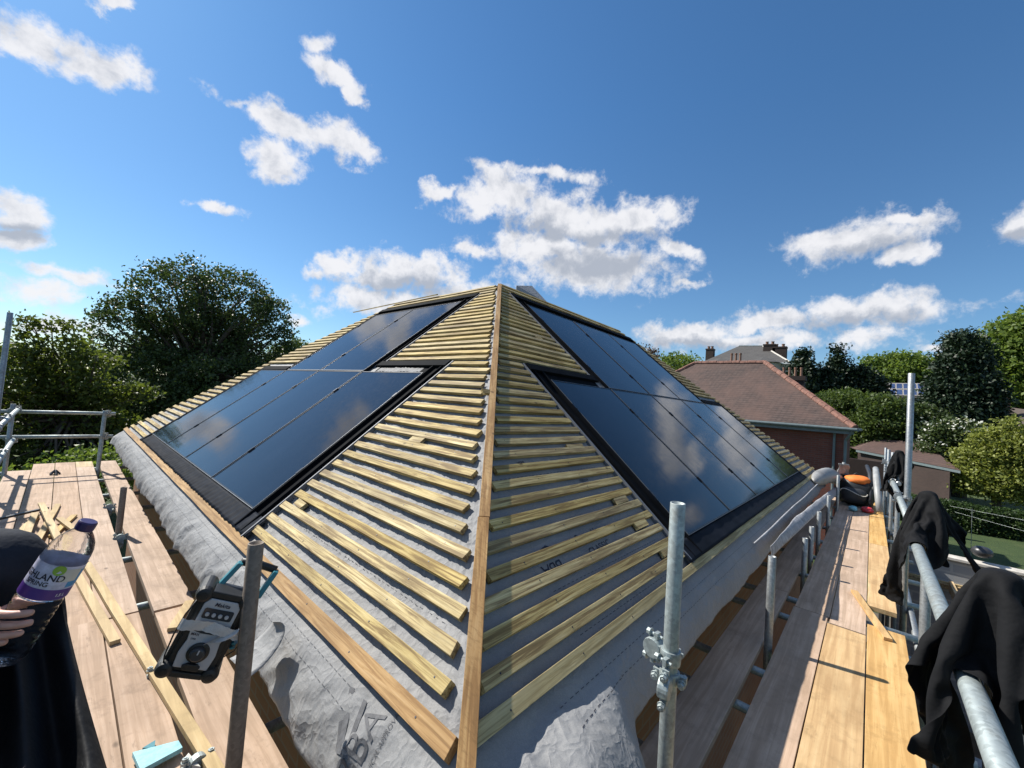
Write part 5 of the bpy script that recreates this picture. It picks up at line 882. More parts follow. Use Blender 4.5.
31,-12,3,43,-2,-7,41,-4,99,-242,92,-34,21,-8,-26,34,-7,-2,41,-9,-31,25,-14,-12,40,-6,-4,41,-4,21,37,-3,90,-222,91,-41,8,-5,-11,41,-10,-34,21,-12,-21,36,-9,-13,39,-6,17,39,-3,7,42,-4,90,-231,90,-29,30,-9,-38,14,-10,-17,39,-6,-29,
29,-10,-4,42,-4,10,41,-5,23,35,-3,80,-223,88,-40,12,-12,-24,34,-6,-32,26,-10,-20,36,-6,7,41,-3,3,42,-4,39,16,-10,63,-187,89,-43,-5,-7,-33,25,-10,-27,32,-8,-6,42,-5,-11,39,-7,35,21,-9,27,33,-1,51,-195,88,-39,17,-8,-39,13,-9,-23,35,
-7,-14,39,-8,9,40,-4,40,10,-11,35,23,-9,23,-172,98,-42,7,-10,-34,23,-7,-23,34,-8,-11,40,-6,22,35,-5,40,11,-12,8,39,-15,32,-180,104,-42,-1,-9,-32,26,-8,-21,36,-7,-9,41,-7,37,19,-8,12,38,-14,29,29,-10,18,-194,105,-41,8,-9,-32,27,-8,
-20,37,-8,3,41,-6,27,32,-11,36,14,-16,-18,35,-15,37,-195,114,-41,11,-8,-30,30,-8,-16,38,-8,17,39,-7,36,16,-17,10,39,-11,-18,35,-15,35,-207,116,-41,13,-9,-28,31,-8,-8,42,-7,33,23,-14,22,34,-11,-8,39,-14,-32,8,-27,54,-190,132,-39,
16,-9,-26,34,-8,6,41,-8,32,25,-13,7,39,-13,-30,20,-23,-26,-10,-32,70,-162,148,-39,18,-9,-20,36,-7,17,38,-10,25,32,-13,-23,28,-19,-31,3,-28,-17,-20,-34,81,-133,162,-37,21,-9,-11,40,-8,27,32,-11,-8,37,-14,-32,10,-27,-18,-18,-33,-28,
-8,-31,100,-112,174,-33,25,-8,-1,41,-8,15,38,-12,-30,16,-23,-27,-8,-31,-18,-19,-34,-32,12,-25,121,-101,184,-30,29,-9,14,40,-11,-23,30,-15,-30,-4,-31,-17,-19,-33,-29,-4,-31,-30,2,-29,139,-70,200,-22,35,-9,-3,40,-12,-32,1,-27,-21,
-16,-33,-29,-3,-30,-31,6,-29,-9,32,-26,142,-87,208,-9,40,-11,-35,10,-23,-27,-11,-31,-30,1,-29,-30,10,-28,1,32,-28,-29,20,-23,157,-92,216,-33,10,-26,-33,6,-25,-31,9,-27,-27,17,-27,9,26,-32,-25,27,-22,10,21,-36,184,-84,-108,8,-41,
10,5,16,39,11,38,-16,21,-24,39,-38,20,0,28,-1,36,-37,-21,-1,22,0,35,-2,-36,-24,16,-2,44,-41,5,-10,26,-10,48,-31,27,-10,32,3,41,-32,-27,-6,28,9,44,-11,-38,-19,16,15,54,4,-37,-24,9,12,56,22,-25,-29,15,14,50,-17,-36,-15,-5,18,47,22,
-37,-12,-7,16,48,-12,-36,-16,31,14,47,-43,-4,-7,8,14,33,-14,28,-28,16,12,43,-37,-17,-7,3,29,26,-11,11,-39,9,30,34,24,-3,-37,-24,45,28,33,-4,-26,-33,39,8,45,1,0,-41,43,7,18,-19,-32,-50,-2,13,16,9,-40,-20,-47,24,40,11,-15,-9,-42,4,
4,18,-38,-27,-44,14,-11,31,-27,-20,-36,0,26,11,-33,-35,18,3,6,-28,-32,-32,44,4,-32,9,-26,-34,4,-25,-24,20,-28,14,17,-36,-14,32,-25,12,2,-40,-5,37,-21,203,-167,-123,-13,-2,40,11,14,39,27,33,11,-9,-12,40,-7,11,41,7,-37,22,-9,3,42,3,
29,30,-8,-11,41,24,-33,14,-16,3,39,20,-23,28,20,-24,30,-15,-11,38,7,-21,38,-34,3,30,1,43,-2,0,41,-5,-5,43,-5,-10,39,-3,-32,20,10,-33,-18,-18,6,-40,-15,14,-36,-14,-29,-13,-26,-16,26,-31,-15,25,-29,-30,10,-27,-33,6,-26,-20,22,-31,
18,4,-38,-3,31,-28,9,-10,-40,1,34,-27,1,-7,-41,207,-155,-116,-13,28,28,5,-28,31,9,20,37,18,27,29,-13,-14,36,-4,20,40,9,-36,25,-17,0,40,11,36,23,-12,-6,41,21,-28,27,-17,5,40,-6,-26,31,32,-16,27,-23,-9,34,0,-11,42,-36,17,21,-5,41,
-5,-6,42,-5,20,38,-9,-41,-11,-4,-41,-3,0,22,-34,-17,-23,-30,-15,-25,17,-32,-9,28,-29,-27,16,-29,-31,8,-27,-13,23,-34,17,4,-39,9,18,-38,6,-22,-37,9,29,-28,-5,-12,-41,9,28,-30,192,-128,-153,7,-10,41,-16,17,36,28,-20,24,7,-2,44,-3,
26,33,-3,19,41,-4,-11,42,-3,-30,33,-10,3,41,10,36,24,-14,-3,41,17,-26,30,-29,1,32,-7,-17,35,25,-16,33,-33,7,24,4,-10,43,-33,29,12,13,40,-16,-8,41,3,-41,6,-14,-21,-31,1,1,-43,-9,-36,8,-26,-13,24,-32,-23,20,-28,-28,13,-28,-4,23,-36,
16,4,-41,16,5,-40,8,-19,-37,12,-4,-42,8,12,-39,-5,19,-41,-31,26,11,204,-98,-188,-17,-8,37,34,-7,26,-15,4,40,35,-7,24,16,-3,42,-5,-11,40,-5,-7,43,1,-4,43,-12,9,40,-7,-4,43,2,37,25,-25,4,33,11,-25,35,-6,-25,34,-23,14,33,11,-23,35,
-32,24,18,-2,-11,42,-31,26,-8,-3,42,4,-38,20,-11,10,-46,-8,-40,-11,-10,-28,15,-28,-17,23,-31,-23,19,-29,6,18,-40,13,-12,-39,15,-3,-40,16,-2,-41,9,8,-42,4,16,-38,4,13,-41,-7,23,-37,-23,-4,-35,196,-97,-126,-32,27,1,14,-7,39,27,-8,
33,-22,-5,37,29,6,33,13,-9,40,9,-7,40,4,-10,44,4,-5,42,-5,-6,41,-4,-5,43,-22,13,31,-16,19,37,-17,-14,33,16,-28,31,-29,22,21,-1,-14,42,-31,28,13,-15,-19,33,-33,23,-3,-5,44,-10,-25,-35,-4,-32,1,-21,-13,23,-34,-24,20,-27,9,8,-42,13,
-11,-38,11,9,-42,14,0,-40,4,13,-42,-4,15,-39,-13,14,-40,-22,1,-36,-13,11,-38,-3,19,-39,228,-120,-178,-7,30,30,-3,13,41,-8,-1,40,-3,-6,43,-3,-5,44,8,-14,39,24,2,37,-12,-16,38,1,-9,42,19,10,37,14,-1,40,7,-15,41,-13,-12,39,-15,-4,38,
-20,17,34,-11,-20,36,-24,33,16,-4,-24,40,-31,23,17,-36,-9,21,-1,34,-18,-43,-9,-5,-14,17,-36,-24,20,-28,12,2,-40,13,-5,-38,6,10,-42,7,12,-42,-14,12,-38,-17,8,-39,-20,-2,-38,-16,9,-37,-15,14,-38,-4,19,-39,-1,18,-39,22,-1,-35,-36,
-20,-6,30,30,-35,-38,8,18,25,17,-48,-31,18,25,17,10,-53,-11,27,33,7,9,-57,-11,26,32,21,13,-44,-41,-15,5,24,-1,-43,-36,21,8,26,4,-41,-40,-15,2,34,17,-45,-31,-29,3,29,17,-44,-41,-6,4,24,35,-31,-30,-27,-12,18,52,-21,-22,-32,-16,22,6,
-17,-36,19,-15,375,-356,266,13,39,8,-4,13,40,-5,14,40,-8,9,40,-9,5,42,-11,1,41,-8,0,42,-8,-19,39,-3,-6,40,1,-9,42,10,-11,41,12,-2,39,17,5,39,8,-10,41,3,-16,40,-18,-6,38,-28,18,26,-31,15,29,-14,-23,38,-41,13,22,-36,22,-15,-7,25,
-37,-28,12,-26,13,2,-38,10,3,-43,-7,15,-39,-12,12,-41,-23,-4,-34,-20,2,-37,-17,6,-40,-10,14,-38,1,19,-38,8,16,-38,6,16,-40,5,13,-40,0,11,-41,2,7,-41,11,0,-41,-20,37,-6,5,6,-42,-2,23,-37,-16,37,-12,0,3,-41,-6,-17,-39,-13,27,-31,
-14,27,-28,-3,3,-43,-6,-9,-41,342,-366,243,-2,14,39,-10,11,41,-22,7,36,11,15,38,2,13,40,-2,12,40,-7,11,41,-8,9,39,-16,5,39,-6,-3,43,-13,-5,40,-1,-11,43,-2,-4,42,2,-21,39,9,-4,43,23,8,37,-2,-12,43,-26,1,33,-28,6,38,-40,25,-2,-51,
13,9,-25,19,-36,9,15,-45,2,9,-45,-24,5,-34,-20,7,-36,-16,7,-39,-12,7,-43,-9,7,-39,9,5,-41,7,2,-42,12,-11,-38,3,2,-42,3,8,-42,2,9,-42,2,10,-41,9,34,-26,2,25,-37,-15,4,-38,5,41,-14,-8,27,-31,-6,22,-37,-3,-26,-33,-13,29,-27,-13,25,
-33,-5,-9,-42,-7,-11,-39,-36,-17,-12,366,-357,233,-30,-6,29,-19,9,38,-1,12,40,3,14,40,2,12,40,3,14,39,0,13,41,-22,3,34,5,12,39,6,14,40,-12,-9,39,4,12,40,-4,8,42,-11,3,42,-11,4,41,-11,0,42,2,-10,42,14,-3,45,-28,13,26,-43,23,-2,-39,
16,-8,-43,20,-10,-8,15,-49,-13,1,-41,-5,11,-41,-3,8,-41,-12,5,-43,-7,3,-41,9,-28,-29,11,1,-42,7,4,-42,8,4,-42,5,5,-42,2,6,-42,4,6,-41,3,4,-43,2,4,-43,-8,16,-40,0,30,-32,-2,32,-26,-4,34,-27,0,34,-24,-18,1,-40,-7,-16,-38,-10,30,-30,
-19,-36,-13,-28,-13,-30,-4,1,-42,336,-367,274,2,41,15,-16,-25,28,-10,1,42,-1,10,42,-3,10,41,-2,12,40,-4,11,41,5,28,30,-12,-9,41,15,22,33,-9,-6,41,-4,5,43,-5,6,44,-4,10,41,-4,12,42,-6,25,34,-2,3,43,-8,18,36,-31,15,27,-38,21,6,-42,
22,-9,-33,8,-35,7,-24,-42,-20,25,-34,-1,-17,-41,-8,-2,-41,-8,-4,-40,-11,5,-41,7,21,-39,-30,20,-24,22,3,-37,-5,3,-43,-4,3,-42,-1,5,-42,1,4,-43,7,7,-43,31,4,-30,14,3,-42,10,9,-42,-5,39,-20,-2,25,-34,-17,-3,-36,-10,10,-41,-3,28,-32,
-11,-8,-39,-25,-16,-31,-23,-37,-2,-5,39,-18,336,-374,228,2,6,43,-14,16,37,-21,24,27,11,-6,40,1,3,44,0,3,43,-8,22,35,3,-5,42,-10,24,33,9,-20,38,-1,7,41,-5,12,43,-4,15,41,-5,18,40,-6,20,37,-4,16,40,-18,24,32,-26,20,28,-37,-16,4,-18,
35,11,-33,27,-5,-21,-21,-33,-23,23,-33,6,-26,-38,-16,27,-30,-23,9,-34,-8,-3,-41,18,-15,-37,-27,35,-14,-9,18,-38,-6,10,-41,0,2,-43,2,3,-42,4,3,-42,3,4,-42,26,-6,-35,-7,19,-41,20,3,-41,32,-1,-27,16,2,-42,-12,8,-40,-10,23,-31,-9,13,
-38,-10,-1,-41,-27,-23,-18,-21,-16,-35,-16,-6,-39,-30,20,-20,322,-308,256,22,4,36,3,9,41,-11,11,39,-15,17,34,0,2,43,5,2,42,19,-8,39,-20,21,32,9,3,43,9,-14,36,-14,19,37,-5,13,41,4,7,42,-8,20,37,-7,20,39,-21,23,27,-23,24,29,-40,5,
13,-28,-32,0,-33,27,14,5,39,2,-36,9,-21,5,-28,-36,-23,26,-30,8,-33,-35,-25,1,-32,2,32,-30,-10,20,-37,-12,-26,-33,4,38,-19,-9,31,-31,-6,9,-42,-6,11,-39,4,2,-43,15,-10,-40,-21,15,-37,33,7,-28,15,4,-41,13,10,-40,13,3,-41,11,-1,-40,7,
1,-43,-11,-17,-38,-22,-13,-33,-20,-5,-37,-20,2,-37,-24,20,-27,-21,-21,-31,325,-283,271,-14,30,27,2,8,43,4,8,41,4,-4,42,5,-12,40,-5,22,35,-2,11,40,2,8,41,18,-21,34,-15,18,36,-2,11,41,5,-2,42,-5,20,37,-12,23,35,-26,23,25,-24,23,26,
-41,-1,15,-14,-33,25,-35,19,-7,-40,6,4,24,31,11,-23,32,-8,-22,0,-32,7,-27,-38,-28,15,-33,13,-33,-30,-26,-8,-32,3,29,-31,0,20,-39,-36,-15,-24,-3,30,-30,30,18,-25,3,38,-24,-3,22,-38,-16,12,-35,-5,7,-42,-7,12,-42,1,-7,-42,4,-6,-42,
14,2,-42,13,6,-39,16,12,-36,7,-3,-42,3,-18,-39,-2,-17,-37,-18,-4,-39,-24,-2,-36,-32,13,-22,328,-288,267,3,10,40,2,5,43,4,2,42,4,0,42,0,1,43,-2,-3,40,-8,-6,41,4,38,21,0,13,41,1,2,41,5,-8,41,-9,24,35,-17,24,30,-32,17,21,-22,25,26,
-39,-7,15,-8,-31,29,-32,-22,17,-40,6,2,-27,33,-6,24,33,5,2,41,7,-29,12,-30,-22,-4,-34,12,-28,-35,-25,7,-33,13,-36,-25,-19,-12,-37,-25,14,-30,9,30,-34,-30,-8,-32,-8,31,-26,13,33,-28,36,9,-24,2,29,-31,1,32,-30,-8,15,-40,-9,11,-39,
-7,7,-40,-16,6,-42,-2,-2,-43,-1,-9,-41,4,-10,-41,10,-6,-43,21,2,-35,10,-4,-42,-33,2,-28,0,-18,-37,315,-335,292,15,24,31,-2,-2,42,-10,-9,40,2,-1,43,5,3,42,4,6,44,0,35,23,5,0,41,1,19,41,6,22,35,-20,25,28,-19,24,27,-35,11,19,-20,27,
27,-38,-11,16,-5,-30,28,-21,-29,25,-39,-8,5,-23,35,10,-37,13,-13,2,43,10,32,24,6,-11,39,-15,-17,-22,-34,-25,12,-35,9,-29,-32,-26,-3,-31,15,-27,-30,-21,-14,-35,-27,2,-34,8,29,-33,-35,3,-30,32,28,-11,-10,13,-40,5,27,-32,15,28,-28,
25,22,-25,-2,21,-36,-8,11,-41,-12,2,-40,0,26,-34,-11,9,-41,-8,2,-42,-19,-3,-40,7,-4,-43,5,-9,-41,24,-3,-37,-36,-3,-23,359,-390,282,7,7,41,-15,-12,38,5,4,42,7,6,42,6,11,43,-3,35,25,10,8,40,-5,29,34,-4,27,31,-27,22,25,-11,28,30,-37,
6,21,-17,29,26,-38,-11,17,-8,-32,27,-21,-29,23,-17,-29,23,-26,35,5,-18,34,9,-41,2,-14,-12,39,4,38,9,9,5,43,-9,-29,25,-24,1,-27,-34,-29,11,-33,4,-29,-31,-28,-5,-32,19,-27,-31,-16,-28,-27,-21,2,-39,-17,16,-34,2,32,-27,37,23,-2,5,34,
-25,-12,-5,-42,1,22,-36,23,22,-28,3,19,-38,-3,18,-38,-8,12,-40,-8,9,-39,-4,16,-40,-16,-12,-37,8,30,-32,-18,15,-39,-7,-1,-42,10,-20,-36,365,-409,309,-10,-33,24,3,26,34,7,-2,40,-1,24,39,-11,29,28,18,13,38,-15,29,30,-8,29,30,-28,20,
25,-7,28,31,-36,6,19,-13,29,30,-35,-10,17,-19,-31,24,-18,-30,24,-15,-30,25,-38,-5,17,-33,25,14,20,36,-1,-20,36,12,-39,-1,-21,16,35,9,39,19,-6,-15,37,-18,-31,13,-28,4,-25,-36,-29,3,-33,8,-34,-25,-27,4,-36,-2,-32,-31,13,-30,-29,-25,
1,-36,-16,22,-33,13,38,-16,41,13,8,7,29,-30,-8,-4,-43,-7,7,-40,-5,18,-38,11,18,-37,6,20,-37,-2,17,-39,-14,6,-40,2,20,-38,-16,-3,-40,8,35,-25,-8,29,-32,-8,1,-42,360,-471,283,11,3,40,8,16,38,-15,27,33,-20,25,24,18,14,37,-9,29,32,
-14,28,28,-28,20,26,-2,29,31,-36,6,21,-16,28,28,-36,-6,22,-8,-34,24,-19,-31,23,-23,-29,22,-31,-18,20,-37,13,17,11,31,22,-28,28,-9,22,38,17,-40,-7,-20,-15,37,0,37,15,-8,23,35,-7,-26,25,-25,-30,7,-32,7,-27,-35,-29,-11,-29,16,-37,
-19,-16,3,-42,-18,-20,-33,17,-34,-26,-24,4,-36,-2,34,-25,26,34,-3,339,-236,-162,29,-11,30,-26,22,26,-20,23,28,15,20,35,-25,19,30,7,30,29,-27,21,27,-1,28,31,-35,10,23,-21,26,26,-32,-14,23,-32,-13,23,0,-37,22,-24,-26,23,-23,-27,23,
-35,6,19,-27,28,19,37,9,23,-27,29,-13,21,35,17,-40,16,-9,-38,0,-14,25,33,-5,38,18,-12,9,41,-11,-29,6,-31,-29,9,-32,-10,-27,-34,17,-33,-18,5,-33,-26,-19,-19,-34,-15,9,-41,11,-39,-19,-18,18,-36,18,38,-13,350,-189,-146,-8,6,41,18,3,
40,-37,25,-5,-24,16,30,15,22,34,-25,28,23,-1,28,30,-33,13,24,-28,20,24,-33,-8,25,-34,-4,25,-6,-36,22,-22,-27,23,-12,-33,21,-34,-15,22,-33,18,21,9,34,16,37,-2,24,-6,34,20,-30,22,-21,-12,40,-3,-33,-29,-10,-5,40,-15,29,28,-10,37,18,
-10,-6,39,-19,-30,11,-30,0,-38,-24,-24,-12,-36,23,-33,-16,-18,-16,-35,6,-37,-16,-6,6,-44,-8,-31,-28,5,35,-25,371,-166,-109,-23,33,13,13,10,41,-25,18,27,-41,15,-12,5,26,33,-18,30,23,-33,13,24,-35,9,21,-34,7,28,-33,-7,24,-26,-21,23,
-11,-33,25,4,-36,22,-36,-9,20,-33,-14,21,-15,34,18,34,14,22,30,18,22,7,31,27,-34,6,-21,-21,34,-17,-24,-33,-3,-27,32,-17,18,36,-14,41,9,-8,12,38,-16,-10,36,-23,-28,-19,-30,9,-36,-21,-28,-11,-30,34,-25,-10,-14,-23,-31,13,-40,-10,-6,
1,-43,-9,-1,-42,349,-117,-119,6,29,31,-25,21,27,-36,5,20,6,31,31,-47,5,-8,-26,-7,29,-23,0,35,-32,6,27,-37,12,16,-38,16,11,7,-34,25,-6,-34,26,-35,-13,20,-21,-30,21,-26,28,18,0,37,21,37,6,19,20,29,26,16,28,27,-31,25,13,-7,-26,-38,
-34,-12,-18,-38,7,-19,21,36,-12,15,35,-15,38,15,-11,-1,40,-19,-28,23,-26,10,-41,-19,-29,-6,-30,0,-37,-23,36,-21,-1,-8,-31,-28,18,-34,-19,-9,11,-43,306,-87,-142,-26,-7,33,-8,38,17,-26,21,24,-6,26,32,-8,15,41,-42,4,13,-40,-9,11,-35,
-21,9,-37,-9,18,-32,-8,26,-25,1,35,17,-40,1,-8,-33,27,-39,12,14,-16,34,19,28,16,28,1,37,20,23,26,24,26,24,22,-18,29,25,-38,-11,-10,-6,-20,-40,-16,-35,-19,-12,24,-33,33,26,2,4,30,-28,26,31,-14,-9,38,-19,-37,-7,-25,21,-34,-17,-22,
-15,-35,7,-39,-12,41,-13,13,1,-25,-36,15,-27,-29,-4,165,105,-38,11,-18,-5,-36,-24,25,-30,-15,-21,-28,-28,40,-21,2,31,-24,18,-1,-7,-45,-11,134,73,-34,25,-14,-22,-26,-26,9,-38,-18,23,-29,-19,25,0,37,34,-23,5,17,-30,-27,-37,118,23,
-18,39,-4,-18,-35,-24,-22,-21,-29,38,-13,18,24,-32,-3,35,6,24,28,-30,-9,-54,85,-14,-17,40,-5,-41,-5,-14,26,-31,-4,1,-42,-18,33,13,19,40,-6,12,35,-20,7,-47,60,-24,-31,24,-16,-42,2,-17,-13,-42,1,45,5,1,24,-33,-5,38,12,11,39,-9,11,
-40,43,-22,-36,11,-18,-39,7,-18,-27,-35,-3,37,-21,10,40,13,-7,29,-28,9,41,7,6,-27,41,-18,-36,15,-18,-40,-1,-17,-33,-29,-6,22,-36,13,40,17,-11,41,-11,10,35,-20,11,-12,64,-21,-41,-10,-9,-34,12,-23,-37,-22,-11,13,-39,12,41,-10,7,41,
14,-7,23,-31,17,3,85,-27,-33,-27,-3,-33,15,-23,-39,-12,-15,1,-42,10,36,-21,10,41,14,-8,16,-35,21,14,104,-35,-18,-38,5,-41,-1,-15,-33,13,-26,-7,-43,7,26,-30,12,42,9,-6,23,-31,20,21,111,-37,-21,-37,4,-40,-20,-4,-20,29,-28,-22,-38,
-2,16,-37,13,41,0,-3,30,-26,19,35,115,-34,-37,-23,-2,-21,-37,4,-18,29,-27,-32,-26,-10,0,-41,11,40,-14,5,28,-27,18,51,126,-37,-34,-23,-3,-10,-42,13,-17,31,-29,-24,-35,15,-26,-26,-23,18,-34,20,41,-15,6,68,127,-36,-38,-19,-3,6,-37,
23,-30,14,-30,-40,-9,-1,18,-36,14,-23,-36,-14,27,-29,15,99,125,-31,-41,-10,-13,3,-38,24,-41,-5,-12,-29,21,-23,-6,-41,14,27,-32,9,-31,-30,-5,133,102,-16,-37,6,-25,-2,-37,20,-41,-12,-7,-21,30,-25,-24,-36,5,33,-26,10,-27,-34,-3,132,
77,2,-23,23,-30,-16,-39,11,-41,-15,-7,-13,33,-24,-38,-24,-3,28,-29,10,-7,-41,7,127,67,7,-16,27,-30,-28,-32,3,-38,-21,-7,-14,34,-24,-43,-5,-8,23,-36,9,-32,-27,13,154,30,15,2,34,-28,-34,-28,-4,-37,-18,-8,-25,28,-25,-37,16,-13,-2,
-41,9,-34,-22,13,163,4,25,16,32,-26,-39,14,-15,-36,-18,-11,-37,-19,-9,-14,35,-22,-32,-29,4,-37,-15,15,214,-8,39,-38,5,-20,0,33,-30,-40,-16,-11,-38,10,-13,-37,-18,-7,-39,18,-11,-14,-38,13,219,-16,46,-23,29,-20,-38,-7,-18,-14,30,
-29,-39,-19,-5,-37,15,-12,-33,-26,6,-41,-3,-9,241,-15,47,-41,-9,-5,-13,29,-28,-40,-11,-13,-20,27,-25,-36,-22,2,-40,8,-10,-35,-24,-4,227,11,41,-20,-36,7,-38,8,-16,-11,30,-28,-38,-8,-18,-34,22,-12,-33,-26,0,-39,9,-13],
}
def hung(key, cen, rot, body, sleeve, off, label, res=.021):
    bw, bh = body; sw, sl = sleeve
    inside = lambda x, y: (abs(x) <= bw/2 and -bh*.6 <= y <= bh*.4) or (abs(x) <= bw/2+sl and bh*.4-sw <= y <= bh*.4) or (abs(x) <= .13 and bh*.4 <= y <= bh*.4+.26)
    Rr = 1.2; n = int(Rr*2/res); idx = {}; fs = []
    def vid(i, j):
        if (i, j) not in idx: idx[(i, j)] = len(idx)
        return idx[(i, j)]
    for i in range(n):
        for j in range(n):
            if inside(-Rr+(i+.5)*res, -Rr+(j+.5)*res): fs.append((vid(i, j), vid(i+1, j), vid(i+1, j+1), vid(i, j+1)))
    co = np.cumsum(np.array(FOLDS[key]).reshape(-1, 3), axis=0)/2000.+A3(cen)
    assert len(co) == len(idx)
    o = mk('hanging_garment', co, fs, M['black'], None, smooth=True, label=label, cat='garment', group='black clothes hung on the right guard rail')
    so = o.modifiers.new('thick', 'SOLIDIFY'); so.thickness = .003; so.offset = -.5
    sb = o.modifiers.new('sub', 'SUBSURF'); sb.levels = 1; sb.render_levels = 2
    return o
g1 = hung('g1', (1.67, -.262, -.7), .35, (.62, .70), (.20, .42), (.03, .02), 'largest black garment, draped over the nearest rail post with the rail end poking out below')
g2 = hung('g2', (3.45, -.262, -.7), -1.9, (.56, .72), (.17, .52), (0, -.06), 'black hooded top draped over the second rail post, halfway to the far garment')
g3 = hung('g3', (6.9, -.262, -.6), 1.2, (.5, .75), (.16, .5), (.05, .02), 'furthest black garment, hanging from a rail post past the tall pole')
smooth_tube(tubep('standard', [(6.9, -.262, -H), (6.9, -.262, -.245)], 'galv'))

# ================================================================== JOBSITE RADIO ON ITS POLE
RU = ray(232, 588)*1.335-ray(182, 682)*1.28; RC = (ray(232, 588)*1.335+ray(182, 682)*1.28)/2; RU /= np.linalg.norm(RU)
RN = -RC/np.linalg.norm(RC); RN = RN+A3([.10, -.05, .12]); RN -= RU*np.dot(RN, RU); RN /= np.linalg.norm(RN); RW = np.cross(RU, RN)
def RP(x, y, z=0.): return RC+RW*x+RU*y+RN*z
radio = empty('jobsite_radio', RP(0, 0, -.04), 'grey and black jobsite radio with teal handle, taped and hung on a weathered scaffold pole', 'radio')
def rpoly(pts, z0, z1, inset=0.):
    mb = MB(); mb.prism([RP(x, y, z0) for x, y in pts], RN*(z1-z0)); return mb
def rrect(x0, x1, y0, y1, r, n=5):
    out = []
    for cx, cy, a0 in ((x1-r, y1-r, 0), (x0+r, y1-r, 90), (x0+r, y0+r, 180), (x1-r, y0+r, 270)):
        for i in range(n+1): a = math.radians(a0+90*i/n); out.append((cx+r*math.cos(a), cy+r*math.sin(a)))
    return out
rpoly(rrect(-.070, .070, -.128, .126, .022), -.085, -.004).mk('body', M['dark_pl'], radio, bevel=.006)
rpoly(rrect(-.066, .066, -.118, .118, .018), -.0035, .004).mk('front_bezel', M['rubber'], radio, bevel=.003)
rpoly([(-.040, .112), (.040, .112), (.053, .094), (.053, .02), (.047, -.02), (.053, -.06), (.048, -.104), (-.048, -.104), (-.053, -.06), (-.047, -.02), (-.053, .02), (-.053, .094)], .0045, .011).mk('front_panel', M['grey_pl'], radio, bevel=.003)
for sx in (-1, 1):
    for sy in (-1, 1):
        mb = MB(); mb.lathe(RP(sx*.064, sy*.118, -.088), RN, [(0, .016), (.01, .025), (.09, .026), (.102, .021), (.106, .012)], 20)
        mb.lathe(RP(sx*.064, sy*.118, .0182), RN, [(0, .008), (.002, .008)], 12); mb.mk('corner_bumper', M['rubber'], radio, bevel=.001)
for sx in (-1, 1):
    mb = MB(); mb.prism([RP(x, y, -.06) for x, y in rrect(sx*.070-.009, sx*.070+.009, -.10, .10, .008)], RN*.055); mb.mk('side_guard', M['rubber'], radio, bevel=.003)
for sy in (-1, 1):
    mb = MB(); mb.prism([RP(x, y, -.05) for x, y in rrect(-.05, .05, sy*.126-.009, sy*.126+.009, .008)], RN*.06); mb.mk('end_guard', M['rubber'], radio, bevel=.003)
rpoly(rrect(-.043, .043, .052, .084, .006), .0115, .0135).mk('display', M['winglass'], radio)
mb = MB()
for i in range(4): mb.lathe(RP(-.030+.019*i, .066, .0138), RN, [(0, .0062), (.004, .0055)], 14)
mb.mk('buttons', M['grey_pl'], radio)
mb = MB(); mb.lathe(RP(0, -.052, .0112), RN, [(0, .031), (.004, .031), (.006, .027), (.007, .024)], 32); mb.mk('speaker_ring', M['rubber'], radio, smooth=False)
mb = MB(); mb.lathe(RP(0, -.052, .0185), RN, [(0, .022), (.010, .020), (.013, .016)], 24); kb = mb.mk('dial', M['dark_pl'], radio, bevel=.001)
MB().box(RP(-.002, -.048, .0320), RW*.004, RU*.014, RN*.001).mk('dial_mark', M['grey_pl'], kb)
rpoly([(-.022, -.104), (.022, -.104), (.026, -.092), (.014, -.084), (-.014, -.084), (-.026, -.092)], .0115, .022).mk('latch', M['rubber'], radio, bevel=.002)
def flat_text(txt, pos, xd, yd, nd, size, mat, parent, name='lettering', ext=.0008, align='CENTER', shear=0., map_fn=None):
    import bmesh
    cu = bpy.data.curves.new('t', 'FONT'); cu.body = txt; cu.size = size; cu.align_x = align; cu.align_y = 'CENTER'; cu.shear = shear; cu.offset = size*.018
    to = bpy.data.objects.new('t', cu); COL.objects.link(to); bpy.context.view_layer.update()
    me = bpy.data.meshes.new_from_object(to.evaluated_get(bpy.context.evaluated_depsgraph_get()))
    bm = bmesh.new(); bm.from_mesh(me); bmesh.ops.triangulate(bm, faces=bm.faces[:]); bm.verts.index_update()
    if map_fn: vs = [map_fn(q.co.x, q.co.y) for q in bm.verts]
    else: vs = [A3(pos)+A3(xd)*q.co.x+A3(yd)*q.co.y+A3(nd)*ext for q in bm.verts]
    fs = [[q.index for q in fc.verts] for fc in bm.faces]; o = mk(name, vs, fs, mat, parent); bm.free()
    bpy.data.objects.remove(to); bpy.data.curves.remove(cu); bpy.data.meshes.remove(me); return o
flat_text('Makita', RP(0, .097, .0115), RW, RU, RN, .017, M['ink'], radio, shear=.25)
flat_text('MAX', RP(-.033, .000, .0115), RW, RU, RN, .011, M['ink'], radio); flat_text('DAB', RP(-.032, -.014, .0115), RW, RU, RN, .007, M['ink'], radio)
rpoly([(-.046, .012), (-.046, .026), (.010, .012), (.018, .006), (-.02, .006)], .0115, .013).mk('grille', M['winglass'], radio)
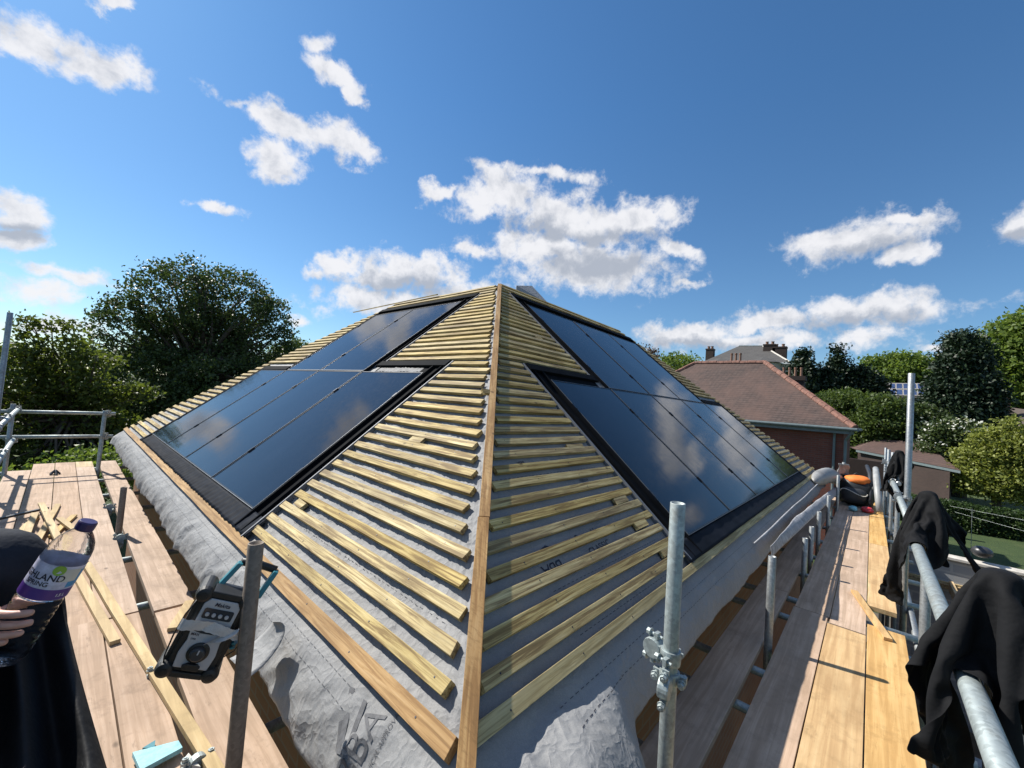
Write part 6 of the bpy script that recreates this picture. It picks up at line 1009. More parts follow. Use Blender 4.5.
# tape band across the front, torn end trailing over the pole
def tp(u, q):
    x = -.088+.205*u; y = .040-.012*q-.020*q+.010*math.sin(u*4)-.006*u; z = .0165+.010*abs(math.sin(u*7+q))*.6-(.06*max(0, (abs(u-.42)-.38))*3)
    return RP(x, y+.001*math.sin(u*60), z)
v, f = grid(tp, np.linspace(0, 1, 40), np.linspace(0, 1, 6)); mk('tape_band', v, f, M['tape'], radio, smooth=False)
def tp2(u, q): return RP(.075-.075*u+.004*q, .030-.052*u+.026*(q-.5)*(1-.5*u), .021+.008*math.sin(u*5+q*3))
v, f = grid(tp2, np.linspace(0, 1, 12), np.linspace(0, 1, 5)); mk('tape_band', v, f, M['tape'], radio)
for sx in (-1, 1):
    a = RP(.028+sx*.066, .112, -.062); b = RP(.054+sx*.060, .195, -.098); d = b-a; sd = RW
    mb = MB(); mb.box(a-sd*.0085-RN*.014, d, sd*.017, RN*.028); mb.mk('handle_arm', M['teal'], radio, bevel=.003)
gA, gB = RP(.054-.060, .193, -.108), RP(.054+.060, .193, -.108)
MB().tube([gA+RN*.0, (gA+gB)/2-RN*.012, gB], [.0125, .0135, .0125], 16).mk('handle_grip', M['rubber'], radio, smooth=True)
for yy in (-.02, -.035): MB().box(RP(.080, yy, -.05), RW*.010, RU*.006+RW*.006, RN*.05).mk('side_trim', M['teal'], radio)
mb = MB(); mb.tube([RP(-.074, .10, .0), RP(-.086, .05, .004), RP(-.088, -.02, .0), RP(-.082, -.08, .0), RP(-.07, -.11, .01)], .0025, 8)
mb.tube([RP(.09, .06, -.03), RP(.112, .02, -.02), RP(.104, -.06, -.04), RP(.075, -.10, -.05)], .002, 8); mb.mk('cable', M['rubber'], radio, smooth=True)

# ================================================================== BOTTLE AND THE PERSON HOLDING IT
BD = 1.50
bA = at_d(89, 521, 1.47); bB = at_d(5, 650, 1.60)
BU = bA-bB; BU /= np.linalg.norm(BU); BO = bA-BU*.325     # base centre
BN = -(BO+BU*.15); BN -= BU*np.dot(BN, BU); BN /= np.linalg.norm(BN); BW = np.cross(BU, BN)   # BW points image-right, BN to the eye
bottle = empty('water_bottle', BO, 'clear plastic water bottle with lilac label and dark purple cap, held tilted in a hand', 'bottle')
prof = [(0, .030), (.004, .038), (.012, .041)]
z = .02
while z < .145: prof += [(z, .0425), (z+.006, .0395), (z+.012, .0425)]; z += .017
prof += [(.150, .0425), (.153, .043), (.232, .043), (.236, .0428), (.246, .0425), (.262, .0405), (.278, .035), (.292, .026), (.302, .018), (.306, .0148), (.312, .0148)]
MB().lathe(BO, BU, prof, 40).mk('bottle_body', M['pet'], bottle, smooth=True)
MB().lathe(BO, BU, [(.303, .0165), (.306, .0185), (.322, .0185), (.3255, .0165)], 28).mk('cap', M['cap'], bottle, bevel=.0008)
def cyl(a0, a1, z0, z1, r, n=24, m=4, sl=0.):
    return grid(lambda u, q: (lambda a, zz: BO+BU*zz+(BN*math.cos(a)+BW*math.sin(a))*r)(a0+(a1-a0)*u, z0+(z1-z0)*q+sl*u), np.linspace(0, 1, n), np.linspace(0, 1, m))
v, f = cyl(-PI, PI, .153, .232, .0437, 64); mk('label', v, f, M['lab'], bottle, smooth=True)
v, f = cyl(-1.5, 1.6, .154, .178, .0441, 30, 3); mk('label_band', v, f, M['purple'], bottle, smooth=True)
v, f = cyl(.75, 1.7, .182, .222, .0441, 14, 3); mk('label_patch', v, f, M['labblue'], bottle, smooth=True)
v, f = cyl(.35, 1.1, .196, .226, .0443, 12, 3); mk('label_patch', v, f, M['pale'], bottle, smooth=True)
def onb(a0, z0, r=.0445): return lambda x, y: BO+BU*(z0+y)+(BN*math.cos(a0+x/r)+BW*math.sin(a0+x/r))*r
flat_text('HIGHLAND', 0, 0, 0, 0, .020, M['ink'], bottle, map_fn=onb(-.62, .203), name='label_lettering')
flat_text('SPRING', 0, 0, 0, 0, .014, M['ink'], bottle, map_fn=onb(-.50, .188), name='label_lettering')
v = [onb(.12, .222)(.0115*math.cos(a), .0115*math.sin(a)) for a in np.linspace(0, 2*PI, 25)[:-1]]; mk('label_roundel', v, [tuple(range(24))], M['labgreen'], bottle)
flat_text('1.5 L', 0, 0, 0, 0, .009, M['white'], bottle, map_fn=onb(.75, .165, .0447), name='label_lettering')

def skin_mesh(name, verts, edges, radii, mat, parent, sub=2, root=0, **k):
    b = BASE[parent.name]; me = bpy.data.meshes.new(name); me.from_pydata([(A3(v)-b).tolist() for v in verts], edges, []); me.materials.append(mat)
    o = bpy.data.objects.new(name, me); COL.objects.link(o); o.parent = parent; BASE[o.name] = b
    sk = o.modifiers.new('skin', 'SKIN'); sk.use_smooth_shade = True
    for i, r in enumerate(radii):
        sv = me.skin_vertices[0].data[i]; sv.radius = (r, r) if not hasattr(r, '__len__') else r; sv.use_root = (i == root)
    ss = o.modifiers.new('sub', 'SUBSURF'); ss.levels = sub; ss.render_levels = sub
    bpy.context.view_layer.update()
    dg = bpy.context.evaluated_depsgraph_get(); nm = bpy.data.meshes.new_from_object(o.evaluated_get(dg)); o.modifiers.clear(); o.data = nm
    nm.materials.clear(); nm.materials.append(mat); nm.polygons.foreach_set('use_smooth', [True]*len(nm.polygons))
    return tag(o, **k)
person = empty('person', (-.36, 1.45, DZ), 'person in dark clothes leaning on the left rail, one hand round a water bottle', 'person')
hipc = A3([-.46, 1.50, -.56])
kneeA, kneeB = A3([-.045, 1.68, -.50]), A3([-.14, 1.34, -.74])
ankA, ankB = A3([-.10, 1.78, -1.40]), A3([.035, 1.16, -1.40])
wr = BO+BU*.055-BW*.105+BN*.02
V, Eg, Rr = [], [], []
def av(p, r, par=None):
    V.append(tuple(p)); Rr.append(r); i = len(V)-1
    if par is not None: Eg.append((par, i))
    return i
pel = av(hipc, .13); ab = av(hipc+A3([-.02, 0, .20]), .125, pel); ch = av(hipc+A3([0, -.01, .40]), .145, ab); nk = av(hipc+A3([.03, -.01, .56]), .066, ch); hd_ = av(hipc+A3([.05, -.02, .655]), (.090, .090), nk); h2 = av(hipc+A3([.052, -.02, .72]), (.105, .105), hd_); h3 = av(hipc+A3([.045, -.02, .785]), (.09, .09), h2); chn = av(hipc+A3([.10, -.02, .63]), .045, hd_)
ns_ = av(hipc+A3([.150, -.02, .70]), .014, h2)
for e_ in (-1, 1): av(hipc+A3([.045, -.02+e_*.088, .70]), .016, h2)
for kn, an, dy in ((kneeA, ankA, .09), (kneeB, ankB, -.09)):
    a = av(hipc+A3([.05, dy, -.02]), .10, pel); b = av(kn, .062, a); c = av((kn+an)/2+A3([-.02, 0, .03]), .058, b); d = av(an, .04, c); av(an+A3([.10, -.03, -.05]), .034, d)
shA = av(hipc+A3([0, .18, .44]), .07, ch); elA = av(hipc+A3([-.03, .26, .16]), .045, shA); haA = av(hipc+A3([.10, .27, -.04]), .032, elA); av(hipc+A3([.17, .27, -.08]), .028, haA)
shB = av(hipc+A3([0, -.19, .42]), .07, ch); elB = av(hipc+A3([.02, -.24, .10]), .048, shB); wrB = av(wr, .028, elB)
body = skin_mesh('body', V, Eg, Rr, M['skin'], person, root=pel)
# hand: palm behind-left of the bottle, four fingers wrapping to the front, thumb behind
V, Eg, Rr = [], [], []
def cylp(a, zz, r): return BO+BU*zz+(BN*math.cos(a)+BW*math.sin(a))*r
w_ = av(wr-BW*.03, .027); p0 = av(wr+BW*.02, .026, w_)
zs = (.112, .090, .068, .048)
for i, z0 in enumerate(zs):
    ln = (.95, 1.05, 1.0, .80)[i]; m = av(cylp(-1.75, z0-.012, .060), .0125, p0)
    pr = m
    for (a, dz, rr, r) in ((-1.25, -.006, .0565, .0105), (-.85, .001, .0545, .0098), (-.42, .009, .0535, .0096), (-.02, .016, .0525, .0090), (.25, .021, .0515, .0080)):
        pr = av(cylp(-1.25+(a+1.25)*ln, z0+dz, rr+.0008*i), r*.92, pr)
th = av(cylp(-2.3, .075, .060), .015, p0); th = av(cylp(-2.8, .10, .056), .0125, th); av(cylp(-3.3, .12, .054), .0105, th)
hand = skin_mesh('hand', V, Eg, Rr, M['skin'], person, root=0, sub=2)
for i, z0 in enumerate(zs):
    ln = (.95, 1.05, 1.0, .80)[i]; v, f = grid(lambda u, q: cylp(-1.25+(.0+.16*u+1.25)*ln+.02, z0+.0145+.009*(q-.5)+.004*u, .0610+.0006*math.sin(u*PI)), np.linspace(0, 1, 5), np.linspace(0, 1, 5))
# trousers, jacket
V, Eg, Rr = [], [], []
pel = av(hipc, .155)
a = av(hipc+A3([.06, .09, 0]), .125, pel); b = av(kneeA, .118, a); c = av((kneeA+ankA)/2, .085, b); av(ankA+A3([0, 0, .03]), .07, c)
tro = skin_mesh('trousers', V, Eg, Rr, M['navy'], person, root=0, sub=3)
V, Eg, Rr = [], [], []
pel = av(hipc+A3([.03, -.06, -.01]), .13); b = av((hipc+kneeB)/2+A3([0, -.05, -.01]), .115, pel); b = av(kneeB, .105, b); c = av(kneeB+A3([.012, -.045, -.22]), .115, b); d = av(kneeB+A3([.028, -.09, -.45]), .125, c); av(ankB+A3([0, 0, .02]), .105, d)
tro2 = skin_mesh('waterproof_trousers', V, Eg, Rr, M['shiny'], person, root=0, sub=4, label='shiny black waterproof trouser leg with creases')
V, Eg, Rr = [], [], []
w1_ = av(hipc+A3([-.01, 0, .02]), .165); c1_ = av(hipc+A3([-.02, 0, .22]), .16, w1_); c2_ = av(hipc+A3([0, 0, .42]), .165, c1_); av(hipc+A3([.02, 0, .52]), .08, c2_)
s = av(hipc+A3([0, .18, .45]), .09, c2_); e = av(hipc+A3([-.03, .26, .16]), .07, s); av(hipc+A3([.09, .27, -.03]), .05, e)
s = av(hipc+A3([0, -.19, .43]), .09, c2_); e = av(hipc+A3([.02, -.24, .10]), .072, s); av(wr-BW*.06+A3([-.02, -.0, .0]), .048, e)
jac = skin_mesh('jacket', V, Eg, Rr, M['navy'], person, root=0, sub=3)
hc_ = hipc+A3([.052, -.02, .725])
def hair(u, q):
    a = u*2*PI; b = q*(1.25+.55*(.5-.5*math.cos(a))); d = A3([math.sin(b)*math.cos(a), math.sin(b)*math.sin(a), math.cos(b)])
    k = 1+.05*nz(d[0]*9, d[1]*9, d[2]*9)+.03*nz(d[0]*22, d[1]*22, d[2]*4); return hc_+A3([-.008, 0, .012])+d*A3([.094, .086, .104])*k
v, f = grid(hair, np.linspace(0, 1, 49), np.linspace(0, 1, 20)); mk('hair', v, f, plain('brown hair', (.035, .022, .014), .7), person, smooth=True).modifiers.new('t', 'SOLIDIFY').thickness = -.01
for e_ in (-1, 1):
    MB().lathe(hc_+A3([.066, e_*.029, -.012]), (1, 0, 0), [(0, .010), (.008, .009), (.012, .004)], 12).mk('eye', M['white'], person, smooth=True)
    MB().lathe(hc_+A3([.0782, e_*.029, -.012]), (1, 0, 0), [(0, .004), (.0012, .003)], 10).mk('pupil', M['ink'], person)
MB().tube([hc_+A3([.070, -.022, -.075]), hc_+A3([.080, 0, -.073]), hc_+A3([.070, .022, -.075])], [.003, .006, .003], 8).mk('mouth', plain('lip', (.35, .14, .12), .5), person, smooth=True)
for kn, an in ((0, ankA), (0, ankB)):
    V, Eg, Rr = [], [], []; q0 = av(an+A3([-.03, 0, -.03]), .05); q1 = av(an+A3([.05, -.02, -.055]), .044, q0); av(an+A3([.15, -.05, -.065]), .038, q1); skin_mesh('boot', V, Eg, Rr, M['rubber'], person, sub=2)
def wrinkle(o, amp, sc, seed=0, stretch=(1, 1, 1)):
    me = o.data; n = len(me.vertices); co = np.empty(n*3); me.vertices.foreach_get('co', co); no = np.empty(n*3); me.vertices.foreach_get('normal', no)
    co = co.reshape(-1, 3); no = no.reshape(-1, 3)
    for i in range(n):
        p = co[i]*A3(stretch); d = mnoise.noise(Vector(tuple(p*sc+seed))); d2 = mnoise.noise(Vector(tuple(p*sc*2.3+seed+5)))
        co[i] += no[i]*amp*((1-abs(d)*3.0)*.7+d2*.6)
    me.vertices.foreach_set('co', co.ravel()); me.update()
def flap(u, q):
    px = -70+q*(132+62*u**1.2); py = 592+u*230; D = 1.80-.34*u+.05*math.sin(q*17+u*2.5)*(.3+u)*(.5+q*.5)+.03*nz(q*6, u*3, 2)
    return at_d(px, py, D)
v, f = grid(flap, np.linspace(0, 1, 50), np.linspace(0, 1, 60)); fo = mk('jacket_flap', v, f, M['shiny'], person, smooth=True, label='shiny black waterproof jacket hanging open'); fo.modifiers.new('t', 'SOLIDIFY').thickness = .006
wrinkle(tro, .011, 9, 3, (.6, .6, 1)); wrinkle(tro2, .022, 8, 8, (1.3, 1.3, .45)); wrinkle(jac, .012, 8, 1)

# ================================================================== BACKPACK AND BITS AT THE FAR END
BPc = A3([10.55, .20, DZ])
bag = empty('backpack', BPc, 'black tool backpack with orange top panel at the far end of the right deck', 'backpack')
def blob(c, rx, ry, rz, ex=2.6, n=28, m=18, wob=.06, sd=0.):
    def fn(u, q):
        a = u*2*PI; b = -PI/2+q*PI; sg = lambda t: math.copysign(abs(t)**(2/ex), t)
        k = 1+wob*nz(math.cos(a)*2+sd, math.sin(a)*2, b*1.5)
        return A3(c)+A3([sg(math.cos(b))*sg(math.cos(a))*rx*k, sg(math.cos(b))*sg(math.sin(a))*ry*k, sg(math.sin(b))*rz*k])
    return grid(fn, np.linspace(0, 1, n), np.linspace(0, 1, m))
v, f = blob(BPc+A3([0, 0, .27]), .30, .29, .26, 3, wob=.12); mk('bag_body', v, f, M['rubber'], bag, smooth=True)
v, f = blob(BPc+A3([-.06, -.02, .50]), .22, .20, .09, 2.4); mk('top_panel', v, f, M['orange'], bag, smooth=True)
v, f = blob(BPc+A3([-.24, .02, .22]), .10, .20, .15, 3); mk('front_pocket', v, f, M['dark_pl'], bag, smooth=True)
MB().tube([BPc+A3([-.345, .02+.2*math.cos(a), .30+.05*math.sin(a*2)-.02]) for a in np.linspace(0, PI, 12)], .008, 6).mk('zip', M['pale'], bag)
for s_ in (-1, 1): MB().tube([BPc+A3([.1, s_*.15, .50]), BPc+A3([-.05, s_*.22, .56]), BPc+A3([-.22, s_*.25, .40]), BPc+A3([-.24, s_*.24, .1])], .02, 8).mk('strap', M['rubber'], bag, smooth=True)
MB().tube([BPc+A3([.06, .06, .56]), BPc+A3([.0, .0, .62]), BPc+A3([.06, -.06, .56])], .015, 8).mk('carry_handle', M['rubber'], bag, smooth=True)
v, f = blob(A3([9.85, .02, DZ+.05]), .10, .09, .05, 2.2, wob=.3, sd=3); mk('work_glove', v, f, M['red'], smooth=True, label='red and dark glove lying at the foot of the backpack', cat='glove')
v, f = blob(A3([9.75, .21, DZ+.045]), .09, .06, .045, 2.2, wob=.3, sd=7); mk('cloth_scrap', v, f, M['blue_w'], smooth=True, label='small pale blue cloth scrap left of the red glove', cat='cloth')
mb = MB(); mb.tube([A3([10.7, -.08, -.75]), A3([10.3, -.10, -.95]), A3([10.1, -.13, -1.25]), A3([10.0, -.15, -1.47])], [.045, .055, .055, .05], 10); mb.mk('grey_ducting', M['strap'], smooth=True, label='grey plastic gutter length leaning upright behind the backpack', cat='gutter offcut')
mb = MB(); mb.tube([A3([10.9, .05, -.74]), A3([10.55, .0, -.86]), A3([10.35, -.02, -1.1]), A3([10.2, -.03, -1.47])], .035, 10); mb.mk('black_tube', M['dark_pl'], smooth=True, label='black bent tube between backpack and grey gutter length', cat='tube')
# ================================================================== GROUND AND NEIGHBOURING BUILDINGS
def gz(x, y):
    r = math.hypot(x, y); t = max(0., min(1., (r-42)/70)); t = t*t*(3-2*t)
    side = max(0., min(1., (x+20)/40))
    return -H + t*3.2*side + .04*nz(x*.2, y*.2)
gx = np.concatenate([-np.geomspace(8, 1500, 28)[::-1], np.linspace(-7, 40, 48), np.geomspace(42, 1500, 40)])
v, f = grid(lambda x, y: (x, y, gz(x, y)), gx, gx)
mk('ground', v, f, M['grass'], smooth=True, kind='structure')
mk('yard', [(-2.2, -2.4, -H+.05), (14, -2.4, -H+.05), (14, 12, -H+.05), (-2.2, 12, -H+.05)], [(0, 1, 2, 3)], M['soil'], kind='structure')

# extension below the right scaffold
ext = empty('block_wall', (9.85, -4, -H), 'grey concrete block wall with pale coping beyond the scaffold, above the lawn', 'wall')
cA = at_x(905, 546, 9.8); cB = at_x(1024, 573.5, 9.8); tz_ = cA[2]*.5+cB[2]*.5
MB().aabb((9.80, -9.5, -H), (9.92, -.35, tz_-.045)).mk('blockwork', M['block'], ext)
MB().aabb((9.74, -9.5, tz_-.043), (9.99, -.33, tz_)).mk('coping', M['coping'], ext, bevel=.006)
MB().aabb((5.0, -9.5, -H), (5.12, -.45, tz_-.6)).mk('blockwork', M['block'], ext)
jz = tz_-.34
MB().aabb((9.70, -9.4, jz-.16), (9.796, -.45, jz-.10)).mk('wall_plate', M['rafter'], ext)
MB().aabb((9.66, -9.4, jz-.075), (9.70, -.5, jz-.045)).mk('yellow_lath', M['yel_y'], ext)
for i in range(9):
    y = at_x(952, 590, 9.3)[1]-.46*i+.0
    MB().box((5.1, y, jz-.30), (4.55, 0, .14), (0, -.05, 0), (0, 0, .15)).mk('roof_joist', M['rafter'], ext, bevel=.002)
for i in range(8):
    y = at_x(952, 590, 9.3)[1]-.46*i; MB().aabb((8.35+.25*(i % 2), y-.052, jz-.24), (8.40+.25*(i % 2), y-.458, jz-.10)).mk('nogging', M['rafter'], ext)
MB().lathe(at_x(982, 557, 9.87)*1.0, (0, 0, 1), [(0, .06), (.02, .10), (.07, .125), (.12, .11), (.155, .07), (.165, .02)], 20).mk('garden_ball', M['dark_pl'], None, smooth=True, label='small dark round pot on the coping of the block wall', cat='pot')

def hip_roof(x0, x1, y0, y1, ze, pitch, mat, par, along='y', thick=.12, name='roof'):
    t = math.tan(pitch)
    if along == 'y': a = (x1-x0)/2; r1, r2 = (x0+a, y0+a, ze+a*t), (x0+a, y1-a, ze+a*t)
    else: a = (y1-y0)/2; r1, r2 = (x0+a, y0+a, ze+a*t), (x1-a, y0+a, ze+a*t)
    c = [(x0, y0, ze), (x1, y0, ze), (x1, y1, ze), (x0, y1, ze)]
    if along == 'y': fs = [(0, 1, 4), (1, 2, 5, 4), (2, 3, 5), (3, 0, 4, 5)]
    else: fs = [(0, 1, 5, 4), (1, 2, 5), (2, 3, 4, 5), (3, 0, 4)]
    lo = [(x, y, z-thick) for x, y, z in c]
    vs = c+[r1, r2]+lo; fs += [(0, 6, 7, 1), (1, 7, 8, 2), (2, 8, 9, 3), (3, 9, 6, 0), (6, 9, 8, 7)]
    o = mk(name, vs, fs, mat, par); return o, c, r1, r2
def ridge_tiles(par, a, b, mat, r=.11, step=.32, name='ridge_tiles'):
    a, b = A3(a)*1., A3(b)*1.; Ln = np.linalg.norm(b-a); d = (b-a)/Ln; n = max(2, int(Ln/step)); mb = MB()
    for i in range(n):
        o = a+d*(i*Ln/n); mb.lathe(o+A3([0, 0, -.02+.008*math.sin(i*2.3)]), d, [(0, r*.92), (.02, r*1.06), (Ln/n*.9, r), (Ln/n+.01, r*.95)], 8)
    return mb.mk(name, mat, par)
def chimney(par, c, w, d, h, mat, pots=2, pw=.13):
    c = A3(c)*1.; mb = MB(); mb.aabb(c-A3([w/2, d/2, 0]), c+A3([w/2, d/2, h-.2])); mb.aabb(c+A3([-w/2-.05, -d/2-.05, h-.198]), c+A3([w/2+.05, d/2+.05, h]))
    o = mb.mk('chimney', mat, par)
    for i in range(pots):
        y = c[1]+(i-(pots-1)/2)*d/pots*.95
        MB().lathe((c[0], y, c[2]+h+.002), (0, 0, 1), [(0, pw), (.05, pw*.9), (.32, pw*.8), (.36, pw), (.42, pw)], 12).mk('chimney_pot', M['pot'], o)
nb_ = empty('neighbour_house', (21, 5, -H), 'two-storey red brick house with a weathered brown hipped tile roof and orange ridge tiles', 'house')
NX0, NX1, NY0, NY1 = 18., 24.58, .42, 10.05
roof, c, r1, r2 = hip_roof(NX0, NX1, NY0, NY1, .02, math.radians(39), M['tile'], nb_)
MB().aabb((NX0+.30, NY0+.30, -H), (NX1-.3, NY1-.3, -.105)).mk('wall', M['brick'], nb_)
ridge_tiles(roof, r1, r2, M['ridge']); ridge_tiles(roof, c[0], r1, M['ridge'], .12); ridge_tiles(roof, c[3], r2, M['ridge'], .10)
mb = MB(); mb.tube([(NX0-.05, NY0-.06, -.05), (NX0-.05, NY1+.05, -.05)], .06, 10); mb.tube([(NX0-.05, NY0-.06, -.052), (NX1, NY0-.06, -.052)], .058, 10); mb.mk('gutter', M['gutter'], nb_)
MB().aabb((NX0+.02, NY0+.02, -.22), (NX0+.045, NY1-.02, -.105)).mk('fascia', M['gutter'], nb_)
MB().tube([(NX0+.25, NY0+.55, -.1), (NX0+.24, NY0+.55, -H)], .04, 10).mk('downpipe', M['gutter'], nb_)
MB().tube([(NX0-.02, NY0+.05, -.1), (NX0+.22, NY0+.24, -.45), (NX0+.22, NY0+.24, -H)], .045, 10).mk('downpipe', M['gutter'], nb_)
pc = at_x(735.5, 366, 22.3); chimney(roof, (pc[0], pc[1], pc[2]-.5), .45, .62, .72, M['brown_brick_shaded'], 3, .06)
pc = at_x(792, 384, 22.6); chimney(roof, (pc[0], pc[1], pc[2]-.6), .6, .95, .95, M['brown_brick_shaded'], 4, .06)
# dormant side door and windows on the wall that faces the gap (seen from the side only)
for (y, z) in ((6.2, -1.6), (8.6, -1.6)):
    MB().aabb((NX0+.285, y, z-.5), (NX0+.30, y+1.1, z+.55)).mk('window', M['winglass'], nb_)

gar = empty('brick_outbuilding', (36, -1, gz(36, -1)), 'low brown brick outbuilding with a red-brown tiled hip roof behind the hedge', 'outbuilding')
gA_, gB_, gR1, gR2 = at_x(856, 449.5, 37.5), at_x(960.5, 470.5, 33.), at_x(874, 440.2, 40.5), at_x(925, 443.6, 40.)
gC = gB_+A3([9, .3, 0]); gC[2] = gB_[2]; gD = gA_+A3([7, 1, 0])
gr = mk('roof', [gA_, gB_, gC, gD, gR1, gR2], [(0, 1, 5, 4), (1, 2, 5), (2, 3, 4, 5), (3, 0, 4)], M['tile2'], gar)
ridge_tiles(gr, gR1, gR2, M['tile2'], .10)
wa, wb_ = gA_+A3([.3, -.1, -.12]), gB_+A3([.4, .35, -.12])
MB().prism([wa, wb_, wb_*A3([1, 1, 0])+A3([0, 0, -H]), wa*A3([1, 1, 0])+A3([0, 0, -H])], (6.5, 0, 0)).mk('wall', M['brown_brick_shaded'], gar)
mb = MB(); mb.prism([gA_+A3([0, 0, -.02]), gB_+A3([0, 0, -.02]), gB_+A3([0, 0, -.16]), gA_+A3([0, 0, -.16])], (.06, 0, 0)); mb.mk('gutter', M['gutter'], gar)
w2 = at_x(846, 452, 27.); MB().aabb((27, w2[1]-1.9, -H), (27.25, w2[1]+2.5, w2[2]-.3)).mk('garden_wall', M['brown_brick_shaded'], None, label='dark brick garden wall in shade between neighbour house and outbuilding', cat='wall')

man = empty('manor_house', (62, 33, gz(62, 33)), 'large distant house with grey slate hipped roof and tall chimneys behind the neighbour roof', 'house')
DM = 64.
m_el, m_er, m_r1, m_r2 = at_x(701, 362, DM), at_x(790, 362.5, DM), at_x(739, 346, DM+7), at_x(763, 346, DM+7)
zE = (m_el[2]+m_er[2])/2; y0, y1 = m_er[1], m_el[1]
vs = [(DM, y0, zE), (DM+14, y0, zE), (DM+14, y1, zE), (DM, y1, zE), m_r2, m_r1]
mr = mk('roof', vs, [(0, 1, 4), (1, 2, 5, 4), (2, 3, 5), (3, 0, 4, 5)], M['slate'], man)
MB().aabb((DM+.4, y0+.4, gz(DM, y0)-1), (DM+13.6, y1-.4, zE-.02)).mk('wall', M['stonew'], man)
MB().aabb((DM-.05, y0-.1, zE-.28), (DM+.1, y1+.1, zE-.02)).mk('cornice', M['white'], man)
ridge_tiles(mr, m_r1, m_r2, M['gutter'], .12, .6); ridge_tiles(mr, (DM, y0, zE), m_r2, M['coping'], .12, .8)
for px, py, pyt, w in ((710, 358, 349, 1.1), (769.5, 353, 344.5, 1.5), (779.5, 357, 347, 1.7)):
    b0 = at_x(px, py, DM+5); t0 = at_x(px, pyt, DM+5); chimney(mr, (b0[0], b0[1], b0[2]-1.2), 1.0, w, t0[2]-b0[2]+1.2, M['brown_brick_shaded'], 2, .22)
for px, py in ((718.7, 357), (761.7, 356)):
    tp_ = at_x(px, py, DM-.6); q = 2.6; zb_ = at_x(px, 362.5, DM-.6)[2]
    MB().lathe((DM+.6, tp_[1], zb_), (0, 0, 1), [(0, q), (tp_[2]-zb_, .05)], 8).mk('bay_roof', M['slate'], man)
    MB().lathe((DM+.6, tp_[1], zb_-5), (0, 0, 1), [(0, q*.85), (4.98, q*.85)], 8).mk('bay', M['stonew'], man)
for k in range(6):
    y = y0+1.4+k*(y1-y0-2.8)/5; MB().aabb((DM+.385, y-.5, zE-2.8), (DM+.397, y+.5, zE-.8)).mk('window', M['winglass'], man)

sh = empty('solar_house', (70, -6, gz(70, -6)), 'distant low house with blue grid solar panels on its roof between the trees', 'house')
a, b = at_x(886, 397, 70), at_x(945, 398, 70); a2, b2 = at_x(886, 382.5, 73), at_x(945, 384, 73); zl = min(a[2], b[2])
ro = mk('roof', [a, b, b2, a2, a+A3([6, 0, 0]), b+A3([6, 0, 0])], [(0, 1, 2, 3), (3, 2, 5, 4)], M['slate'], sh)
MB().aabb((70.3, b[1]+.3, gz(70, -6)-.5), (75.7, a[1]-.3, zl-.02)).mk('wall', M['stonew'], sh)
nrm = np.cross(b-a, a2-a); nrm /= np.linalg.norm(nrm); nrm = nrm if nrm[2] > 0 else -nrm
M['pv'] = plain('blue solar cells', (.035, .06, .14), .2, var=.2, sc=.6, bmp=0)
for i in range(7):
    for j in range(2):
        u0, u1, v0, v1 = .06+i*.125, .06+(i+.93)*.125, .08+j*.42, .46+j*.42
        P = lambda u, v: a+(b-a)*u+(a2-a)*v+nrm*.08
        fr = MB(); fr.prism([P(u0, v0), P(u1, v0), P(u1, v1), P(u0, v1)], nrm*.05); p_ = fr.mk('solar_panel', M['coping'], ro)
        e = .007; MB().prism([P(u0+e, v0+e*3)+nrm*.052, P(u1-e, v0+e*3)+nrm*.052, P(u1-e, v1-e*3)+nrm*.052, P(u0+e, v1-e*3)+nrm*.052], nrm*.01).mk('cells', M['pv'], p_)
fh = empty('far_house', (48, -14, gz(48, -14)), 'low house with dark roof under the bright green tree at the right edge', 'house')
a, b, c_, d_ = at_x(975, 424, 50), at_x(1045, 432, 47), at_x(1045, 412, 51), at_x(985, 404, 54)
fr_ = mk('roof', [a, b, c_, d_, a+A3([8, 0, 0]), b+A3([8, 0, 0])], [(0, 1, 2, 3), (3, 2, 5, 4), (0, 3, 4), (1, 5, 2)], M['dark_roof'], fh)
MB().aabb((50.5, b[1]+.4, gz(50, -14)-.5), (56, a[1]-.4, min(a[2], b[2])-.02)).mk('wall', M['stonew'], fh); MB().aabb((50.2, (a[1]+b[1])/2-.4, a[2]), (50.8, (a[1]+b[1])/2+.4, a[2]+2.6)).mk('chimney', M['brown_brick_shaded'], fr_)

# wire fence before the hedge
wf = empty('wire_fence', at_x(972, 540, 24), 'two-strand wire fence with a thin peg in front of the hedge', 'fence')
for p0, p1 in (((950, 506), (1060, 527)), ((955, 512), (1060, 541))): MB().tube([at_x(*p0, 22), at_x(*p1, 20)], .0035, 6).mk('wire', M['galv_l'], wf)
for px in (972, 1055): q = at_x(px, 513, 21.5); MB().tube([q+A3([0, 0, .15]), A3([q[0], q[1], -H])], .008, 6).mk('post', M['galv'], wf)

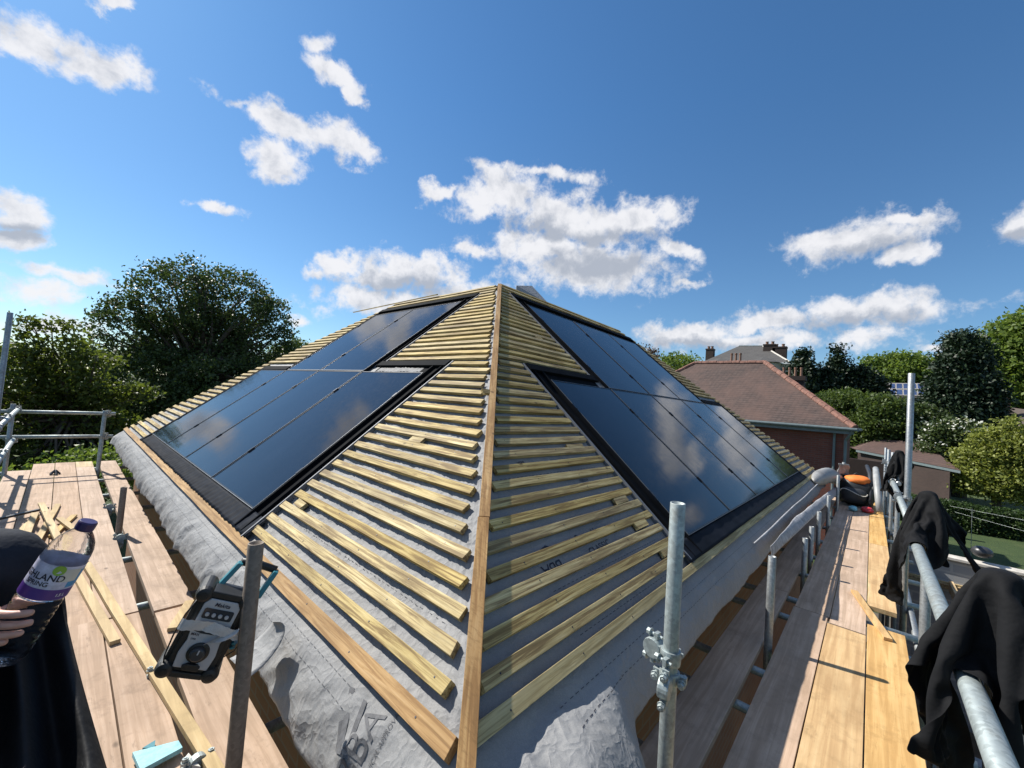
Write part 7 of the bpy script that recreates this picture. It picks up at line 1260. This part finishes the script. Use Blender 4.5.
# ================================================================== TREES AND HEDGE
def leaf_quads(cent, size, up=.3, jit=.5, asp=.6):
    n = len(cent); d = rng.normal(size=(n, 3)); d[:, 2] += up; d /= np.linalg.norm(d, axis=1)[:, None]
    t = rng.normal(size=(n, 3)); a = np.cross(d, t); a /= np.linalg.norm(a, axis=1)[:, None]; b = np.cross(d, a)
    s = size*(1+jit*(rng.random(n)-.5))[:, None]
    bend = d*s*.25
    q = np.stack([cent-a*s, cent-b*s*asp+bend, cent+a*s, cent+b*s*asp+bend], 1).reshape(-1, 3)
    return q, np.arange(4*n).reshape(-1, 4)
def fast_mesh(name, v, f, mat, parent, **k):
    b = BASE[parent.name]; me = bpy.data.meshes.new(name); n = len(v); m = len(f)
    me.vertices.add(n); me.vertices.foreach_set('co', (v-b).astype(np.float32).ravel()); me.loops.add(4*m); me.loops.foreach_set('vertex_index', f.astype(np.int32).ravel())
    me.polygons.add(m); me.polygons.foreach_set('loop_start', np.arange(0, 4*m, 4, dtype=np.int32)); me.polygons.foreach_set('loop_total', np.full(m, 4, dtype=np.int32)); me.update(calc_edges=True)
    me.materials.append(mat); o = bpy.data.objects.new(name, me); COL.objects.link(o); o.parent = parent; BASE[o.name] = b; return tag(o, **k)
def px_blob(px, py, rx, ry, D, dd=0., dep=1.):
    c = at_h(px, py, D+dd); wx = np.linalg.norm(at_h(px+rx, py, D)-at_h(px-rx, py, D))/2; wz = abs(at_h(px, py-ry, D)[2]-at_h(px, py+ry, D)[2])/2
    return (c, wx, wx*dep, wz)
def crown_points(blobs, nclump, perclump, cr, hollow=.55, pointed=False):
    vol = np.array([b[1]*b[2]*b[3] for b in blobs])**.66; pr = vol/vol.sum(); pts = []; cl = []
    for _ in range(nclump):
        c, rx, ry, rz = blobs[rng.choice(len(blobs), p=pr)]
        d = rng.normal(size=3); d /= np.linalg.norm(d); r = hollow+(1-hollow)*rng.random()**.6; r *= 1+.13*nz(d[0]*2+c[0], d[1]*2, d[2]*2+c[1])*2
        t = d*r
        if pointed: sc = 1-.85*max(0, (t[2]+1)/2)**1.1; t = A3([t[0]*sc*1.2, t[1]*sc*1.2, t[2]])
        p = c+t*A3([rx, ry, rz]); cl.append(p)
        k = np.clip(rng.normal(size=(perclump, 3)), -1.7, 1.7)*A3([1, 1, .55])*cr*(.6+.8*rng.random()); pts.append(p+k)
    return np.concatenate(pts), np.array(cl)
def tree(name, label, cat, blobs, mat, nclump, per, cr, leaf, trunk_r=.3, group=None, hollow=.55, pointed=False, up=.3, nlimb=26, base=None, trunk=True, extra=None):
    cs = np.array([b[0] for b in blobs]); cx, cy = cs[:, 0].mean(), cs[:, 1].mean()
    bx, by = base if base else (cx, cy); zb = gz(bx, by)
    root = empty(name, (bx, by, zb), label, cat, group)
    pts, cl = crown_points(blobs, nclump, per, cr, hollow, pointed)
    pts = pts[pts[:, 2] > zb+.1]
    v, f = leaf_quads(pts, leaf, up); fast_mesh('crown', v, f, mat, root)
    if extra:
        k = rng.choice(len(cl), extra[1]); e = cl[k]+rng.normal(size=(extra[1], 3))*cr*.8+A3([-.35, -.1, .25])*1.
        e2 = np.repeat(e, 5, 0)+rng.normal(size=(extra[1]*5, 3))*extra[2]; v, f = leaf_quads(e2, extra[2]*.8, .6); fast_mesh('blossom', v, f, extra[0], root)
    if trunk:
        top = cs[:, 2].mean(); mb = MB(); fork = zb+(top-zb)*.45
        mb.tube([(bx, by, zb-.2), (bx+.1, by, (zb+fork)/2), (bx+.05, by+.1, fork), ((bx+cx)/2, (by+cy)/2, top)], [trunk_r*1.25, trunk_r, trunk_r*.85, trunk_r*.4], 9)
        sel = cl[rng.choice(len(cl), min(nlimb, len(cl)), replace=False)]
        for p in sel:
            s0 = A3([bx+.05, by+.1, fork+(top-fork)*rng.random()]); md = (s0+p)/2+rng.normal(size=3)*.05*np.linalg.norm(p-s0)+A3([0, 0, .06*np.linalg.norm(p-s0)])
            mb.tube([s0, md, p], [trunk_r*.35, trunk_r*.17, trunk_r*.05], 6)
        mb.mk('trunk', M['bark'], root, smooth=True)
    return root
PB = px_blob
tree('large_tree', 'tall dark rounded tree rising behind the left scaffold rails against the sky', 'tree',
     [PB(172, 298, 46, 38, 38), PB(232, 304, 46, 36, 38, 2), PB(262, 335, 32, 42, 38), PB(128, 330, 40, 38, 38, 1), PB(200, 350, 70, 45, 38, 3), PB(160, 385, 62, 40, 38), PB(230, 395, 58, 38, 38, -2), PB(250, 425, 55, 30, 38), PB(150, 430, 60, 35, 38)],
     M['leaf_dark'], 2700, 28, .38, .115, .6, hollow=.68, nlimb=200)
tree('spreading_tree', 'nearer leafy tree with sunlit yellow-green tips behind the left guard rails', 'tree',
     [PB(70, 372, 48, 40, 19), PB(15, 372, 40, 44, 19), PB(100, 405, 34, 32, 19), PB(50, 420, 70, 40, 19, 1), PB(120, 450, 45, 32, 19), PB(20, 460, 55, 40, 19), PB(70, 480, 60, 30, 18), PB(-45, 400, 50, 60, 20), PB(140, 472, 20, 14, 20), PB(30, 322, 12, 6, 19), PB(62, 328, 14, 8, 19), PB(84, 345, 14, 10, 19), PB(138, 392, 16, 7, 19), PB(128, 425, 16, 7, 19)],
     M['leaf_near'], 1250, 22, .20, .07, .2, hollow=.25, nlimb=150)
tree('garden_shrub', 'low sunlit shrub below the far end of the left scaffold', 'shrub', [PB(95, 470, 55, 18, 15), PB(30, 490, 40, 18, 15), PB(135, 462, 30, 10, 16)], M['leaf_lite'], 260, 20, .25, .06, .1, nlimb=20)
for i, (px, py, rx, ry, D) in enumerate(((296, 350, 13, 11, 60), (278, 356, 14, 10, 62), (316, 352, 9, 7, 64))):
    tree('distant_tree', ['small light tree just right of the big dark tree', 'small light tree touching the big dark crown', 'small tree at the left roof edge, farthest right of the three'][i], 'tree', [PB(px, py, rx, ry, D), PB(px, py+16, rx*1.3, ry*1.4, D)], M['leaf_mid'], 170, 22, .5, .18, .2, nlimb=12, group='small trees left of the roof')
tree('distant_tree', 'light green rounded tree between the roof battens and the far manor', 'tree', [PB(678, 366, 22, 12, 58), PB(665, 372, 20, 14, 58), PB(692, 376, 18, 14, 58)], M['leaf_lite'], 260, 26, .5, .17, .25, nlimb=15)
tree('copper_tree', 'small copper-leaved tree at the right roof edge', 'tree', [PB(648, 354, 10, 7, 62), PB(645, 364, 14, 9, 62)], M['leaf_red'], 120, 22, .5, .16, .2, nlimb=12)
CL = ['first dark conifer right of the manor chimneys, broad topped', 'second dark conifer, low beside the broad topped one', 'pointed dark conifer, tallest spire of the group', 'dark conifer right of the tall spire', 'dark rounded conifer nearest the solar roof', 'low dark conifer before the spire']
for i, (px, py, rx, ry, pt) in enumerate(((803, 372, 15, 24, True), (824, 384, 13, 20, True), (837, 376, 13, 29, True), (858, 385, 17, 19, False), (872, 391, 12, 18, False), (845, 395, 24, 16, False))):
    tree('conifer', CL[i], 'tree', [PB(px, py, rx, ry, 50+i, 0), PB(px, py+22, rx*1.15, ry*.9, 50+i)], M['leaf_conif'], 380, 26, .42, .15, .22, group='dark conifers behind the shrubs', pointed=pt, hollow=.35, nlimb=14)
tree('distant_tree', 'wide pale green tree crown above the far solar roof', 'tree', [PB(905, 372, 30, 18, 85), PB(880, 371, 18, 14, 85), PB(930, 374, 26, 16, 85), PB(950, 380, 22, 16, 85)], M['leaf_lite'], 560, 28, .75, .24, .4, nlimb=15)
tree('tall_dark_tree', 'tall dense dark tree standing right of the far solar roof', 'tree', [PB(963, 362, 23, 25, 46), PB(955, 392, 28, 26, 46), PB(973, 395, 28, 26, 46), PB(965, 420, 34, 22, 46), PB(962, 345, 14, 13, 46), PB(948, 412, 26, 18, 46)], M['leaf_conif'], 1400, 30, .40, .14, .4, hollow=.6, nlimb=24)
tree('bright_tree', 'bright green sunlit tree filling the right edge', 'tree', [PB(1012, 352, 26, 30, 58), PB(1030, 345, 34, 34, 58), PB(1005, 385, 24, 24, 58), PB(1035, 390, 36, 34, 58), PB(990, 402, 18, 16, 58), PB(1060, 370, 40, 50, 60)], M['leaf_lite'], 1300, 28, .55, .2, .5, hollow=.6, nlimb=24)
SL = ['olive leafy shrub right above the neighbour roof corner', 'olive leafy shrub mass left of the tall pole', 'dark leafy shrub under the far solar roof', 'low dark shrub right behind the outbuilding ridge', 'dark shrub left of the white blossom', 'tangled olive shrub above the outbuilding roof', 'dark shrub in the gap beside the neighbour wall']
for i, (px, py, rx, ry, D, mt) in enumerate(((842, 404, 24, 15, 43, 'leaf_mid'), (880, 408, 28, 15, 42, 'leaf_mid'), (922, 419, 24, 14, 44, 'leaf_dark'), (905, 432, 26, 15, 43, 'leaf_dark'), (928, 440, 18, 18, 42, 'leaf_conif'), (868, 424, 30, 16, 42, 'leaf_mid'), (858, 438, 16, 14, 45, 'leaf_dark'))):
    tree('shrub', SL[i], 'shrub', [PB(px, py, rx, ry, D), PB(px, py+16, rx*1.1, ry, D)], M[mt], 430, 24, .32, .11, .12, group='shrubs between the houses', hollow=.5, nlimb=14)
tree('flowering_bush', 'dark bush with white blossom between outbuilding and tall dark tree', 'bush', [PB(945, 436, 20, 13, 38), PB(965, 432, 16, 12, 38), PB(940, 452, 20, 14, 38)], M['leaf_dark'], 420, 24, .28, .10, .12, extra=(M['petal'], 120, .11), nlimb=12)
tree('golden_conifer', 'feathery yellow-green conifer rising above the hedge at the right edge', 'tree', [PB(995, 455, 28, 28, 34.5), PB(1015, 450, 24, 30, 34.5), PB(975, 478, 20, 18, 34.5), PB(1008, 480, 34, 20, 34.5), PB(1040, 465, 30, 34, 34.5), PB(968, 455, 12, 8, 34.5)], M['leaf_yel'], 1100, 30, .26, .085, .2, hollow=.55, up=-.2, nlimb=20)
# hedge: clipped box with a leafy skin
hg = empty('clipped_hedge', (30.6, -14, gz(30.6, -14)), 'long clipped green hedge across the end of the lawn', 'hedge')
hx0 = 30.; zt = at_x(940, 502, hx0)[2]; zt2 = at_x(1024, 516, hx0)[2]; zt = (zt+zt2)/2; ya, yb = -.5, -34.
n = 46000; P_ = np.empty((n, 3)); k = rng.random(n)
P_[:, 1] = ya+(yb-ya)*rng.random(n)**1.6; front = k < .6
P_[:, 0] = np.where(front, hx0+.12*rng.normal(size=n), hx0+1.1*rng.random(n)); P_[:, 2] = np.where(front, -H+(zt+H)*rng.random(n), zt+.05*rng.normal(size=n))
P_[:, 0] += .10*np.sin(P_[:, 1]*2.1)+.06*np.sin(P_[:, 1]*5.3+P_[:, 2]*3); P_[:, 2] += .04*np.sin(P_[:, 1]*3.3)*(P_[:, 2] > zt-.3)
v, f = leaf_quads(P_, .055, .4); fast_mesh('foliage', v, f, M['leaf_hedge'], hg)
MB().aabb((hx0+.2, yb, -H), (hx0+1.0, ya, zt-.12)).mk('inner_growth', M['leaf_conif'], hg)
# far woodland ring, one mass nobody could count
pts = []
for a in np.linspace(0, 2*PI, 260, endpoint=False):
    D = 150+25*math.sin(a*5)+12*math.sin(a*13); x, y = D*math.cos(a), D*math.sin(a); hh = 9+3.0*nz(math.cos(a)*6, math.sin(a)*6)
    c = A3([x, y, gz(x, y)+hh*.45]); d = rng.normal(size=(110, 3)); d /= np.linalg.norm(d, axis=1)[:, None]; pts.append(c+d*A3([3.2, 3.2, hh*.55])*(.8+.25*rng.random((110, 1))))
wd = empty('tmp', (0, 0, -H)); v, f = leaf_quads(np.concatenate(pts), .9, .2); wo = fast_mesh('distant_woodland', v, f, M['leaf_mid'], wd, kind='stuff'); wo.parent = None; wo.location = (0, 0, 0); bpy.data.objects.remove(wd)

# ================================================================== SKY, CLOUDS AND SUN
SUN = A3([-.24, .965, 1.0]); SUN /= np.linalg.norm(SUN)
w = bpy.data.worlds.new('World'); S.world = w; w.use_nodes = True; w.cycles.sampling_method = 'MANUAL'; w.cycles.sample_map_resolution = 512; nt = w.node_tree; bg = nt.nodes['Background']
sky = nt.nodes.new('ShaderNodeTexSky'); sky.sky_type = 'NISHITA'; sky.sun_disc = False; sky.sun_elevation = math.asin(SUN[2]); sky.sun_rotation = math.atan2(SUN[0], SUN[1])
sky.air_density = 1.0; sky.dust_density = .25; sky.ozone_density = 3.0; sky.altitude = 100
D_ = nt.nodes.new('ShaderNodeTexCoord').outputs['Generated']
nrmz = nt.nodes.new('ShaderNodeVectorMath'); nrmz.operation = 'NORMALIZE'; L(nt, D_, nrmz.inputs[0]); D_ = nrmz.outputs[0]
sz_ = nt.nodes.new('ShaderNodeSeparateXYZ'); L(nt, D_, sz_.inputs[0])
tint = ramp(nt, sz_.outputs[2], [(.0, (.78, .88, .93)), (.18, (.66, .86, .96)), (.6, (.54, .87, 1.06))])
# noisy direction so that cloud outlines break up
nA = tex(nt, D_, 11, 7, .6, .1, 'Color'); 
va = nt.nodes.new('ShaderNodeVectorMath'); va.operation = 'SUBTRACT'; L(nt, nA, va.inputs[0]); va.inputs[1].default_value = (.5, .5, .5)
vb = nt.nodes.new('ShaderNodeVectorMath'); vb.operation = 'MULTIPLY_ADD'; L(nt, va.outputs[0], vb.inputs[0]); vb.inputs[1].default_value = (.10, .10, .08); L(nt, D_, vb.inputs[2]); DN = vb.outputs[0]
def ell(px, py, rx, ry, ang=0, wt=1., src=None):
    c = at_d(px, py, 1.); ca, sa = math.cos(math.radians(ang)), math.sin(math.radians(ang))
    e1 = at_d(px+rx*ca, py+rx*sa, 1.)-at_d(px-rx*ca, py-rx*sa, 1.); e2 = at_d(px+ry*sa, py-ry*ca, 1.)-at_d(px-ry*sa, py+ry*ca, 1.)
    l1, l2 = np.linalg.norm(e1)/2, np.linalg.norm(e2)/2; e1 = e1-c*np.dot(e1, c); e1 /= np.linalg.norm(e1); e2 = np.cross(c, e1) if np.dot(np.cross(c, e1), e2) > 0 else np.cross(e1, c)
    e3 = np.cross(e1, e2)
    m = Matrix((e1, e2, e3)).transposed(); eu = m.to_euler('XYZ')
    mp = nt.nodes.new('ShaderNodeMapping'); mp.vector_type = 'TEXTURE'; mp.inputs['Location'].default_value = c; mp.inputs['Rotation'].default_value = eu; mp.inputs['Scale'].default_value = (l1, l2, .35)
    L(nt, src or DN, mp.inputs[0]); ln = nt.nodes.new('ShaderNodeVectorMath'); ln.operation = 'LENGTH'; L(nt, mp.outputs[0], ln.inputs[0])
    return math_(nt, 'MULTIPLY_ADD', ln.outputs['Value'], -wt, wt)
def union(lst):
    o = lst[0]
    for q in lst[1:]: o = math_(nt, 'MAXIMUM', o, q)
    return o
CLD = [(25, 38, 55, 24, 8), (95, 62, 62, 20, 18), (112, 8, 28, 8, 15), (18, 212, 44, 24, 8), (20, 236, 40, 14, 0), (70, 276, 50, 9, 8, .6), (30, 292, 60, 12, 5, .6),
       (278, 160, 30, 22, 10), (300, 125, 60, 17, 20), (350, 148, 34, 14, 20), (335, 74, 34, 14, 25), (350, 98, 14, 10, 40), (318, 40, 12, 9, 0, .5), (215, 207, 34, 5, 12, .55), (230, 96, 26, 6, 10, .6),
       (500, 196, 50, 24, -5), (575, 222, 92, 26, 8), (640, 218, 40, 22, 0), (588, 268, 84, 28, 4), (545, 248, 70, 22, 0), (435, 190, 18, 11, 0), (545, 174, 46, 8, 5, .7), (498, 174, 26, 10, 20, .7), (480, 250, 26, 8, 0, .7), (678, 250, 22, 9, 15), (685, 284, 16, 5, 0, .7),
       (345, 268, 34, 12, 5), (318, 270, 16, 7, 0, .8), (405, 274, 70, 20, 2), (375, 300, 60, 16, 0, .8), (300, 320, 14, 6, 0, .6),
       (850, 240, 78, 22, -10), (908, 216, 38, 8, -5, .8), (905, 255, 30, 14, 5), (1012, 224, 36, 18, -15), (860, 310, 78, 18, -3), (770, 322, 60, 14, -3), (690, 336, 60, 16, -3), (760, 340, 120, 10, 0, .7), (930, 349, 20, 5, 0, .6), (1012, 292, 22, 7, 0, .4), (860, 335, 50, 8, 0, .5), (50, 325, 70, 10, 0, .5), (455, 292, 60, 12, 0, .7)]
fld = union([ell(*c) for c in CLD])
n1 = tex(nt, D_, 24, 9, .63, .15); n2 = tex(nt, D_, 7, 6, .55)
# loose cloud cover behind and above the photographer, seen in reflections and from other places
sp = nt.nodes.new('ShaderNodeVectorMath'); sp.operation = 'DOT_PRODUCT'; L(nt, D_, sp.inputs[0]); sp.inputs[1].default_value = tuple(_f)
back = ramp(nt, sp.outputs['Value'], [(.30, (1,)*3), (.45, (0,)*3)])
n3 = tex(nt, coords(nt, (1, 1, 1.9), 'Generated'), 3.1, 8, .56)
bf = math_(nt, 'MULTIPLY', math_(nt, 'MULTIPLY_ADD', n3, 5.5, -2.95), back)
bf = math_(nt, 'ADD', math_(nt, 'MINIMUM', bf, .6), math_(nt, 'MULTIPLY_ADD', back, 3., -3.))
dens = math_(nt, 'ADD', math_(nt, 'MAXIMUM', fld, bf), math_(nt, 'MULTIPLY_ADD', n1, 2.1, -.90))
mr_ = nt.nodes.new('ShaderNodeMapRange'); mr_.interpolation_type = 'SMOOTHSTEP'; mr_.inputs['From Min'].default_value = -.06; mr_.inputs['From Max'].default_value = .66; L(nt, dens, mr_.inputs['Value'])
mask = math_(nt, 'MULTIPLY', mr_.outputs[0], .96)
# shading: bright rims on the sun side, greyer bellies where cloud is thick
GRY = [(600, 268, 75, 20, 4), (545, 230, 60, 10, 5), (610, 236, 60, 10, 5), (405, 286, 66, 12, 2), (855, 321, 80, 10, -3), (860, 252, 50, 10, -10), (15, 228, 44, 12, 5), (700, 345, 70, 8, 0), (1012, 236, 28, 8, -15)]
g = union([ell(*q) for q in GRY])
gsum = math_(nt, 'ADD', math_(nt, 'MAXIMUM', math_(nt, 'MAXIMUM', g, -.22), math_(nt, 'MULTIPLY_ADD', bf, 1.2, -.3)), math_(nt, 'MULTIPLY_ADD', tex(nt, D_, 19, 9, .62, .2), 2.4, -1.2))
mg = nt.nodes.new('ShaderNodeMapRange'); mg.interpolation_type = 'SMOOTHSTEP'; mg.inputs['From Min'].default_value = -.42; mg.inputs['From Max'].default_value = .72; L(nt, gsum, mg.inputs['Value'])
CW, CG = 6.9, 3.7
ccol = mixc(nt, mg.outputs[0], (CW, CW*1.0, CW*1.03), (CG*.92, CG*1.0, CG*1.16))
fin = mixc(nt, mask, mixc(nt, 1., sky.outputs[0], tint, 'MULTIPLY'), ccol)
L(nt, fin, bg.inputs['Color']); bg.inputs['Strength'].default_value = .088
sd = bpy.data.lights.new('sun', 'SUN'); sd.energy = 5.0; sd.angle = math.radians(.53); sd.color = (1., .95, .86)
so = bpy.data.objects.new('sun', sd); COL.objects.link(so); so.rotation_euler = Vector(tuple(SUN)).to_track_quat('Z', 'Y').to_euler(); so.location = (0, 0, 30)
S.view_settings.view_transform = 'Standard'; S.view_settings.look = 'None'; S.view_settings.exposure = .6; S.view_settings.gamma = 1
S.render.engine = 'CYCLES'; S.cycles.max_bounces = 6; S.cycles.transparent_max_bounces = 8; S.cycles.use_denoising = True
